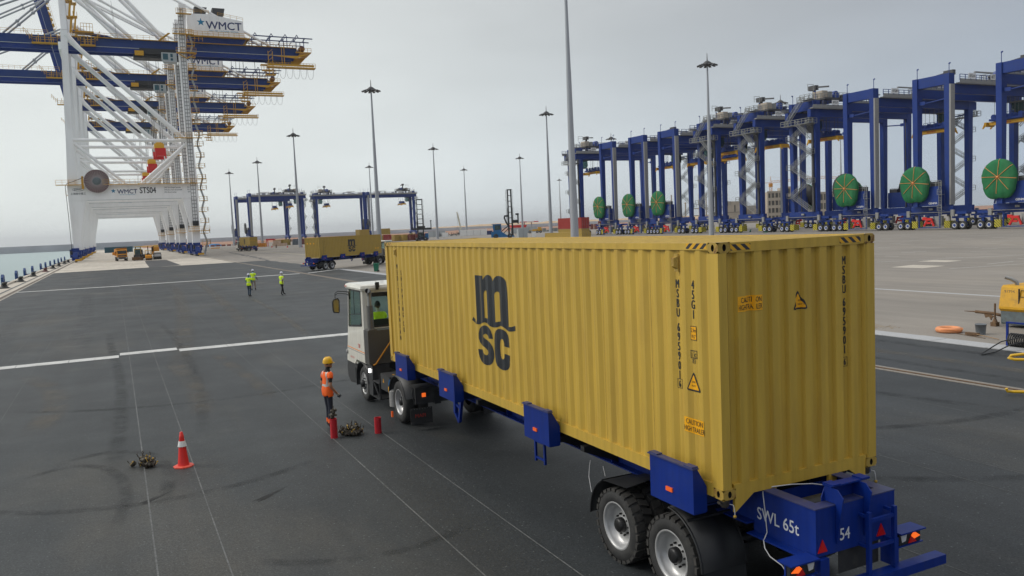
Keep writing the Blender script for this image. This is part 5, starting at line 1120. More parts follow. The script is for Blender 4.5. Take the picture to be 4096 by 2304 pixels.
    bk.box(37.0,50.6,4.2,6.2,52.45,52.75); railing(bk, [(37.0,4.2,52.75),(50.6,4.2,52.75)], 1.1, .045, .8); bk.box(37.2,50.2,4.2,4.3,52.9,53.5)
    for x in (37.4,38.6,41.2,41.9): bk.beam((x,4.6,50.0 if x < 39 else 52.7),(x,4.6,57.0 if x < 39 else 58.6),.16,.16)
    for k in range(6): bk.beam((37.4,4.6,51+k*1.1),(38.6,4.6,52+k*1.1),.12,.12)
    bk.box(36.4,39.2,4.2,6.0,50.3,50.5); bk.box(35.6,38.4,4.2,6.0,51.5,51.7); bk.box(35.2,37.2,4.2,6.0,53.0,53.2); railing(bk, [(36.4,4.2,50.5),(39.2,4.2,50.5)], 1.2, .05, .7); railing(bk, [(35.2,4.2,51.7),(38.2,4.2,51.7)], 1.2, .05, .7); bk.build('rear_gantry_platform', Y_, e_)
    # festoon cables
    fs = MB()
    def loop(xa, xb, zt, sag, y=7.6):
        fs.tube([(xa+(xb-xa)*(.5-.5*math.cos(t*math.pi/8)), y, zt-sag*math.sin(t*math.pi/8)**.6) for t in range(9)], .035, 4, cap=False)
    for k, (xa, xb) in enumerate(((18.6,22.0),(22.0,25.2),(25.2,27.6),(27.6,28.8),(28.8,29.8),(29.8,30.8),(30.8,34.0),(34.0,37.5))): loop(xa, xb, 54.8, 4.6 if xb-xa > 1.5 else 4.9)
    for k in range(6): loop(38.4+k*2.0, 40.1+k*2.0, 52.4, 2.9, 5.0)
    fs.build('festoon_cables', 'cable_black', e_)
    # trolley, operator cab, ropes, spreader
    MB().box(2.5,14.2,6.4,10.6,53.9,54.8).box(4,13,5.8,11,54.8,56.3).build('trolley', 'black_steel', e_); MB().box(2.8,5.0,5.7,6.3,54.4,55.6).build('trolley_box', 'machine_yellow', e_)
    cb = MB(); cb.prism([(9.3,55.1),(13.1,55.1),(13.1,52.6),(9.9,52.6),(9.3,53.6)], 4.2, 6.6, 'y'); cbo = cb.build('operator_cab', 'cabin_grey', e_)
    MB().box(9.6,10.9,4.15,4.19,53.2,54.8).box(11.5,12.1,4.15,4.19,53.9,54.8).box(11.5,12.1,4.15,4.19,53.0,53.6).build('cab_window', 'container_teal', cbo)
    rp = MB()
    for x in (5.6,6.2,8.0,8.6):
        for y in (6.8, 10.2): rp.beam((x,y,54.0),(7.1+(x-7.1)*.75,y*.5+4.25,30.8),.05,.05)
    rp.build('hoist_ropes', 'dark_grey', e_)
    MB().prism([(5.9,30.9),(6.6,31.4),(7.7,31.4),(8.4,30.9),(8.4,29.8),(5.9,29.8)], 6.9, 10.1, 'y').build('headblock', 'bright_yellow', e_)
    sp = MB(); sp.box(6.1,8.2,7.0,10.0,28.9,29.7); sp.box(5.8,8.5,2.6,4.0,27.3,29.4); sp.box(6.4,7.9,4.0,13.0,28.3,28.9); sp.box(5.8,8.5,13,14.4,27.3,29.4)
    for x in (5.8, 8.2): sp.box(x,x+.35,2.5,2.9,26.6,27.3)
    sp.build('spreader', 'machine_red', e_)
    # land-leg cable trays, stair tower, platforms
    tr = MB()
    for y in (-.80, D-.8):
        for x in (13.75,14.35,14.95): tr.box(x-.06,x+.06,y-.08,y-.0,8.0,66.0)
        for k in range(60): tr.box(13.7,15.0,y-.09,y-.05,8.2+k*.97,8.36+k*.97)
    tr.build('cable_ladder', 'grey_panel', e_); MB().box(13.6,15.1,-1.4,-.76,8.3,9.5).build('lift_car', 'black_steel', e_)
    sf = MB(); pf = MB(); z = 0.2; k = 0
    while z < 58:
        dz = 2.95; a = (16.2, -.2, z) if k % 2 == 0 else (17.1, -.2, z); b_ = (17.1, -.2, z+dz) if k % 2 == 0 else (16.2, -.2, z+dz)
        if z < 31:
            flight(sf, a, b_, .8, (0,1,0), .04)
            pf.box(15.7,17.9,-.9,.6,z+dz-.12,z+dz) if k % 2 == 0 else pf.box(15.4,17.4,-.9,.6,z+dz-.12,z+dz); railing(pf, [(15.7,-.9,z+dz),(17.8,-.9,z+dz),(17.8,.6,z+dz)], 1.1, .04, 1.0)
        else:
            a = (a[0]-.0, -.2, z); flight(sf, (a[0]-.2,-.2,z), (b_[0]-.2,-.2,z+dz), .8, (0,1,0), .04); pf.box(15.4,17.4,-.9,.8,z+dz-.12,z+dz); railing(pf, [(15.4,-.9,z+dz),(17.3,-.9,z+dz)], 1.1, .05, 1.0)
        z += dz; k += 1
    sf.build('stair_flights', 'galvanised' if False else 'cabin_grey', e_); pf.build('stair_landings', Y_, e_)
    for (xa, xb, z) in ((-18.0,-12.2,19.55),(-7.3,17.8,19.55),(10.6,17.5,31.6),(12.4,17.8,6.7),(12.0,16.8,58.9),(12.6,17.6,54.0),(13.2,17.0,64.2)):
        pl = MB(); pl.box(xa,xb,-1.9,-.9,z,z+.16); railing(pl, [(xa,-1.9,z+.16),(xb,-1.9,z+.16)], 1.15, .035, 1.25); pl.build('walkway_platform', Y_, e_)
    MB().beam((12.8,-1.4,54),(15.2,-1.4,52.6),.2,.2).beam((17.6,-1.4,54),(15.2,-1.4,52.6),.2,.2).build('platform_brace', Y_, e_); MB().beam((11.2,-1.4,59),(9.0,4.5,58.2),.6,.12).build('access_gangway', Y_, e_)
    # cable reel
    rl = MB(); rl.lathe([(2.85,-.0),(2.95,-.25),(.5,-.25)], (-8.7,-1.6,20.5), 'y', 40, False); rl.lathe([(2.85,0),(2.95,.25),(.5,.25)], (-8.7,-1.6,20.5), 'y', 40, False); ro = rl.build('cable_reel', 'reel_maroon', e_)
    sp = MB()
    for k in range(36):
        a = 2*math.pi*k/36; sp.beam((-8.7+math.cos(a)*.6,-1.9,20.5+math.sin(a)*.6),(-8.7+math.cos(a)*3.15,-1.9,20.5+math.sin(a)*3.15),.06,.06,up=(0,1,0))
    o = sp.build('reel_spokes', 'white_paint', ro); MB().lathe([(1.0,-.34),(.9,-.5),(.4,-.55),(0,-.6)], (-8.7,-1.6,20.5), 'y', 20).build('reel_hub', 'worn_steel_blue', ro)
    MB().box(-12.2,-11.7,-1.6,-.9,18.6,21.8).build('reel_bracket', Y_, e_)
    MB().tube([(-11.5,-1.6,21.6),(-13.5,-1.7,20.7),(-15.6,-1.8,19.9),(-15.9,-1.6,19.2),(-15.7,-1.6,10),(-15.6,-1.5,.3)], .07, 6).build('supply_cable', 'cable_black', e_)
    # signage on the portal beam
    yy = -.868
    star(e_, -5.05, yy, 17.95, .62); sign_text('logo_text', 'WMCT', 1.55, (-4.15,yy,17.25), (1,0,0), (0,0,1), 'logo_navy', e_, .03, .98)
    sign_text('logo_text', 'WEST MED CONTAINER TERMINAL', .32, (-3.7,yy,16.85), (1,0,0), (0,0,1), 'logo_cyan', e_, 0, .75)
    sign_text('crane_number', 'STS0%d' % idx, 2.2, (1.15,yy,17.25), (1,0,0), (0,0,1), 'black_print', e_, .04, .72)
    for k, (a, b_) in enumerate((('CMU Sous Simple Spreader','50 t'),('CMU Sous Twin Lift Spreader','65 t'),('CMU Sous Crochet','100 t'))):
        sign_text('load_text', a, .52, (7.1,yy,18.45-k*.62), (1,0,0), (0,0,1), 'black_print', e_, .004, .72); sign_text('load_text', b_, .52, (12.9,yy,18.45-k*.62), (1,0,0), (0,0,1), 'black_print', e_, .004, .72)
    vs, fs = oval2d(1.35, .42, .07); MB().add([(-13.1+u, yy, 18.45+v) for u, v in vs], fs).build('maker_oval', 'black_print', e_)
    sign_text('maker_text', 'ZPMC', .62, (-13.1,yy,18.24), (1,0,0), (0,0,1), 'black_print', e_, .02, 1.25, 'CENTER'); sign_text('maker_text', '上海振华重工', .62, (-13.15,yy,17.2), (1,0,0), (0,0,1), 'black_print', e_, .01, .95, 'CENTER')
    return e_
make_sts(4, 230, 'nearest white quay crane, with STS04 painted on its portal beam', False)
make_sts(5, 279, 'second white quay crane, marked STS05, its blue boom lowered over the water', False)
make_sts(6, 334, 'third white quay crane, marked STS06, blue boom raised steeply behind the first crane', True)
make_sts(7, 396, 'farthest white quay crane at the back of the row, marked STS07', True)
# ------------------------------------------------------------------ rubber-tyred gantry cranes; A side (x<0) power pack and reel, B side (x>0) stairs and trolley
_rw = {}
def rtg_wheel(parent, x, y, out, shared):
    e_ = link('wheel', None, parent, loc=(x, y, .82)); s_ = -out
    key = out
    if key not in shared:
        t = MB().lathe([(.42,s_*.05),(.46,0),(.70,0),(.78,s_*.05),(.82,s_*.12),(.82,s_*.44),(.78,s_*.5),(.70,s_*.55),(.4,s_*.53)], (0,0,0), 'x', 22).mesh('tyre', 'rubber')
        r_ = MB().lathe([(.44,s_*.03),(.42,-s_*.02),(.33,-s_*.01),(.30,s_*.12),(.26,s_*.14)], (0,0,0), 'x', 18).mesh('rim', 'rim_white')
        h_ = MB().lathe([(.27,s_*.13),(.24,s_*.02),(.16,-s_*.02),(0,-s_*.03)], (0,0,0), 'x', 14).mesh('hub', 'rim_blue'); shared[key] = (t, r_, h_)
    t, r_, h_ = shared[key]; link('tyre', t, e_); link('rim', r_, e_); link('hub', h_, e_)
def sign_board(e_, x, y, z, w, h, face, parts):
    """face -1 looks towards -y; parts = (text,size,dx,dz,mat,bold,sx)"""
    bd = MB().box(x-w/2,x+w/2,min(y,y+face*.06),max(y,y+face*.06),z,z+h).build('sign_board', 'sign_white', e_)
    for (t, s_, dx, dz, m_, b_, sx) in parts: sign_text('sign_text', t, s_, (x+face*-1*dx if face < 0 else x-dx, y+face*.066, z+dz), ((1 if face < 0 else -1),0,0), (0,0,1), m_, bd, b_, sx, 'CENTER')
    return bd
_sh = {}
def make_rtg():
    e_ = thing('yard_gantry', 'x', 'gantry crane')
    B, G = 'crane_blue', 'galvanised'
    for sx in (-1, 1):
        X = 15.5*sx
        MB().box(X-.55,X+.55,-4.6,4.6,3.5,4.7).build('sill_beam', B, e_)
        MB().box(X-.75,X+.75,-7.6,7.6,3.0,3.5).build('lower_frame', B, e_)
        MB().box(X+sx*.6,X+sx*1.2,-4.6,4.6,3.42,3.52).box(X+sx*.7,X+sx*.95,-.5,.3,3.9,4.3).build('sill_walkway', 'grey_panel', e_)
        for sy in (-1, 1):
            w = MB(); w.prism([(-.55,4.7),(.55,4.7),(.8,28.4),(.8,30.3),(-.8,30.3),(-.8,28.4)], sy*3.5-.55, sy*3.5+.55, 'y'); w.xf(lambda p: Vector((p.x+X, p.y, p.z))); w.build('leg', B, e_)
            MB().beam((X,sy*3.5,30.3),(X,sy*3.5,32.3),.09,.09).beam((X,sy*3.5,32.2),(X+.3,sy*3.5,32.4),.25,.2).build('aerial_post', B, e_)
            # bogie with two wheel pairs and hazard box
            bg_ = MB(); bg_.box(X-.35,X+.35,sy*4.3-.0 if sy > 0 else sy*7.6,sy*7.6 if sy > 0 else sy*4.3,2.2,2.6)
            for yy in (5.2, 6.9): bg_.box(X-.2,X+.2,sy*yy-.22,sy*yy+.22,.8,2.3); bg_.cyl((X-.5,sy*yy,.82),(X+.5,sy*yy,.82),.15,n=8)
            bg_.box(X-.5,X+.5,sy*6.05-.5,sy*6.05+.5,2.6,3.0); bo = bg_.build('bogie', B, e_)
            for yy in (5.2, 6.9):
                rtg_wheel(bo if False else e_, X-.95, sy*yy, -1, _sh); rtg_wheel(e_, X+.95, sy*yy, 1, _sh)
            MB().box(X-.85,X+.85,sy*3.6-.62,sy*3.6+.62,.35,1.75).build('hazard_box', 'hazard_base', e_)
            MB().cyl((X-sx*0,sy*3.6,1.75),(X,sy*3.6,2.6),.22,n=10).build('drive_motor', 'grey_panel', e_); MB().box(X-.4,X+.4,sy*3.6-.35,sy*3.6+.35,2.6,3.0).build('drive_gear', 'dark_grey', e_)
            MB().box(X+sx*.8,X+sx*1.15,sy*4.9-.35,sy*4.9+.35,2.6,3.9).build('junction_box', 'grey_panel', e_)
        MB().box(X-.55,X+.55,-2.94,2.94,28.3,30.3).build('top_cross_beam', B, e_)
        MB().cyl((X,-2.9,25.6),(X,2.9,25.2),.14,n=8).box(X-.25,X+.25,1.6,2.9,25.0,25.7).build('cross_tie', B, e_)
    for sy in (-1, 1):
        MB().box(-14.9,17.6,sy*3.5-.5,sy*3.5+.5,26.5,28.25).build('main_girder', B, e_)
        MB().box(-14.6,17.6,sy*3.5-.12,sy*3.5+.12,28.25,28.45).build('trolley_rail', 'dark_grey', e_)
        wk = MB(); wk.box(-14.3,17.9,sy*4.06-.0 if sy > 0 else sy*4.9,sy*4.9 if sy > 0 else sy*4.06,28.3,28.5); wk.box(-14.3,17.9,sy*4.9-.03,sy*4.9+.03,28.5,29.2); wk.build('walkway', 'grey_panel', e_)
        rl = MB(); railing(rl, [(-14.3,sy*4.9,28.9),(17.9,sy*4.9,28.9)], 1.1, .05, 1.6); rl.build('walkway_railing', B, e_)
        MB().box(-9.5,-4.0,sy*4.6-.2,sy*4.6+.2,30.5,30.75).build('cable_chute', 'grey_panel', e_)
        f_ = sy; d_ = -1 if sy > 0 else 1
        for nm_, x, w, h, parts in (('40T',-4.4,1.5,1.05,(('40T',.95,0,.2,'black_print',.03,.8),)),('WMCT',6.0,2.4,1.25,(('WMCT',.72,.12,.38,'logo_navy',.03,.95),)),('GENMA',12.8,2.9,.75,(('GENMA',.68,-.25,.13,'black_print',.05,.9),('G',.62,1.15,.14,'red_print',.04,1.)))):
            sign_board(e_, x*(1 if sy < 0 else -1), sy*4.96, 29.25, w, h, f_, [(t, s_, dx, dz, m_, b_, sxx) for (t, s_, dx, dz, m_, b_, sxx) in parts])
    # grey cable tray on the -y leg of side A, thin ladders on the others
    MB().box(-16.3,-15.1,-4.42,-4.07,4.9,28.2).build('cable_tray', 'grey_panel', e_)
    MB().box(16.0,16.5,3.0,3.5,4.7,28.2).build('cable_tray', 'dark_grey', e_); MB().box(-14.9,-14.7,3.4,3.6,4.8,28.2).build('down_pipe', 'dark_grey', e_)
    # power pack, engine, reel and shade cloth on side A
    MB().box(-17.7,-16.15,-2.9,2.2,4.75,8.6).build('power_pack', B, e_)
    sign_text('maker_text', 'GENMA', .55, (-17.72,-.6,5.1), (0,-1,0), (0,0,1), 'sign_white', e_, .04, 1.)
    MB().box(-17.4,-16.4,-2.6,-.4,8.6,9.5).cyl((-17,.6,8.6),(-17,.6,9.9),.4,n=12).box(-17.3,-16.6,1.0,1.9,8.6,9.3).build('engine_parts', 'dark_grey', e_)
    rl = MB(); railing(rl, [(-17.8,-3.4,8.6),(-17.8,2.2,8.6)], 1.1, .04, 1.1); rl.build('power_pack_railing', G, e_)
    rs = MB(); rs.beam((-18.4,2.0,9.3),(-16.6,.2,4.8),.25,.25); rs.beam((-18.4,2.0,9.3),(-16.6,4.0,4.8),.25,.25); rs.box(-18.2,-17.5,1.5,2.6,4.7,9.0); rs.build('reel_support', B, e_)
    rc = MB(); rc.lathe([(.4,-.3),(3.1,-.28),(3.2,-.0),(3.1,.28),(.4,.3)], (-18.4,2.0,9.5), 'x', 36)
    rb = MB()
    for k in range(28): a = 2*math.pi*k/28; rb.beam((-18.4,2.0+math.cos(a)*.5,9.5+math.sin(a)*.5),(-18.4,2.0+math.cos(a)*3.2,9.5+math.sin(a)*3.2),.10,.7,up=(1,0,0))
    ro = rc.build('cable_reel', 'black_steel', e_); rb.build('reel_spokes', 'dark_grey', ro)
    # shade cloth: bag-like disc with sagging lower hem
    sc = MB(); n = 48; vs = []
    for ri, (rr_, dx) in enumerate(((0,-.42),(1.2,-.44),(2.4,-.42),(3.1,-.36),(3.26,-.05),(3.24,.34))):
        for k in range(n):
            a = 2*math.pi*k/n; q = rr_
            if ri >= 3 and math.sin(a) < -.35: q += (-.35-math.sin(a))*(.75+1.0*abs(math.sin(a*2.6+.4)))
            w = .05*math.sin(a*17+ri)*(ri > 1)+.03*noise.noise(Vector((math.cos(a)*3, math.sin(a)*3, ri)))
            vs.append((-18.4+dx+w, 2.0+math.cos(a)*q, 9.5+math.sin(a)*q))
    sc.add(vs, [(r_*n+k, r_*n+(k+1) % n, (r_+1)*n+(k+1) % n, (r_+1)*n+k) for r_ in range(5) for k in range(n)], True); so_ = sc.build('shade_cloth', 'shade_green', e_)
    st = MB()
    for k, a in enumerate((95, 38, 2, -42, -85, -130, 187, 142)): c_, s_ = math.cos(R(a)), math.sin(R(a)); st.tube([(-18.9,2.0,9.5),(-18.91,2.0+c_*1.6,9.5+s_*1.6),(-18.86,2.0+c_*2.9,9.5+s_*2.9),(-18.55,2.0+c_*3.32,9.5+s_*3.32)], .045, 5)
    st.lathe([(0,-.12),(.2,-.05),(.22,.05)], (-18.95,2.0,9.5), 'x', 8); st.build('tie_strap', 'strap_orange', so_)
    # red jack, access ladder, tank
    jk = MB(); jk.beam((-16.9,-1.2,.75),(-16.9,-.6,2.1),.3,.35); jk.beam((-16.9,1.0,.75),(-16.9,.2,2.1),.3,.35); jk.box(-17.1,-16.7,-.8,.6,1.9,2.4); jk.box(-17.0,-16.8,-.5,.4,1.2,1.6); jk.box(-17.1,-16.7,.5,1.3,2.0,2.6); jk.build('jack_frame', 'machine_red', e_)
    fr = MB()
    for y in (-2.4, 2.2): fr.box(-16.9,-16.7,y-.1,y+.1,.45,3.0)
    fr.box(-16.95,-16.65,-2.5,2.3,.40,.55); fr.build('jack_carrier', B, e_); MB().box(-16.4,-15.2,-2.1,-.9,.8,2.7).build('fluid_tank', 'grey_panel', e_)
    ld = MB()
    for y in (-3.5,-2.95): ld.box(-17.9,-17.82,y-.03,y+.03,.4,9.6)
    for k in range(28): ld.box(-17.88,-17.84,-3.5,-2.95,.6+k*.32,.66+k*.32)
    for z in (3.8, 6.9): ld.box(-18.1,-17.2,-3.7,-2.8,z,z+.06); railing(ld, [(-18.1,-3.7,z),(-18.1,-2.8,z)], 1.1, .04, .9)
    ld.build('access_ladder', G, e_)
    # stairs on side B
    z = 4.75; k = 0
    while z < 24.5:
        a = (16.9, -2.9 if k % 2 else 2.9, z); b_ = (16.9, 2.5 if k % 2 else -2.5, z+3.35); f_ = MB(); flight(f_, a, b_, .75, (1,0,0), .04); f_.build('stair_flight', G, e_)
        yl = 2.5 if k % 2 else -2.5; sg = 1 if yl > 0 else -1; l_ = MB(); l_.box(16.3,17.6,min(yl,yl+sg*1.3),max(yl,yl+sg*1.3),z+3.3,z+3.37); railing(l_, [(17.6,yl,z+3.35),(17.6,yl+sg*1.3,z+3.35),(16.3,yl+sg*1.3,z+3.35)], 1.1, .04, .8); l_.beam((17.2,yl+sg*.6,z+3.3),(16.0,yl+sg*.6,z+2.4),.1,.1); l_.build('stair_landing', G, e_)
        z += 3.35; k += 1
    pf = MB(); pf.box(16.1,18.6,-4.4,4.4,25.0,25.1); railing(pf, [(18.6,-4.4,25.1),(18.6,4.4,25.1)], 1.1, .045, 1.); railing(pf, [(16.1,4.4,25.1),(18.6,4.4,25.1)], 1.1, .045, 1.); railing(pf, [(16.1,-4.4,25.1),(18.6,-4.4,25.1)], 1.1, .045, 1.)
    flight(pf, (17.6,-3.8,25.1), (17.6,1.5,30.4), .8, (1,0,0), .045); pf.box(16.0,18.4,1.5,4.4,30.4,30.5); railing(pf, [(18.4,1.5,30.5),(18.4,4.4,30.5),(16,4.4,30.5)], 1.1, .045, 1.); flight(pf, (18.2,4.0,21.5), (18.2,.2,25.0), .8, (1,0,0), .045); pf.build('upper_stair_platform', G, e_)
    # trolley
    tb = MB().box(5.2,13.4,-4.3,4.3,30.6,31.0); 
    for x in (5.8, 12.8):
        for y in (-3.5, 3.5): tb.box(x-.4,x+.4,y-.3,y+.3,28.45,30.6)
    t_ = tb.build('trolley_frame', 'dark_grey', e_)
    MB().cyl((8.2,-2.9,31.9),(8.2,-1.6,31.9),.95,n=20).cyl((8.2,1.6,31.9),(8.2,2.9,31.9),.95,n=20).build('hoist_drum', 'rim_blue', e_)
    MB().box(7.3,9.3,-1.5,1.5,31.0,32.4).box(5.6,6.8,-3.5,-1.5,31.0,32.3).cyl((6.4,-1,31.6),(6.4,3,31.6),.45,n=10).box(9.8,11,-3.4,-1.2,31.0,31.9).build('hoist_machinery', 'dark_grey', e_)
    MB().box(11.5,13.2,.4,3.4,31.0,32.7).build('electric_house', 'building_stone', e_); MB().box(10.2,11.2,1.4,3.6,31.0,32.5).build('control_cabinet', 'grey_panel', e_)
    MB().beam((8.4,-3.6,31.0),(8.4,-3.6,34.3),.55,.55).box(7.9,8.9,-5.0,-2.7,34.0,35.1).beam((8.4,-2.8,34.6),(8.4,.9,34.2),.3,.36).build('service_jib', 'dark_grey', e_)
    rl = MB(); railing(rl, [(5.2,-4.3,31.0),(13.4,-4.3,31.0),(13.4,4.3,31.0),(5.2,4.3,31.0),(5.2,-4.3,31.0)], 1.15, .045, 1.1); railing(rl, [(11.6,-.8,33.3),(13.4,-.8,33.3)], 1.5, .045, .9); rl.build('trolley_railing', G, e_)
    MB().prism([(11.2,26.0),(13.2,26.0),(13.2,23.8),(11.6,23.5),(11.0,24.4)], -1.4, 1.2, 'y').build('operator_cab', 'cab_glass_dark', e_); MB().box(10.9,13.4,-1.6,1.4,26.0,26.3).box(11.2,13.2,-1.5,1.3,23.4,23.55).box(13.2,13.3,-1.5,1.3,23.5,26.0).build('cab_frame', 'dark_grey', e_)
    rp = MB()
    for x in (7.0, 9.8):
        for y in (-2.2,-1.2,1.2,2.2): rp.beam((x,y,30.6),(x,y,23.4),.05,.05)
    rp.build('hoist_ropes', 'dark_grey', e_)
    hb = MB().box(7.2,9.6,-3.6,3.6,22.35,22.8)
    for y in (-2.9,-.9,.9,2.9): hb.cyl((7.6,y,23.2),(8.0,y,23.2),.55,n=14); hb.cyl((8.8,y,23.2),(9.2,y,23.2),.55,n=14)
    railing(hb, [(7.2,-1.8,22.8),(7.2,1.8,22.8)], 1.1, .04, .8); hb.build('headblock', 'crane_blue', e_)
    sp = MB(); sp.box(7.7,8.2,-4.2,4.2,21.5,22.2); sp.box(8.6,9.1,-4.2,4.2,21.5,22.2)
    for y in (-1, 1): sp.box(7.0,9.8,y*4.3-.25,y*4.3+.25,21.3,22.2); sp.prism([(y*4.5,22.0),(y*5.0,20.9),(y*4.8,20.85),(y*4.3,21.4)], 7.0, 7.2, 'x'); sp.prism([(y*4.5,22.0),(y*5.0,20.9),(y*4.8,20.85),(y*4.3,21.4)], 9.6, 9.8, 'x')
    sp.build('spreader', 'machine_yellow', e_)
    sign_text('spreader_text', 'BROMMA', .62, (7.69,1.4,21.62), (0,-1,0), (0,0,1), 'red_dark_print', e_, .02, .9); sign_text('spreader_text', 'BROMMA', .62, (9.11,-1.4,21.62), (0,1,0), (0,0,1), 'red_dark_print', e_, .02, .9)
    return e_
rtg0 = make_rtg(); kids_index()
def rtg_no(e_, s):
    for sy in (-1, 1): sign_board(e_, -10.8 if sy < 0 else 10.8, sy*4.96, 29.25, 2.2, 1.05, sy, [(s, .72, 0, .25, 'black_print', .03, .72)])
first = True
for (no, cx, cy, flip, lb) in (
    ('RTG10',157.8,103.3,0,'blue yard gantry signed RTG10, green covered reel at its right neighbour'),
    ('RTG09',157.8,120.8,0,'blue yard gantry signed RTG09, with the green cloth slipping off its reel'),
    ('RTG17',157.8,136.9,1,'blue yard gantry signed RTG17, stairs zigzagging between its near legs'),
    ('RTG14',157.8,154.9,1,'blue yard gantry signed RTG14, in front of the unfinished building'),
    ('RTG12',157.8,171.3,1,'blue yard gantry signed RTG12, partly behind the tall grey light mast'),
    ('RTG16',157.8,189.4,0,'blue yard gantry signed RTG16, the rightmost of three with small green reels'),
    ('RTG13',157.8,204.8,0,'blue yard gantry signed RTG13, the middle of three with small green reels'),
    ('RTG15',157.8,222.0,0,'blue yard gantry signed RTG15, the leftmost one with a green reel'),
    ('RTG03',157.8,243.2,1,'blue yard gantry signed RTG03 at the far left end of the row'),
    ('RTG',157.8,85.9,0,'blue yard gantry cut off by the right picture edge, biggest green reel in front'),
    ('RTG',127.5,520,1,'distant gantry left of the two joined ones, spreader hanging at its left end'),
    ('RTG',161.6,520,0,'distant gantry right of the two joined ones, spreader hanging at its right end'),
    ('RTG',84.5,505,0,'nearer of the two overlapping distant gantries at far left'),
    ('RTG',81.5,540,0,'farther of the two overlapping distant gantries at far left')):
    g = 'blue rubber-tyred yard gantries'
    if first: o = rtg0; first = False; o.location = (cx, cy, 0); o['label'] = lb; o.rotation_euler = (0,0,R(180) if flip else 0)
    else:
        far = cy > 400; o = dup(rtg0, (cx, cy, 0), R(180) if flip else 0, lb, skip=('shade_cloth','tie_strap') if far else (('reel_spokes',) if cy != 120.8 else ()))
    o['group'] = g; rtg_no(o, no)
    if no == 'RTG09':
        for ch in bpy.data.objects:
            if ch.parent == o and ch.name.startswith('shade_cloth'): ch.rotation_euler = (0, 0, R(-1.5)); ch.location = (-.1, -.9, -.1)
# ------------------------------------------------------------------ people (each body is one continuous skinned mesh, faces +y locally)
def skin_mesh(name, V, E, sub=2):
    ks = list(V); me = bpy.data.meshes.new(name); me.from_pydata([V[k][0] for k in ks], [(ks.index(a), ks.index(b)) for a, b in E], [])
    o = bpy.data.objects.new(name, me); COL.objects.link(o); sm = o.modifiers.new('s', 'SKIN'); sm.use_smooth_shade = True
    for i, k in enumerate(ks):
        sv = me.skin_vertices[0].data[i]; r_ = V[k][1]; sv.radius = r_ if isinstance(r_, tuple) else (r_, r_); sv.use_root = (i == 0)
    m2 = o.modifiers.new('d', 'SUBSURF'); m2.levels = sub; m2.render_levels = sub
    dg = bpy.context.evaluated_depsgraph_get(); out = bpy.data.meshes.new_from_object(o.evaluated_get(dg)); bpy.data.objects.remove(o); bpy.data.meshes.remove(me); return out
def seg_dist(p, a, b): ab = b-a; t = max(0, min(1, (p-a).dot(ab)/max(1e-9, ab.length_squared))); return (p-(a+ab*t)).length
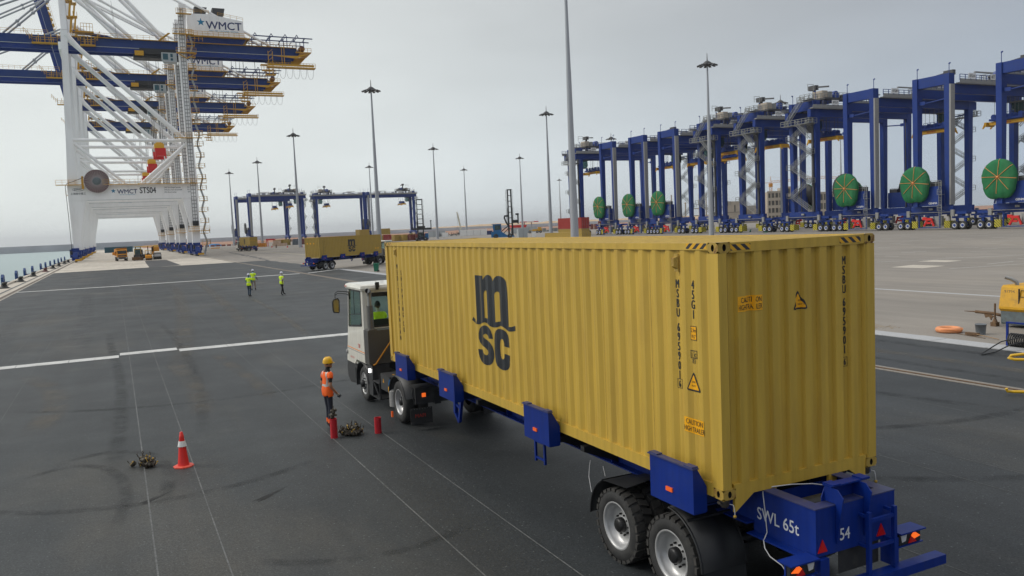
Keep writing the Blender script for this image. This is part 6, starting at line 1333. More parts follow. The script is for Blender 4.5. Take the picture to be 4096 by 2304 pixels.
def person(label, loc, rz, J, mats, helmet=None, vest=None, scale=1.0, legs=True, look=(0,0), beard=False, glovec=None):
    """J: joints; mats: dict region->material name; vest: material"""
    e_ = thing('person', label, 'person', loc, rz)
    V = {k: (Vector(v[0])*scale, tuple(x*scale for x in v[1]) if isinstance(v[1], tuple) else v[1]*scale) for k, v in J.items()}
    E = [('pelvis','waist'),('waist','chest'),('chest','neck0'),('neck0','neck1'),('neck1','head0'),('head0','head1'),('chest','shL'),('chest','shR')]
    for s_ in 'LR':
        E += [('sh'+s_,'el'+s_),('el'+s_,'wr'+s_),('wr'+s_,'pa'+s_)]
        if legs: E += [('pelvis','hip'+s_),('hip'+s_,'kn'+s_),('kn'+s_,'an'+s_),('an'+s_,'toe'+s_)]
        else: E += [('pelvis','hip'+s_),('hip'+s_,'kn'+s_),('kn'+s_,'an'+s_)]
    # fingers: short chains from the palm
    for s_ in 'LR':
        pa = V['pa'+s_][0]; wr = V['wr'+s_][0]; d = (pa-wr).normalized(); side = d.cross(Vector((1,0,0))); side = side.normalized() if side.length > .1 else Vector((0,1,0)); n_ = side.cross(d).normalized()*(1 if s_ == 'L' else -1)
        for k in range(4):
            off = side*(k-1.5)*.020*scale; ln = (.030,.036,.034,.027)[k]*scale
            a = 'f%s%d' % (s_, k); V[a+'a'] = (pa+off+d*.045*scale, .0095*scale); V[a+'b'] = (pa+off+d*(.045*scale+ln)+n_*.012*scale, .0088*scale); V[a+'c'] = (pa+off*1.05+d*(.045*scale+ln*1.4)+n_*.036*scale, .008*scale)
            E += [('pa'+s_, a+'a'), (a+'a', a+'b'), (a+'b', a+'c')]
        V['t%sa' % s_] = (pa+side*.036*scale+d*.0*scale+n_*.012*scale, .0115*scale); V['t%sb' % s_] = (pa+side*.050*scale+d*.035*scale+n_*.03*scale, .009*scale); E += [('pa'+s_, 't%sa' % s_), ('t%sa' % s_, 't%sb' % s_)]
    me = skin_mesh('body', V, E)
    # head detail: nose, chin, ears merged into the same mesh
    h0 = V['head0'][0]; h1 = V['head1'][0]; yaw = look[0]; fw = Vector((math.sin(yaw)*-1, math.cos(yaw), look[1])).normalized(); rt = fw.cross(Vector((0,0,1))).normalized(); up = rt.cross(fw)
    hc = (h0+h1)/2; fm = MB(); S_ = scale
    def ell(c, a, b_, c3, nu=12, nv=8):
        vs = []; 
        for j in range(nv+1):
            t = math.pi*j/nv
            for i in range(nu): ph = 2*math.pi*i/nu; vs.append(c+rt*(math.sin(t)*math.cos(ph)*a)+fw*(math.sin(t)*math.sin(ph)*b_)+up*(math.cos(t)*c3))
        fm.add(vs, [(j*nu+i, j*nu+(i+1) % nu, (j+1)*nu+(i+1) % nu, (j+1)*nu+i) for j in range(nv) for i in range(nu)], True)
    ell(hc+up*.012*S_, .074*S_, .094*S_, .112*S_, 20, 12); ell(hc+fw*.062*S_-up*.068*S_, .044*S_, .040*S_, .040*S_); ell(hc+fw*.098*S_-up*.012*S_, .014*S_, .020*S_, .026*S_, 8, 6); ell(hc+fw*.090*S_-up*.048*S_, .022*S_, .012*S_, .008*S_, 8, 6); ell(hc+fw*.082*S_+up*.020*S_, .046*S_, .016*S_, .012*S_, 8, 6)
    for q in (-1, 1): ell(hc+rt*q*.078*S_-fw*.005*S_-up*.005*S_, .012*S_, .022*S_, .034*S_, 8, 6)
    order = ['skin','shirt','trousers','boots','glove','cuff']; bm = bmesh.new(); bm.from_mesh(me)
    rootf = set()
    bones = [('pelvis','waist','shirt'),('waist','chest','shirt'),('chest','neck0','shirt'),('chest','shL','shirt'),('chest','shR','shirt'),('neck0','neck1','skin'),('neck1','head1','skin')]
    bones += [('pelvis','hipL','trousers'),('pelvis','hipR','trousers')]
    for s_ in 'LR': bones += [('sh'+s_,'el'+s_,'arm'),('el'+s_,'wr'+s_,'fore'),('wr'+s_,'pa'+s_,'glove'),('hip'+s_,'kn'+s_,'trousers'),('kn'+s_,'an'+s_,'shin')]+([('an'+s_,'toe'+s_,'boots')] if legs else [])
    sleeve = mats.get('sleeve', .5); shorts = mats.get('shorts', False); names = {'skin': mats['skin'], 'shirt': mats['shirt'], 'trousers': mats['trousers'], 'boots': mats.get('boots','boot'), 'glove': mats.get('glove', mats['skin']), 'cuff': mats.get('cuff', mats['trousers'])}
    for f in bm.faces:
        c = f.calc_center_median(); best = min(((seg_dist(c, V[a][0], V[b_][0])/max(.02, (V[a][1] if not isinstance(V[a][1], tuple) else V[a][1][0])), a, b_, r_) for a, b_, r_ in bones), key=lambda t: t[0]); r_ = best[3]
        if r_ == 'arm':
            a, b_ = V[best[1]][0], V[best[2]][0]; t = (c-a).dot(b_-a)/(b_-a).length_squared; r_ = 'shirt' if t < sleeve*2 else 'skin'
        elif r_ == 'fore':
            a, b_ = V[best[1]][0], V[best[2]][0]; t = (c-a).dot(b_-a)/(b_-a).length_squared; r_ = 'shirt' if t < sleeve*2-1 else 'skin'
        elif r_ == 'shin':
            a, b_ = V[best[1]][0], V[best[2]][0]; t = (c-a).dot(b_-a)/(b_-a).length_squared; r_ = ('skin' if shorts and t < .8 else 'boots' if t > .86 else 'cuff' if t > .62 and 'cuff' in mats else 'trousers')
            if shorts and t >= .8: r_ = 'boots'
        if r_ in ('shirt',) and c.z < V['pelvis'][0].z+.05*S_: r_ = 'trousers'
        f.material_index = order.index(r_)
    fme = fm.mesh('f', 'skin'); n0 = len(bm.faces); bm.from_mesh(fme); bm.faces.ensure_lookup_table()
    for f in bm.faces[n0:]: f.material_index = 0
    bpy.data.meshes.remove(fme)
    for f in bm.faces: f.smooth = True
    me2 = bpy.data.meshes.new('body'); bm.to_mesh(me2)
    for k in order: me2.materials.append(M[names[k]])
    link('body', me2, e_)
    # vest: offset shell of the torso faces with bands printed by height
    if vest:
        cz = V['chest'][0]; pz = V['pelvis'][0].z; b2 = bmesh.new(); b2.from_mesh(me2); b2.normal_update(); kill = []
        for f in b2.faces:
            c = f.calc_center_median(); best = min(((seg_dist(c, V[a][0], V[b_][0])/max(.02, (V[a][1] if not isinstance(V[a][1], tuple) else V[a][1][0])), r_, a, b_) for a, b_, r_ in bones), key=lambda t: t[0])
            if best[0] > 1.7: kill.append(f); continue
            ok = best[1] == 'shirt' or (best[3].startswith('hip') and c.z > pz-.10*S_) or (best[2].startswith('hip') and c.z > pz-.05*S_) or (best[1] == 'arm' and (c-V[best[2]][0]).length < .055*S_)
            if best[1] == 'shirt' and (c.z > V['neck0'][0].z-.02*S_): ok = False
            if not ok: kill.append(f)
        bmesh.ops.delete(b2, geom=kill, context='FACES')
        for v in b2.verts: v.co += v.normal*.016*S_*(1.5 if v.co.z < pz+.1*S_ else 1.0)
        tz = V['waist'][0].z
        for f in b2.faces:
            c = f.calc_center_median(); band = abs(c.z-(tz+.03*S_)) < .028*S_; xx = abs((c-cz).x)/S_
            vert = .085 < xx < .135 and c.z > tz
            f.material_index = 1 if (band or (vert and vest == 'vest_orange')) else 0
            if vest == 'vest_lime' and abs(c.z-(tz+.0*S_)) < .02*S_: f.material_index = 1
        me3 = bpy.data.meshes.new('safety_vest'); b2.to_mesh(me3); me3.materials.append(M[vest]); me3.materials.append(M['reflective_tape']); vo = link('safety_vest', me3, e_); so2 = vo.modifiers.new('s', 'SOLIDIFY'); so2.thickness = .006; b2.free()
    if helmet:
        hm = MB(); n = 20; vs = []; hz = hc+up*.040*S_
        prof = [(1.04,-.02),(1.02,.02),(.95,.06),(.80,.095),(.55,.118),(.25,.130),(0,.133)]
        for r_, z in prof:
            for i in range(n): ph = 2*math.pi*i/n; rx, ry = .098, .122; vs.append(hz+rt*(math.cos(ph)*rx*r_*S_)+fw*(math.sin(ph)*ry*r_*S_)+up*(z+.012*(math.cos(ph)**2 < .03)*(r_ > .2))*S_)
        hm.add(vs, [(j*n+i, j*n+(i+1) % n, (j+1)*n+(i+1) % n, (j+1)*n+i) for j in range(len(prof)-1) for i in range(n)], True)
        br = []
        for i in range(9): t = -1+2*i/8; br += [hz+rt*t*.088*S_+fw*(.122*math.sqrt(max(0,1-(t*.88)**2)))*S_-up*.012*S_, hz+rt*t*.080*S_+fw*(.122*math.sqrt(max(0,1-(t*.88)**2))+.052*(1-t*t*.8))*S_-up*.028*S_]
        hm.add(br, [(2*i,2*i+1,2*i+3,2*i+2) for i in range(8)], True); br2 = [b_+up*.010*S_ for b_ in br]; hm.add(br2, [(2*i,2*i+1,2*i+3,2*i+2) for i in range(8)], True); hm.add([br[1+2*i] for i in range(9)]+[br2[1+2*i] for i in range(9)], [(i,i+1,i+10,i+9) for i in range(8)])
        hm.build('safety_helmet', helmet, e_); MB().lathe([(.090*S_,-.01),(.086*S_,-.045*S_)], hz, 'z', 16).build('hair', 'hair', e_)
    else:
        hr = MB(); n = 20; vs = []
        for r_, z in ((.98,-.02),(1.0,.03),(.9,.07),(.65,.10),(.3,.118),(0,.122)):
            for i in range(n): ph = 2*math.pi*i/n; back = .012 if math.sin(ph) < 0 else -.004; vs.append(hc+up*.012*S_+rt*(math.cos(ph)*.080*r_*S_)+fw*(math.sin(ph)*(.098+back)*r_*S_-.008*S_)+up*z*S_)
        hr.add(vs, [(j*n+i, j*n+(i+1) % n, (j+1)*n+(i+1) % n, (j+1)*n+i) for j in range(5) for i in range(n)], True); hr.build('hair', 'hair', e_)
    if beard: pass
    bm.free(); return e_
def stand(h=1.78, lean=0, legL=(.10,0), legR=(-.10,0), armL=None, armR=None):
    # legs: (x, y offset of the foot); arms: elbow, wrist, palm
    s = h/1.78
    J = {'pelvis': ((0,0,.95),(.150,.105)), 'waist': ((0,-.01,1.10),(.140,.098)), 'chest': ((0,.0+lean,1.32),(.165,.112)), 'neck0': ((0,.005+lean,1.475),(.062,.060)), 'neck1': ((0,.02+lean,1.535),.052), 'head0': ((0,.03+lean,1.60),.070), 'head1': ((0,.035+lean,1.70),.078)}
    for sd, sg, lg in (('L',1,legL),('R',-1,legR)):
        J['hip'+sd] = ((sg*.095,0,.89),.088); J['kn'+sd] = (((sg*.10+lg[0])/2,lg[1]*.5+.02,.49),.062); J['an'+sd] = ((lg[0],lg[1]-.03,.09),.046); J['toe'+sd] = ((lg[0]*1.06,lg[1]+.13,.035),(.045,.032))
        J['sh'+sd] = ((sg*.185,lean,1.415),.062)
    aL = armL or ((.235,-.02,1.13),(.235,.06,.90),(.232,.09,.82)); aR = armR or ((-.235,-.02,1.13),(-.235,.06,.90),(-.232,.09,.82))
    for sd, a in (('L',aL),('R',aR)): J['el'+sd] = (a[0],.044); J['wr'+sd] = (a[1],.030); J['pa'+sd] = (a[2],(.034,.022))
    return {k: ((v[0][0]*s, v[0][1]*s, v[0][2]*s), tuple(x*s for x in v[1]) if isinstance(v[1], tuple) else v[1]*s) for k, v in J.items()}
# worker in orange looking along the trailer (towards +x)
J = stand(1.68, lean=.02, legL=(.10,-.02), legR=(-.10,.04), armL=((.235,-.03,1.12),(.20,.14,.92),(.17,.20,.86)), armR=((-.235,-.05,1.12),(-.22,.10,.91),(-.20,.17,.85)))
person('worker in orange safety vest and yellow helmet, watching the passing trailer', (-1.55, 12.42, .008), R(-78), J, {'skin': 'skin', 'shirt': 'black_cloth', 'trousers': 'navy_cloth', 'cuff': 'vest_orange', 'glove': 'glove', 'sleeve': .34}, 'helmet_yellow', 'vest_orange')
J = stand(1.80, legL=(.16,-.18), legR=(-.05,.22), armL=((.25,-.10,1.14),(.27,-.10,.92),(.27,-.09,.84)), armR=((-.25,.05,1.14),(-.27,.24,.98),(-.27,.30,.92)))
person('man in lime vest, white helmet and black trousers, walking alone to the right', (5.68, 58.3, .008), R(-62), J, {'skin': 'skin_dark', 'shirt': 'cream_cloth', 'trousers': 'black_cloth', 'boots': 'black_cloth', 'sleeve': .36}, 'helmet_white', 'vest_lime')
J = stand(1.78, legL=(.07,.0), legR=(-.07,.03), armL=((.25,.02,1.14),(.16,.22,1.02),(.08,.28,1.02)), armR=((-.25,.02,1.14),(-.16,.22,1.02),(-.08,.28,1.0)))
person('man in lime vest and blue jeans, in front of the pair at left', (3.35, 59.3, .008), R(-38), J, {'skin': 'skin_dark', 'shirt': 'teal_cloth', 'trousers': 'jeans', 'boots': 'black_cloth', 'sleeve': .62}, 'helmet_white', 'vest_lime')
J = stand(1.80, legL=(.12,.10), legR=(-.12,-.12), armL=((.26,.0,1.14),(.30,.14,.95),(.31,.18,.87)), armR=((-.27,.05,1.14),(-.32,.20,.94),(-.33,.25,.87)))
person('man in lime vest with pale blue sleeves, farther one of the pair', (4.75, 66.6, .008), R(-25), J, {'skin': 'skin_dark', 'shirt': 'pale_blue_cloth', 'trousers': 'khaki', 'boots': 'black_cloth', 'sleeve': .55}, 'helmet_white', 'vest_lime')
# seated driver
J = stand(1.76, lean=.06, armL=((.25,.18,1.16),(.18,.42,1.14),(.15,.50,1.15)), armR=((-.25,.18,1.16),(-.18,.42,1.14),(-.15,.50,1.15)))
for sd, sg in (('L',1),('R',-1)): J['kn'+sd] = ((sg*.14,.46,.93),.062); J['an'+sd] = ((sg*.14,.60,.55),.046); J['toe'+sd] = ((sg*.14,.74,.50),(.045,.032))
person('driver in lime vest seen from behind through the tractor cab window', (.66, 15.24, .97), 0, J, {'skin': 'skin_dark', 'shirt': 'cream_cloth', 'trousers': 'navy_cloth', 'sleeve': .4}, None, 'vest_lime')

# ------------------------------------------------------------------ foreground bits on the asphalt
RZ = R(-26)
def cone_(x, y):
    e_ = thing('traffic_cone', 'tall red traffic cone with one white band on the asphalt', 'traffic cone', (x, y, .008), .2)
    n = 48; mb = MB(); mb.lathe([(.118,.035),(.112,.05),(.046,.62),(.046,.655),(.040,.66),(.038,.69),(.032,.695),(.030,.725),(.020,.73),(.0,.73)], (0,0,0), 'z', 28); mb.build('cone_body', 'cone_red', e_)
    MB().lathe([(.088,.43),(.0665,.545)], (0,0,0), 'z', 28).xf(lambda p: Vector((p.x*1.0, p.y*1.0, p.z))).build('white_band', 'white_paint', e_)
    b_ = MB(); oc = [(math.cos(math.pi/4*k+math.pi/8)*.205, math.sin(math.pi/4*k+math.pi/8)*.205) for k in range(8)]
    vs = [(a, c, 0) for a, c in oc]+[(a, c, .022) for a, c in oc]+[(a*.82, c*.82, .034) for a, c in oc]+[(a*.56, c*.56, .038) for a, c in oc]
    b_.add(vs, [(j*8+i, j*8+(i+1) % 8, (j+1)*8+(i+1) % 8, (j+1)*8+i) for j in range(3) for i in range(8)]+[tuple(range(24,32))]); b_.build('cone_base', 'cone_base_red', e_)
cone_(-4.95, 10.96)
def lock_mesh():
    mb = MB(); mb.lathe([(0,-.06),(.030,-.05),(.048,-.03),(.030,-.01),(.030,.0),(.055,.004),(.058,.03),(.030,.034),(.030,.05),(.046,.062),(.026,.088),(0,.095)], (0,0,0), 'z', 10)
    mb.box(-.075,.075,-.045,.045,.004,.028); mb.tube([(.05,.03,.015),(.09,.05,.02),(.11,.09,.03),(.10,.12,.02)], .009, 5)
    return mb.mesh('lock_body', 'lock_steel')
LM = lock_mesh(); KM = MB().lathe([(0,.022),(.016,.01),(.018,-.01),(0,-.022)], (0,0,0), 'z', 7).tube([(0,0,-.02),(.0,.01,-.05),(.01,.0,-.09)], .005, 4).mesh('pull_knob', 'brass_yellow')
def lock(x, y, z, lb, g=None):
    e_ = thing('twist_lock', lb, 'twist lock', (x, y, z+.008), 0, g); a = rr(0, 6)
    o = link('lock_body', LM, e_, loc=(0,0,.062)); o.rotation_euler = (rr(.9,2.0), rr(-.5,.5), a); o.scale = (rr(.95,1.2),)*3
    k = link('pull_knob', KM, e_, loc=(rr(-.1,.1), rr(-.09,.09), rr(.08,.14))); k.rotation_euler = (rr(-1,1), rr(-1,1), a)
def pile(cx, cy, n, sx, sy, lb, g):
    for i in range(n):
        lv = 0 if i < n*.62 else 1; t = rr(0, 6.28); r_ = math.sqrt(rr(0,1))*(1-.45*lv)
        lock(cx+math.cos(t)*r_*sx*.8988-math.sin(t)*r_*sy*-.2, cy-math.cos(t)*r_*sx*.4384+math.sin(t)*r_*sy, lv*.085+rr(0,.02), lb, g)
lock(-5.90, 11.55, 0, 'single twist lock lying left of the small heap near the traffic cone')
pile(-5.62, 11.40, 13, .17, .12, 'twist lock in the small heap left of the traffic cone', 'twist locks heaped near the traffic cone')
pile(-1.26, 11.46, 24, .23, .17, 'twist lock in the larger heap beside the ribbed red tube at the worker', 'twist locks heaped beside the worker')
def duct(x, y, h, r_, lb, top=False):
    e_ = thing('ribbed_tube', lb, 'tube', (x, y, .008)); p = []; k = int(h/.0185)
    for i in range(k):
        z = i*h/k; dz = h/k; p += [(r_,z),(r_,z+dz*.55),(r_*.92,z+dz*.62),(r_*.92,z+dz*.93)]
    p += [(r_,h),(r_,h+.01),(r_*.88,h+.01),(r_*.86,.02)]; MB().lathe(p, (0,0,0), 'z', 24, False).build('ribbed_wall', 'hose_red', e_)
duct(-1.69, 11.40, .44, .082, 'taller ribbed red tube standing in front of the worker'); duct(-.70, 11.22, .36, .080, 'shorter open ribbed red tube standing alone by the tractor wheel')
e_ = thing('twist_lock', 'dark twist lock standing on top of the taller ribbed red tube', 'twist lock', (-1.70, 11.40, .455))
o = link('lock_body', LM, e_, loc=(0,0,.07)); o.scale = (1.1,1.1,1.3); o.rotation_euler = (.2,.1,.4); o = link('lock_body', LM, e_, loc=(.01,0,.18)); o.rotation_euler = (1.3,.2,1.2)
# skid scuffs on the asphalt: thin worn patches
for (x0,y0,x1,y1) in ((-5.84,8.8,-5.12,9.48),(-4.0,7.75,-3.15,8.52)):
    sm = MB(); a = Vector((x0,y0,0)); b_ = Vector((x1,y1,0)); d = (b_-a); n_ = Vector((-d.y,d.x,0)).normalized()
    for k in range(7):
        o_ = n_*(-.10+k*.028); t0 = rr(0,.12); t1 = rr(.45,1.0)-.05*k; w = n_*rr(.004,.011); p = a+d*t0+o_*(1-t0); q = a+d*t1+o_*(1-t1)*.6; sm.add([(p-w).to_tuple()[:2]+(.0118,),(p+w).to_tuple()[:2]+(.0118,),(q+w*.4).to_tuple()[:2]+(.0118,),(q-w*.4).to_tuple()[:2]+(.0118,)],[(0,1,2,3)])
    o = sm.build('tyre_scuff', 'asphalt_scuff'); struct(o)
# ------------------------------------------------------------------ right edge: compressor, bucket, float, brooms, pallet, hose reel
g_ = thing('compressor', 'old yellow towable compressor numbered 31725 at the right picture edge', 'compressor', (24.3, 12.65, 0))
MB().prism([(.0,.62),(-.10,.72),(-.10,.80),(.05,1.52),(.16,1.60),(1.5,1.60),(1.66,1.50),(1.8,.8),(1.8,.62)], -3.0, 0, 'y').xf(lambda p: p).build('canopy', 'machine_yellow', g_)
MB().prism([(.02,.12),(-.02,.20),(-.02,.619),(1.75,.619),(1.75,.12)], -2.96, -.03, 'y').build('steel_base', 'worn_steel_blue', g_)
sign_text('fleet_number', '31725', .17, (.018,-.12,1.30), (0,-1,0), (.18,0,.98), 'black_print', g_, .006, 1.0).location = (-.012,0,0)
t_ = sign_text('brand_text', 'Atlas Copco', .17, (.03,-.84,1.28), (0,-1,0), (.18,0,.98), 'black_print', g_, .004, .9); t_.location = (-.022,0,0)
MB().beam((-.035,-.80,1.44),(-.035,-2.4,1.44),.012,.02).beam((-.055,-.80,1.20),(-.055,-2.4,1.20),.012,.02).box(-.07,-.02,-.76,-.72,.70,1.50).build('trim_line', 'black_steel', g_)
MB().tube([(.35,-.42,1.58),(.33,-.40,1.72),(.25,-.25,1.84),(.15,-.08,1.90)], .075, 12).build('exhaust_elbow', 'exhaust_metal', g_); MB().prism([(-.95,1.60),(-1.3,1.72),(-1.35,1.60)], .2, .5, 'x').build('cover_flap', 'grey_panel', g_)
tb = MB(); tb.tube([(.3,.0,.38),(.25,.45,.46),(.22,1.15,.48)], .06, 8); tb.cyl((.22,1.15,.48),(.22,1.62,.47),.028,.012,n=8); tb.prism([(.25,.30),(.5,.42),(.75,.42),(.70,.28),(.55,.33),(.48,.20),(.42,.33)], .15, .2, 'x'); tb.build('tow_bar', 'rusty_steel', g_)
lg = MB(); lg.cyl((.05,.25,.20),(.05,.25,.88),.035,n=8); lg.cyl((.05,.25,.16),(.05,.25,.30),.10,.05,n=8); lg.box(-.06,.16,.14,.36,.0,.16); lg.build('support_leg', 'rusty_steel', g_)
for yy in (-1.5,): MB().lathe([(.18,0),(.30,.01),(.33,.05),(.33,.17),(.30,.21),(.18,.22)], (.2,yy,.34), 'x', 20).build('tyre', 'rubber', g_)
e_ = thing('bucket', 'grey plastic bucket standing near the compressor tow bar', 'bucket', (22.1, 11.95, 0)); MB().lathe([(.155,0),(.185,.36),(.20,.36),(.20,.38),(.178,.38),(.15,.02),(0,.02)], (0,0,0), 'z', 24).build('pail', 'bucket_grey', e_); MB().tube([(.0,.19,.34),(.10,.20,.22),(.20,.1,.2),(.22,-.05,.3)], .006, 5).build('bail_handle', 'galvanised', e_)
e_ = thing('lifebuoy', 'faded orange ring float lying on the paving left of the grey bucket', 'lifebuoy', (21.84, 13.02, .10)); MB().tube([(math.cos(a)*.36, math.sin(a)*.36, 0) for a in [k*math.pi/16 for k in range(32)]], .098, 12, closed=True).build('ring', 'orange_float', e_)
MB().tube([(-.46*math.cos(.3*k), -.46*math.sin(.3*k), .03+.02*math.sin(k)) for k in range(10)], .012, 5).build('grab_line', 'strap_orange', e_)
e_ = thing('broom', 'worn broom with dark head lying beside the orange float', 'broom', (21.65, 11.95, .02)); MB().box(-.08,.08,-.22,.24,0,.09).build('broom_head', 'rusty_steel', e_); MB().cyl((0,.0,.06),(-.42,-1.25,.02),.014,n=6).build('handle', 'wood', e_)
tag(MB().cyl((21.6,12.55,.02),(21.25,11.2,.02),.011,n=6).build('stick', 'rusty_steel'), 'thin dark stick on the paving below the broom', 'stick')
e_ = thing('pallet', 'low wooden pallet behind the blue hose stand', 'pallet', (22.3, 9.4, 0), .05)
for k in range(7): MB().box(-.5+k*.155,-.5+k*.155+.11,-.75,.75,.12,.145).build('board', 'dry_wood', e_)
for y in (-.7,0,.62): MB().box(-.5,.54,y,y+.09,.0,.119).build('bearer', 'dry_wood', e_)
e_ = thing('hose_reel', 'black coiled hose on a low blue frame at the right picture edge', 'hose reel', (20.25, 8.95, 0), .0)
fr = MB(); fr.box(-.03,.03,.80,.86,.0,.78); fr.box(-.03,.03,-1.6,.86,.78,.83); fr.box(-.03,.03,-1.6,-1.54,0,.78); fr.build('frame', 'trailer_blue', e_)
cb = MB(); cb.tube([(math.cos(t*math.pi/7)*.21, .72-t*.0052, .24+math.sin(t*math.pi/7)*.21) for t in range(14*30)], .026, 5); cb.build('hose_coil', 'cable_black', e_)
MB().tube([(-.1,-.2,.36),(-.35,.2,.40),(-.9,.45,.30),(-1.6,.42,.12),(-2.05,.35,.04),(-2.12,.28,.03),(-2.02,.27,.03),(-1.5,.25,.05),(-.8,.2,.22),(-.2,.0,.3)], .020, 6).build('hose_tail', 'cable_black', e_)
e_ = thing('guard_rail', 'bright yellow tubular guard frame cut off by the right picture edge', 'guard rail', (13.52, 5.02, 0), 0)
MB().tube([(2.0,-1.2,1.02),(.35,.30,1.0),(.12,.42,.98),(.02,.42,.93),(.08,.30,.90),(.5,-.1,.90),(2.1,-1.5,.90)], .036, 10).tube([(.42,-.03,.90),(.42,-.03,.12)], .036, 10).tube([(.0,.46,.17),(.02,.45,.10),(.12,.35,.09),(.5,-.05,.10),(2.1,-1.5,.10)], .036, 10).build('tube_frame', 'bright_yellow', e_)
tw = MB()
for k in range(26): a = rr(0,3); x = 21.2+rr(-.5,.5); y = 15.5+rr(-.6,.6); tw.beam((x,y,.01+rr(0,.03)),(x+math.cos(a)*rr(.1,.35),y+math.sin(a)*rr(.1,.35),.01+rr(0,.04)),.008,.008)
o = tw.build('dry_twigs', 'dry_wood'); o['kind'] = 'stuff'
# ------------------------------------------------------------------ wheelie bin
e_ = thing('wheelie_bin', 'green wheelie bin behind the tractor cab roof', 'bin', (21.0, 84.0, 0), RZ)
MB().prism([(-.24,.06),(.20,.06),(.30,.92),(-.30,.92)], -.26, .26, 'y').build('bin_body', 'bin_green', e_); MB().box(-.34,.34,-.30,.30,.92,.99).build('lid', 'bin_green', e_); MB().cyl((.2,-.28,.1),(.2,-.2,.1),.1,n=12).build('wheel', 'rubber', e_); MB().cyl((.2,.2,.1),(.2,.28,.1),.1,n=12).build('wheel', 'rubber', e_)
# ------------------------------------------------------------------ stray objects in the yard
def simple_container(lb, x, y, z, rz, L_, H_, mt, group=None, doors='near', name='shipping_container'):
    e_ = thing(name, lb, 'container', (x, y, z), rz, group); make_container(e_, L_, H_, mt, mt, detail=False, roofdet=False, doors=doors); return e_
def rot(p, a): c, s = math.cos(a), math.sin(a); return (p[0]*c-p[1]*s, p[0]*s+p[1]*c)
def at_right_rear(x, y, rz): q = rot((2.438, 0), rz); return x-q[0], y-q[1]
# red over yellow stack: the visible corner is the near-left corner of the door end
ang = R(-26)+math.atan2(.45, .89)
simple_container('red container with rusty doors on top of a yellow one, left of the gantries', 104.2, 176.8, 2.95, ang, 12.19, 2.9, 'container_red')
sc_ = simple_container('yellow container directly beneath the red one', 104.2, 176.8, 0, ang, 12.19, 2.9, 'yellow_far')
place2d(([(12.9-u, v) for u, v in poly2d(LOGO_M, LOGO_H)[0]], poly2d(LOGO_M, LOGO_H)[1]), lambda u, v: (-.01, u-3.2, v-1.65), None).build('logo_letter', 'black_print', sc_)
simple_container('low yellow container in front of the red and yellow stack, seen over the big roof', 79.4, 135.4, 0, R(-26)+math.atan2(.58, .81), 12.19, 2.59, 'yellow_far')
for i, (x, y, a, mt, lb) in enumerate(((57.8,365.7,-55,'yellow_far','yellow container beside the stacked pale boxes, leftmost of the three in line'),(61.6,363.8,-20,'yellow_far','yellow container in the middle of the three in line behind the pale boxes'),(65.2,361.0,-20,'container_grey','dark blue-grey container, rightmost of the three in line'),
    (70.6,368.6,-50,'container_brown','brown container with a faded blue star, right of the light mast'),(98.5,321.6,-75,'yellow_far','yellow container, first in the short row left of the front view stacker'),(101.6,320.0,-75,'yellow_far','yellow container, second in the short row left of the front view stacker'),
    (104.2,318.9,-75,'container_brown','brown-red container, third in the short row left of the front view stacker'),(106.8,318.0,-75,'container_brown','brown-red container next to the front view stacker'),(92.4,313.4,-26,'container_red','dark red container behind the second tractor cab'))):
    simple_container(lb, x, y, 0 if mt != 'container_red' else .3, R(a), 6.06, 2.59, mt)
simple_container('small yellow container on a stack, left of the joined gantry legs', 90.2, 347, 2.9, R(-60), 6.06, 2.59, 'yellow_far'); simple_container('yellow container hidden below the left stacked one', 90.2, 347, 0, R(-60), 6.06, 2.59, 'yellow_far')
simple_container('small yellow container on a stack, right of the joined gantry legs', 97.3, 338.7, 2.9, R(-60), 6.06, 2.59, 'yellow_far'); simple_container('yellow container hidden below the right stacked one', 97.3, 338.7, 0, R(-60), 6.06, 2.59, 'yellow_far')
simple_container('long teal container lying across the quay under the cranes', -9.9, 406.5, 0, R(-91), 11.6, 2.5, 'container_teal')
e_ = thing('loading_frame', 'red open steel frame behind the stacked pale boxes', 'frame', (52.9, 354.8, 0), RZ)
fr = MB()
for x in (0, 3.1):
    for y in (0, 2.2): fr.box(x,x+.25,y,y+.25,0,3.1)
fr.box(0,3.35,0,.3,2.6,3.2); fr.box(0,3.35,2.1,2.4,2.6,3.2); fr.box(0,.3,.3,2.1,2.6,3.2); fr.box(3.05,3.35,.3,2.1,2.6,3.2); fr.build('steel_frame', 'machine_red', e_)
mat('pale_crate', (.52, .38, .28), .8)
for i, (x, z, w, lb) in enumerate(((0,0,1.9,'pale box at bottom left of the pile before the red frame'),(2.0,0,1.7,'pale box at bottom middle of the pile before the red frame'),(3.8,0,2.1,'pale box at bottom right of the pile before the red frame'),(.3,1.25,1.5,'pale box on the left upper row of the pile'),(1.9,1.25,1.4,'pale box on the right upper row of the pile'))):
    q = rot((x, 0), RZ); tag(MB().box(0,w,0,1.6,0,1.2).build('crate', 'pale_crate'), lb, 'crate', 'pale boxes piled before the red frame').location = (54.1+q[0], 346.8+q[1], z); bpy.context.scene.collection.objects[-1].rotation_euler = (0,0,RZ)
e_ = thing('basket', 'orange-yellow steel mesh basket left of the red frame', 'basket', (48.2, 349.5, 0), RZ); fr = MB()
for z in (0,.7,1.4,2.1): fr.box(0,3.6,-.05,.05,z,z+.12)
for x in (0,.9,1.8,2.7,3.5): fr.box(x,x+.12,-.06,.06,0,2.2)
fr.box(0,3.6,.1,1.8,.0,1.6); fr.build('mesh_side', 'machine_orange', e_)
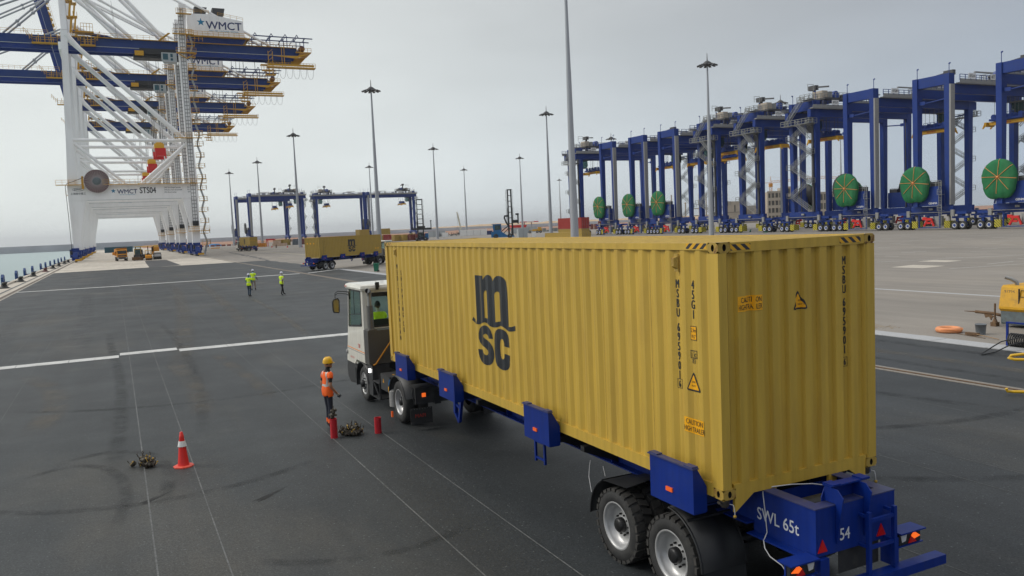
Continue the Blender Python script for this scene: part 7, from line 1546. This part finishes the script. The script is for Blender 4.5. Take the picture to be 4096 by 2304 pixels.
e_ = thing('tarpaulin_heap', 'low blue tarpaulin-covered heap by the crane stairs', 'tarpaulin', (43.9, 470, 0)); hp = MB(); hp.lathe([(4.0,0),(3.6,.8),(2.4,1.3),(0,1.5)], (0,0,0), 'z', 14); hp.xf(lambda p: p+Vector((noise.noise(p)*.9, noise.noise(p+Vector((9,0,0)))*.8, noise.noise(p*1.3)*.3 if p.z > .1 else 0))); hp.build('tarpaulin', 'stacker_blue', e_)
tag(MB().box(0,3.6,0,1.4,0,.42).build('steel_beam', 'machine_orange'), 'flat orange-yellow steel beam lying on the yard by the crane stairs', 'beam').location = (31.9, 368.8, 0)
# row of red barriers
rb = MB().prism([(-.35,0),(.35,0),(.18,.5),(.15,.85),(-.15,.85),(-.18,.5)], -1.0, 1.0, 'y').mesh('barrier_shell', 'container_brown')
for k in range(15):
    e_ = thing('barrier', 'red road barrier in the long line at the far edge of the yard', 'barrier', (28+k*2.75, 462-k*.6, 0), R(90), 'red road barriers at the far edge of the yard'); link('barrier_shell', rb, e_)
for k, (x, y, s_, mt, lb) in enumerate(((47.5,300,1,'rusty_steel','small dark bollard-like stub on the yard left of the light mast'),(53.4,283,.6,'machine_red','small red marker right of the light mast base'),(51.0,297,.5,'machine_red','small red marker left of the light mast base'),(49,318,.5,'machine_red','small red marker near the pale boxes'))):
    e_ = thing('yard_marker', lb, 'marker', (x, y, 0)); MB().cyl((0,0,0),(0,0,1.2*s_),.22,.16,n=10).build('post', mt, e_); MB().cyl((0,0,0),(0,0,.08),.35,n=10).build('foot', mt, e_)
hs_ = MB().tube([(46,232,.1),(48,234,.1),(51,236,.25),(53,235,.3),(54,234,.1),(50,233,.1),(46.5,231.5,.1)], .16, 6); tag(hs_.build('hose', 'cable_black'), 'black hose looped loosely on the yard paving', 'hose')
# ------------------------------------------------------------------ site vehicles under the cranes (facing the camera, -y)
def vwheel(e_, x, y, r_, w): MB().lathe([(r_*.55,0),(r_*.9,0),(r_,w*.12),(r_,w*.88),(r_*.9,w),(r_*.55,w)], (x, y, r_), 'x', 18).build('tyre', 'rubber', e_); MB().lathe([(0,w*.15),(r_*.5,w*.1),(r_*.56,w*.02)], (x, y, r_), 'x', 14).build('rim', 'grey_panel', e_)
e_ = thing('dump_truck', 'orange dump truck facing the camera under the first quay crane', 'truck', (-4.3, 215.0, 0), R(4))
MB().prism([(0,.75),(-.12,1.0),(-.12,1.75),(.15,2.75),(.35,2.85),(1.75,2.85),(1.75,.75)], -1.15, 1.15, 'x').build('cab', 'machine_orange', e_)
MB().prism([(-.13,1.80),(.13,2.62),(.14,2.62),(-.11,1.80)], -1.0, 1.0, 'x').xf(lambda p: Vector((p.x,p.y-.012,p.z))).build('windscreen', 'black_steel', e_)
MB().box(-.95,.95,-.16,-.125,1.15,1.45).box(-1.2,1.2,-.22,.25,.48,.98).build('grille_and_bumper', 'dark_grey', e_)
for x in (-.95,.95): MB().box(x-.18,x+.18,-.235,-.22,.68,.86).build('headlamp', 'lens_clear', e_); MB().box(x*1.42-.1,x*1.42+.1,.0,.1,1.9,2.4).box(min(x,x*1.42),max(x,x*1.42),.0,.06,2.3,2.36).build('mirror', 'black_steel', e_)
MB().prism([(2.0,1.25),(2.0,3.1),(1.0,3.2),(1.0,3.05),(1.9,2.9),(1.95,1.25),(7,1.25),(7,3.0),(6.8,3.0),(6.8,1.45),(2.2,1.45),(2.2,1.25)], -1.2, 1.2, 'x').box(-1.22,-1.12,2,7,1.3,2.95).box(1.12,1.22,2,7,1.3,2.95).build('tipper_body', 'machine_orange', e_)
MB().box(-.45,.45,.4,7,.6,1.1).build('chassis', 'black_steel', e_); MB().box(-1.9,-1.25,2.2,4.4,1.5,2.2).build('side_box', 'machine_orange', e_)
for y in (.75, 4.6, 6.0):
    for x in (-1.2, .88): vwheel(e_, x, y, .5, .32)
e_ = thing('asphalt_paver', 'yellow-roofed asphalt paver at the back of the machines group', 'paver', (1.0, 216.5, 0), R(0))
MB().box(-2.4,2.0,0,3.2,3.25,3.4).box(2.0,3.1,-.2,2.6,3.15,3.5).build('canopy', 'bright_yellow', e_); fr = MB()
for x in (-2.2,-1.1,.6,1.9): fr.box(x,x+.12,.1,.22,1.4,3.25); fr.box(x,x+.12,2.9,3.02,1.4,3.25)
fr.box(-2.2,-.6,-.4,2.8,1.4,2.6); fr.box(-2.6,1.4,-.6,3.4,.35,1.35); fr.build('frame', 'black_steel', e_)
MB().box(1.5,3.2,-.3,.2,2.0,3.1).box(1.5,1.9,-.3,2.8,1.2,3.1).build('hopper', 'machine_orange', e_); MB().box(-2.7,-2.1,-1,3.6,0,.75).box(1.0,1.5,-1,3.6,0,.75).build('crawler_track', 'rubber', e_)
e_ = thing('wheel_loader', 'dark tractor loader between the dump truck and the small roller', 'loader', (-.9, 211.5, 0), R(-6))
MB().box(-.75,.75,.4,2.2,1.1,1.5).box(-.6,.6,-.6,.4,.7,1.5).build('body', 'dark_grey', e_); MB().prism([(.4,1.5),(.6,2.75),(2.0,2.75),(2.2,1.5)], -.7, .7, 'x').build('cab_glass', 'cab_glass_dark', e_); MB().box(-.78,.78,.5,2.1,2.75,2.88).box(-.76,-.66,.4,.52,1.5,2.75).box(.66,.76,.4,.52,1.5,2.75).build('cab_frame', 'machine_yellow', e_)
MB().prism([(-1.6,.15),(-1.7,.9),(-1.55,.9),(-1.2,.3),(-1.2,.15)], -1.2, 1.2, 'x').box(-.8,-.65,-1.5,.4,.6,.85).box(.65,.8,-1.5,.4,.6,.85).build('bucket', 'rusty_steel', e_)
for y, r_ in ((-.1,.42),(1.7,.65)):
    for x in (-1.05, .72): vwheel(e_, x, y, r_, .34)
e_ = thing('road_roller', 'small orange tandem roller in front of the machines group', 'roller', (1.35, 207.6, 0), R(0))
MB().cyl((-.62,0,.42),(.62,0,.42),.42,n=20).build('drum', 'rusty_steel', e_); MB().cyl((-.62,2.3,.42),(.62,2.3,.42),.42,n=20).build('drum', 'rusty_steel', e_)
MB().prism([(-.5,.55),(-.55,1.1),(.2,1.35),(.5,.95),(1.7,.95),(2.6,1.3),(2.8,.6)], -.68, .68, 'x').build('body', 'machine_orange', e_); MB().box(-.7,.7,.4,1.9,2.35,2.45).box(-.66,-.6,.45,.52,1.0,2.35).box(.6,.66,.45,.52,1.0,2.35).box(-.66,-.6,1.8,1.86,1.0,2.35).box(.6,.66,1.8,1.86,1.0,2.35).build('canopy', 'machine_yellow', e_); MB().box(-.3,.3,1.0,1.5,1.0,1.7).build('seat', 'seat_black', e_)
e_ = thing('road_roller', 'dark pneumatic roller at the right end of the machines group', 'roller', (3.55, 212.5, 0), R(0)); MB().prism([(-.4,.6),(-.45,1.5),(.6,1.7),(2.6,1.7),(2.8,.6)], -.85, .85, 'x').build('body', 'dark_grey', e_); MB().box(-.75,.75,-.5,-.42,.75,1.4).build('grille', 'rim_silver', e_)
for k in range(4): vwheel(e_, -.95+k*.48, .1, .42, .40)
for k in range(4): vwheel(e_, -.95+k*.48, 2.3, .42, .40)
# ------------------------------------------------------------------ container stackers
def mast_(e_, w, H_, t=.38, n=9):
    fr = MB()
    for x in (-w/2, w/2-t): fr.box(x,x+t,-.3,.3,.4,H_*.62); fr.box(x+(.10 if x < 0 else -.02),x+t-(.02 if x < 0 else .10)-.0,-.2,.2,H_*.62,H_)
    for k in range(n): z = 1.2+k*(H_-1.6)/(n-1); fr.box(-w/2+.1,w/2-.1,-.22,.22,z,z+.22)
    fr.box(-w/2,w/2,-.3,.3,H_-.2,H_); fr.build('mast', 'black_steel', e_)
    for x in (-w/2-.35,-w/2-.1,w/2+.15): MB().cyl((x,0,H_*.3),(x,0,H_-.2),.05,n=6).build('hoist_cylinder', 'dark_grey', e_)
e_ = thing('container_stacker', 'container stacker facing away with black mast and wide spreader, left one', 'stacker', (95.9, 277.9, 0), RZ)
mast_(e_, 2.4, 15.6); sp = MB(); sp.box(-3.3,4.1,-.55,-.1,4.3,5.0); sp.box(3.75,4.05,-.55,-.1,4.6,7.3); sp.cyl((3.9,-.3,7.3),(3.9,-.3,7.7),.3,n=8); sp.box(-3.4,-3.15,-.5,-.1,4.3,7.0); sp.box(-2.4,-1.7,-.5,-.2,5.4,5.6); sp.box(-1.3,1.7,-.6,-.1,5.0,5.7); sp.box(-2.1,-2.0,-.4,-.3,5.0,5.5); sp.build('spreader', 'black_steel', e_)
MB().box(-1.3,1.3,.3,3.5,.6,1.6).box(-1.2,1.2,3.5,6,.6,2.0).box(-1.9,-1.3,1,4,.5,1.4).build('body', 'deep_blue', e_); MB().prism([(.5,1.6),(.7,3.4),(2.3,3.4),(2.6,1.6)], -.8, .8, 'x').build('cab', 'cab_glass_dark', e_); MB().box(1.5,2.6,.5,3,1.0,3.0).build('side_tank', 'stacker_blue', e_)
for x in (-2.0,-1.4,1.2,1.8): vwheel(e_, x, .3, .75, .5)
for x in (-1.2,.8): vwheel(e_, x, 5.2, .6, .45)
for x in (-1.6,1.6): MB().box(x-.12,x+.12,-.42,-.38,.9,1.1).build('headlamp', 'lens_clear', e_)
e_ = thing('container_stacker', 'bright blue container stacker seen from the side, right one', 'stacker', (121.3, 254.3, 0), RZ)
mast_(e_, 1.9, 17.3, .62); sp = MB(); sp.box(.8,2.8,-.4,.4,5.3,6.4); sp.box(2.5,3.0,-.4,.4,5.0,8.6); sp.box(1.9,3.1,-.4,.4,8.1,8.7); sp.box(-1.9,-.7,-.3,.3,7.6,8.2); sp.tube([(-1.9,0,8.1),(-2.1,0,7.2),(-1.5,0,5.6),(-.9,0,4.6)], .32, 6); sp.build('spreader', 'black_steel', e_)
MB().prism([(-7.0,.5),(-7.0,2.4),(-6.2,2.6),(-3.6,2.6),(-1.2,1.0),(1.2,.9),(1.2,.45)], -1.2, 1.2, 'y').build('body', 'stacker_blue', e_)
MB().prism([(-6.2,2.6),(-6.4,5.0),(-3.4,5.0),(-3.2,3.0),(-3.6,2.6)], -.9, .9, 'y').build('cab', 'stacker_blue', e_); MB().prism([(-5.6,3.0),(-5.7,4.7),(-3.7,4.7),(-3.5,3.2)], -.93, -.905, 'y').build('cab_window', 'cab_glass_dark', e_); MB().box(-6.7,-3.2,-1.1,1.1,5.0,5.2).build('cab_roof', 'stacker_blue', e_)
MB().beam((-4.0,-1.0,2.0),(-.6,-1.0,4.6),.25,.3).beam((-3.2,-1.0,1.2),(-.4,-1.0,3.8),.2,.25).build('tilt_cylinder', 'black_steel', e_)
for x in (-5.4, -.4):
    for y in (-1.5, .95): MB().lathe([(.4,0),(.8,.03),(.85,.1),(.85,.45),(.8,.5),(.4,.5)], (x, y, .85), 'y', 16).build('tyre', 'rubber', e_)
def cabin(lb, x, y, w, d, h, mt, rz=RZ, name='site_cabin', cat='cabin', ndoor=0, z=0):
    e_ = thing(name, lb, cat, (x, y, z), rz); MB().box(0,w,0,d,0,h).build('shell', mt, e_)
    MB().box(-.03,w+.03,-.03,d+.03,h+.002,h+.1).build('roof', mt, e_)
    for k in range(ndoor):
        xx = w*(k+.5)/ndoor; MB().box(xx-w/ndoor*.42,xx+w/ndoor*.42,-.05,-.002,.15,h-.15).build('door', mt, e_); MB().box(xx-w/ndoor*.45,xx-w/ndoor*.43,-.06,-.001,.1,h-.1).build('door_gap', 'dark_grey', e_)
    return e_
cabin('light grey steel cabinet with double doors beside the blue stacker', 119.3, 244.2, 3.2, 2.4, 3.1, 'cabin_grey', R(-12), ndoor=2)
cabin('long pale grey site cabin behind the left stacker', 143.4, 399.7, 9.0, 3, 3.0, 'cabin_grey', ndoor=3); cabin('very long white site cabin in the middle distance', 154.6, 383.1, 14.0, 3, 3.0, 'white_paint', ndoor=4)
cabin('long pale wall of site huts farther right behind the blue stacker', 183, 381, 14, 3, 2.9, 'cabin_grey', ndoor=3); cabin('dark blue skip beside the long white site cabin', 171.1, 386.2, 3.2, 2.4, 2.0, 'deep_blue', name='skip', cat='skip'); cabin('small orange tank in front of the dark blue skip', 164.3, 365, 1.8, 1.6, 1.4, 'machine_orange', name='water_tank', cat='tank')
cabin('small white hut between the light masts left of the white cabin', 140, 371, 3, 2.4, 2.2, 'white_paint', ndoor=1)
# rusty scrap pile
sp = MB(); 
for k in range(60): a = rr(0,6.28); x = rr(-5,5); sp.beam((x,rr(-1,1),rr(0,1.2)),(x+rr(-2.5,2.5),rr(-1,1),rr(.3,2.6)),.12,.12)
e_ = thing('scrap_pile', 'heap of dark steel scrap left of the long white cabin', 'scrap', (152.5, 392, 0), RZ); o = sp.build('scrap_bars', 'dark_grey', e_); o['kind'] = 'stuff'
# crawler crane boom
e_ = thing('crawler_crane', 'distant crawler crane with slanting cream boom', 'crane', (193.8, 475.5, 0), RZ); cb = MB(); cb.beam((0,0,2),(-1.9,0,13.3),.9,.9); cb.beam((-1.9,0,13.3),(-2.3,0,14.3),.7,.7); cb.build('boom', 'cream_cloth', e_); MB().box(-1.5,2.5,-1.5,1.5,1,3).build('body', 'cabin_grey', e_); MB().beam((-2.2,0,14),(-2.0,0,3),.08,.08).build('hoist_rope', 'dark_grey', e_); MB().box(-2,3,-2,-1.2,0,1).box(-2,3,1.2,2,0,1).build('crawler_track', 'rubber', e_)
# filling station canopy
e_ = thing('station_canopy', 'distant red and white canopy on two posts beyond the stackers', 'canopy', (311.1, 618.9, 0), RZ); MB().box(-3,13,-3,3,6.2,7.0).build('canopy_edge', 'machine_red', e_); MB().box(3,9,-3.1,3.1,6.3,6.9).build('canopy_panel', 'white_paint', e_)
for x in (.5, 6.5): MB().box(x,x+.9,-.4,.4,0,6.2).build('post', 'cabin_grey', e_)
tag(MB().box(0,14,0,3,3.2,4.2).box(.5,13.5,.2,2.8,0,3.2).build('kiosk', 'machine_red'), 'low distant building with a red fascia beside the canopy', 'kiosk').location = (283, 585, 0)
# concrete block stacks
bm_ = MB().box(0,1.9,0,1.9,0,1.0).mesh('block', 'cabin_grey'); mat('block_grey', (.24,.25,.235), .9); bm_.materials[0] = M['block_grey']; i = 0
e_ = thing('block_stack', 'long stack of grey concrete blocks behind the yellow grader', 'blocks', (205, 400, 0), RZ)
for k in range(14):
    for z in range(2 if k % 4 else 1): link('block', bm_, e_, loc=(k*2.15, rr(0,.3), z*1.02))
e_ = thing('crate_stack', 'stack of rusty orange crates farther right behind the blocks', 'crates', (240, 398, 0), RZ); bm2 = MB().box(0,1.8,0,1.8,0,1.5).mesh('crate', 'container_brown')
for k in range(6):
    for z in range(2 if k % 3 else 3): link('crate', bm2, e_, loc=(k*2.3, rr(0,.3), z*1.52))
e_ = thing('grader', 'small distant yellow grader parked in the open yard', 'grader', (184.9, 357.2, 0), RZ)
MB().box(-1.2,3.5,-1,1,1.0,2.0).box(1.6,3.2,-.8,.8,2.0,3.0).box(-2.8,-1.2,-.3,.3,1.3,1.6).build('body', 'machine_yellow', e_)
for x in (-2.6, 1.2, 2.8):
    for y in (-1.2, .8): MB().lathe([(.3,0),(.65,.02),(.65,.38),(.3,.4)], (x, y, .65), 'y', 14).build('tyre', 'rubber', e_)
e_ = thing('water_barrier', 'pale plastic barrier with red foot standing in the yard near the big mast', 'barrier', (110.1, 215.2, 0), RZ); MB().prism([(-.9,0),(.9,0),(.6,.5),(.6,2.2),(-.6,2.2),(-.6,.5)], -.3, .3, 'y').build('barrier_body', 'white_paint', e_); MB().prism([(-1.1,0),(-.2,0),(-.3,.7)], -.34, -.31, 'y').build('red_stripe', 'machine_red', e_)
# ------------------------------------------------------------------ unfinished buildings beyond the gantries
def frame_building(lb, x, y, w, d, floors, fh, bays, rz=RZ, mt='building_stone'):
    e_ = thing('unfinished_building', lb, 'building', (x, y, 0), rz); H_ = floors*fh; wl = MB(); ww = w/bays
    for f_ in range(floors):
        z = f_*fh; wl.box(0,w,0,.35,z,z+.9); wl.box(0,w,0,.35,z+fh-.7,z+fh)
        for k in range(bays+1): xx = min(w-.5, max(0, k*ww-.3)); wl.box(xx,xx+.6,-.06,.34,z+.9,z+fh-.7)
    wl.box(0,.3,.36,d,0,H_); wl.box(w-.3,w,.36,d,0,H_); wl.box(.31,w-.31,d-.3,d,0,H_); wl.box(.31,w-.31,.36,d-.31,H_-.3,H_-.01); wl.box(-.1,w+.1,-.12,.4,H_+.0,H_+.5); wl.build('wall', mt, e_)
    wn_ = MB()
    for f_ in range(floors):
        for k in range(bays): MB().box(k*ww+.3,(k+1)*ww-.3,.5,.55,f_*fh+.9,(f_+1)*fh-.7).build('window', 'window_dark', e_)
    return e_
frame_building('four-storey unfinished stone building under the orange tower crane', 319.1, 336.1, 8.4, 10, 4, 4.1, 4); frame_building('taller unfinished stone block just right of the four-storey one', 341.7, 347.4, 6.5, 10, 4, 4.8, 3); frame_building('pale building with tall narrow openings at the right of the building site', 335, 326, 17, 10, 3, 4.9, 6)
e_ = thing('stone_block_building', 'plain sandstone-coloured block with one slit window', 'building', (298.8, 346.1, 0), RZ); MB().box(0,7.4,0,6,1.5,12.2).box(8,19,6,12,0,9.5).build('wall', 'building_stone', e_); MB().box(4.3,5.0,-.05,.0,6.5,10.2).build('window', 'window_dark', e_); MB().box(0,7.4,-.04,-.001,6.1,6.35).build('joint', 'window_dark', e_)
e_ = thing('concrete_frame', 'bare concrete columns and beams of the building site left of the stone block', 'building frame', (274.1, 369.3, 0), RZ)
for k in range(9): x = k*3.9; MB().box(x,x+.6,0,.6,0,17.5 if k in (0,1,5,6,7) else 13).build('column', 'building_stone', e_)
MB().box(16,33,.1,.5,9.0,9.5).box(16,33,.1,.5,5.0,5.5).build('beam', 'building_stone', e_); MB().box(26,36,.1,.5,15.8,16.4).build('beam', 'building_stone', e_)
for k in (2, 3): MB().lathe([(.3,12),(.7,12.5),(.3,13)], (k*3.9+.3,.3,0), 'z', 8).build('column_form', 'building_stone', e_)
def tower_crane(lb, x, y, H_, L_, dirn):
    e_ = thing('tower_crane', lb, 'tower crane', (x, y, 0), RZ); m_ = MB()
    for a in (-.7,.7):
        for b_ in (-.7,.7): m_.beam((a,b_,0),(a,b_,H_),.18,.18)
    for k in range(int(H_/1.6)): z = k*1.6; m_.beam((-.7,-.7,z),(.7,-.7,z+1.6),.12,.12); m_.beam((-.7,-.7,z),(.7,-.7,z),.12,.12)
    m_.build('tower_mast', 'machine_orange', e_); j = MB(); d = dirn
    for (y_, z_) in ((-.6,H_+.4),(.6,H_+.4),(0,H_+1.7)): j.beam((0,y_,z_),(d*L_,y_,z_+L_*.05),.16,.16)
    for k in range(int(L_/1.8)): j.beam((d*k*1.8,-.6,H_+.4+k*.09),(d*(k*1.8+.9),0,H_+1.7+k*.09),.1,.1); j.beam((d*(k*1.8+.9),0,H_+1.7+k*.09),(d*(k+1)*1.8,-.6,H_+.45+k*.09),.1,.1)
    j.beam((0,0,H_+.6),(-d*7,0,H_+.6),.6,.3); j.box(min(-d*7,-d*5),max(-d*7,-d*5),-.6,.6,H_-.6,H_+.6); j.build('jib', 'machine_orange', e_)
    MB().beam((0,0,H_+4.5),(d*L_*.7,0,H_+1.9),.06,.06).beam((0,0,H_+4.5),(-d*6.5,0,H_+.9),.06,.06).beam((-.5,0,H_),(0,0,H_+4.5),.14,.14).beam((.5,0,H_),(0,0,H_+4.5),.14,.14).build('tie_bars', 'machine_orange', e_); MB().box(-1,1,-1,1,H_-2,H_+.2).build('slewing_cab', 'machine_orange', e_)
tower_crane('orange tower crane above the unfinished four-storey building', 371.7, 388.5, 23.5, 20, 1); tower_crane('faint tower crane jib between the gantry legs at right', 450, 400, 26, 36, -1)
for i, (x, y, s_, a, lb) in enumerate(((140,148,1,.3,'green cone lying beside the base of the light mast'),(146,160,.8,1,'green cone leaning near the gantry tyres'),(137.5,165,1,2,'small red cone near the gantry tyres'))):
    e_ = thing('traffic_cone', lb, 'traffic cone', (x, y, 0), a); o = MB().lathe([(.25,0),(.22,.05),(.06,.8),(0,.8)], (0,0,0), 'z', 12).build('cone_body', 'cone_red' if 'red' in lb else 'bin_green', e_); o.rotation_euler = (R(80 if 'lying' in lb else 20),0,0); MB().box(-.3,.3,-.3,.3,0,.04).build('cone_base', 'cone_red' if 'red' in lb else 'bin_green', e_)
# ------------------------------------------------------------------ sea haze
hz = MB().box(-9100, 9100, -4100, 16100, -4.6, 135).mesh('haze', 'sign_white'); hz.materials.clear()
hm = bpy.data.materials.new('haze'); hm.use_nodes = True; hn = hm.node_tree.nodes; hn.clear(); ho = hn.new('ShaderNodeOutputMaterial'); pv = hn.new('ShaderNodeVolumePrincipled')
pv.inputs['Color'].default_value = (.93, .96, 1, 1); pv.inputs['Density'].default_value = .00010; pv.inputs['Anisotropy'].default_value = .3; hm.node_tree.links.new(pv.outputs[0], ho.inputs['Volume']); hz.materials.append(hm)
link('haze', hz)['kind'] = 'stuff'
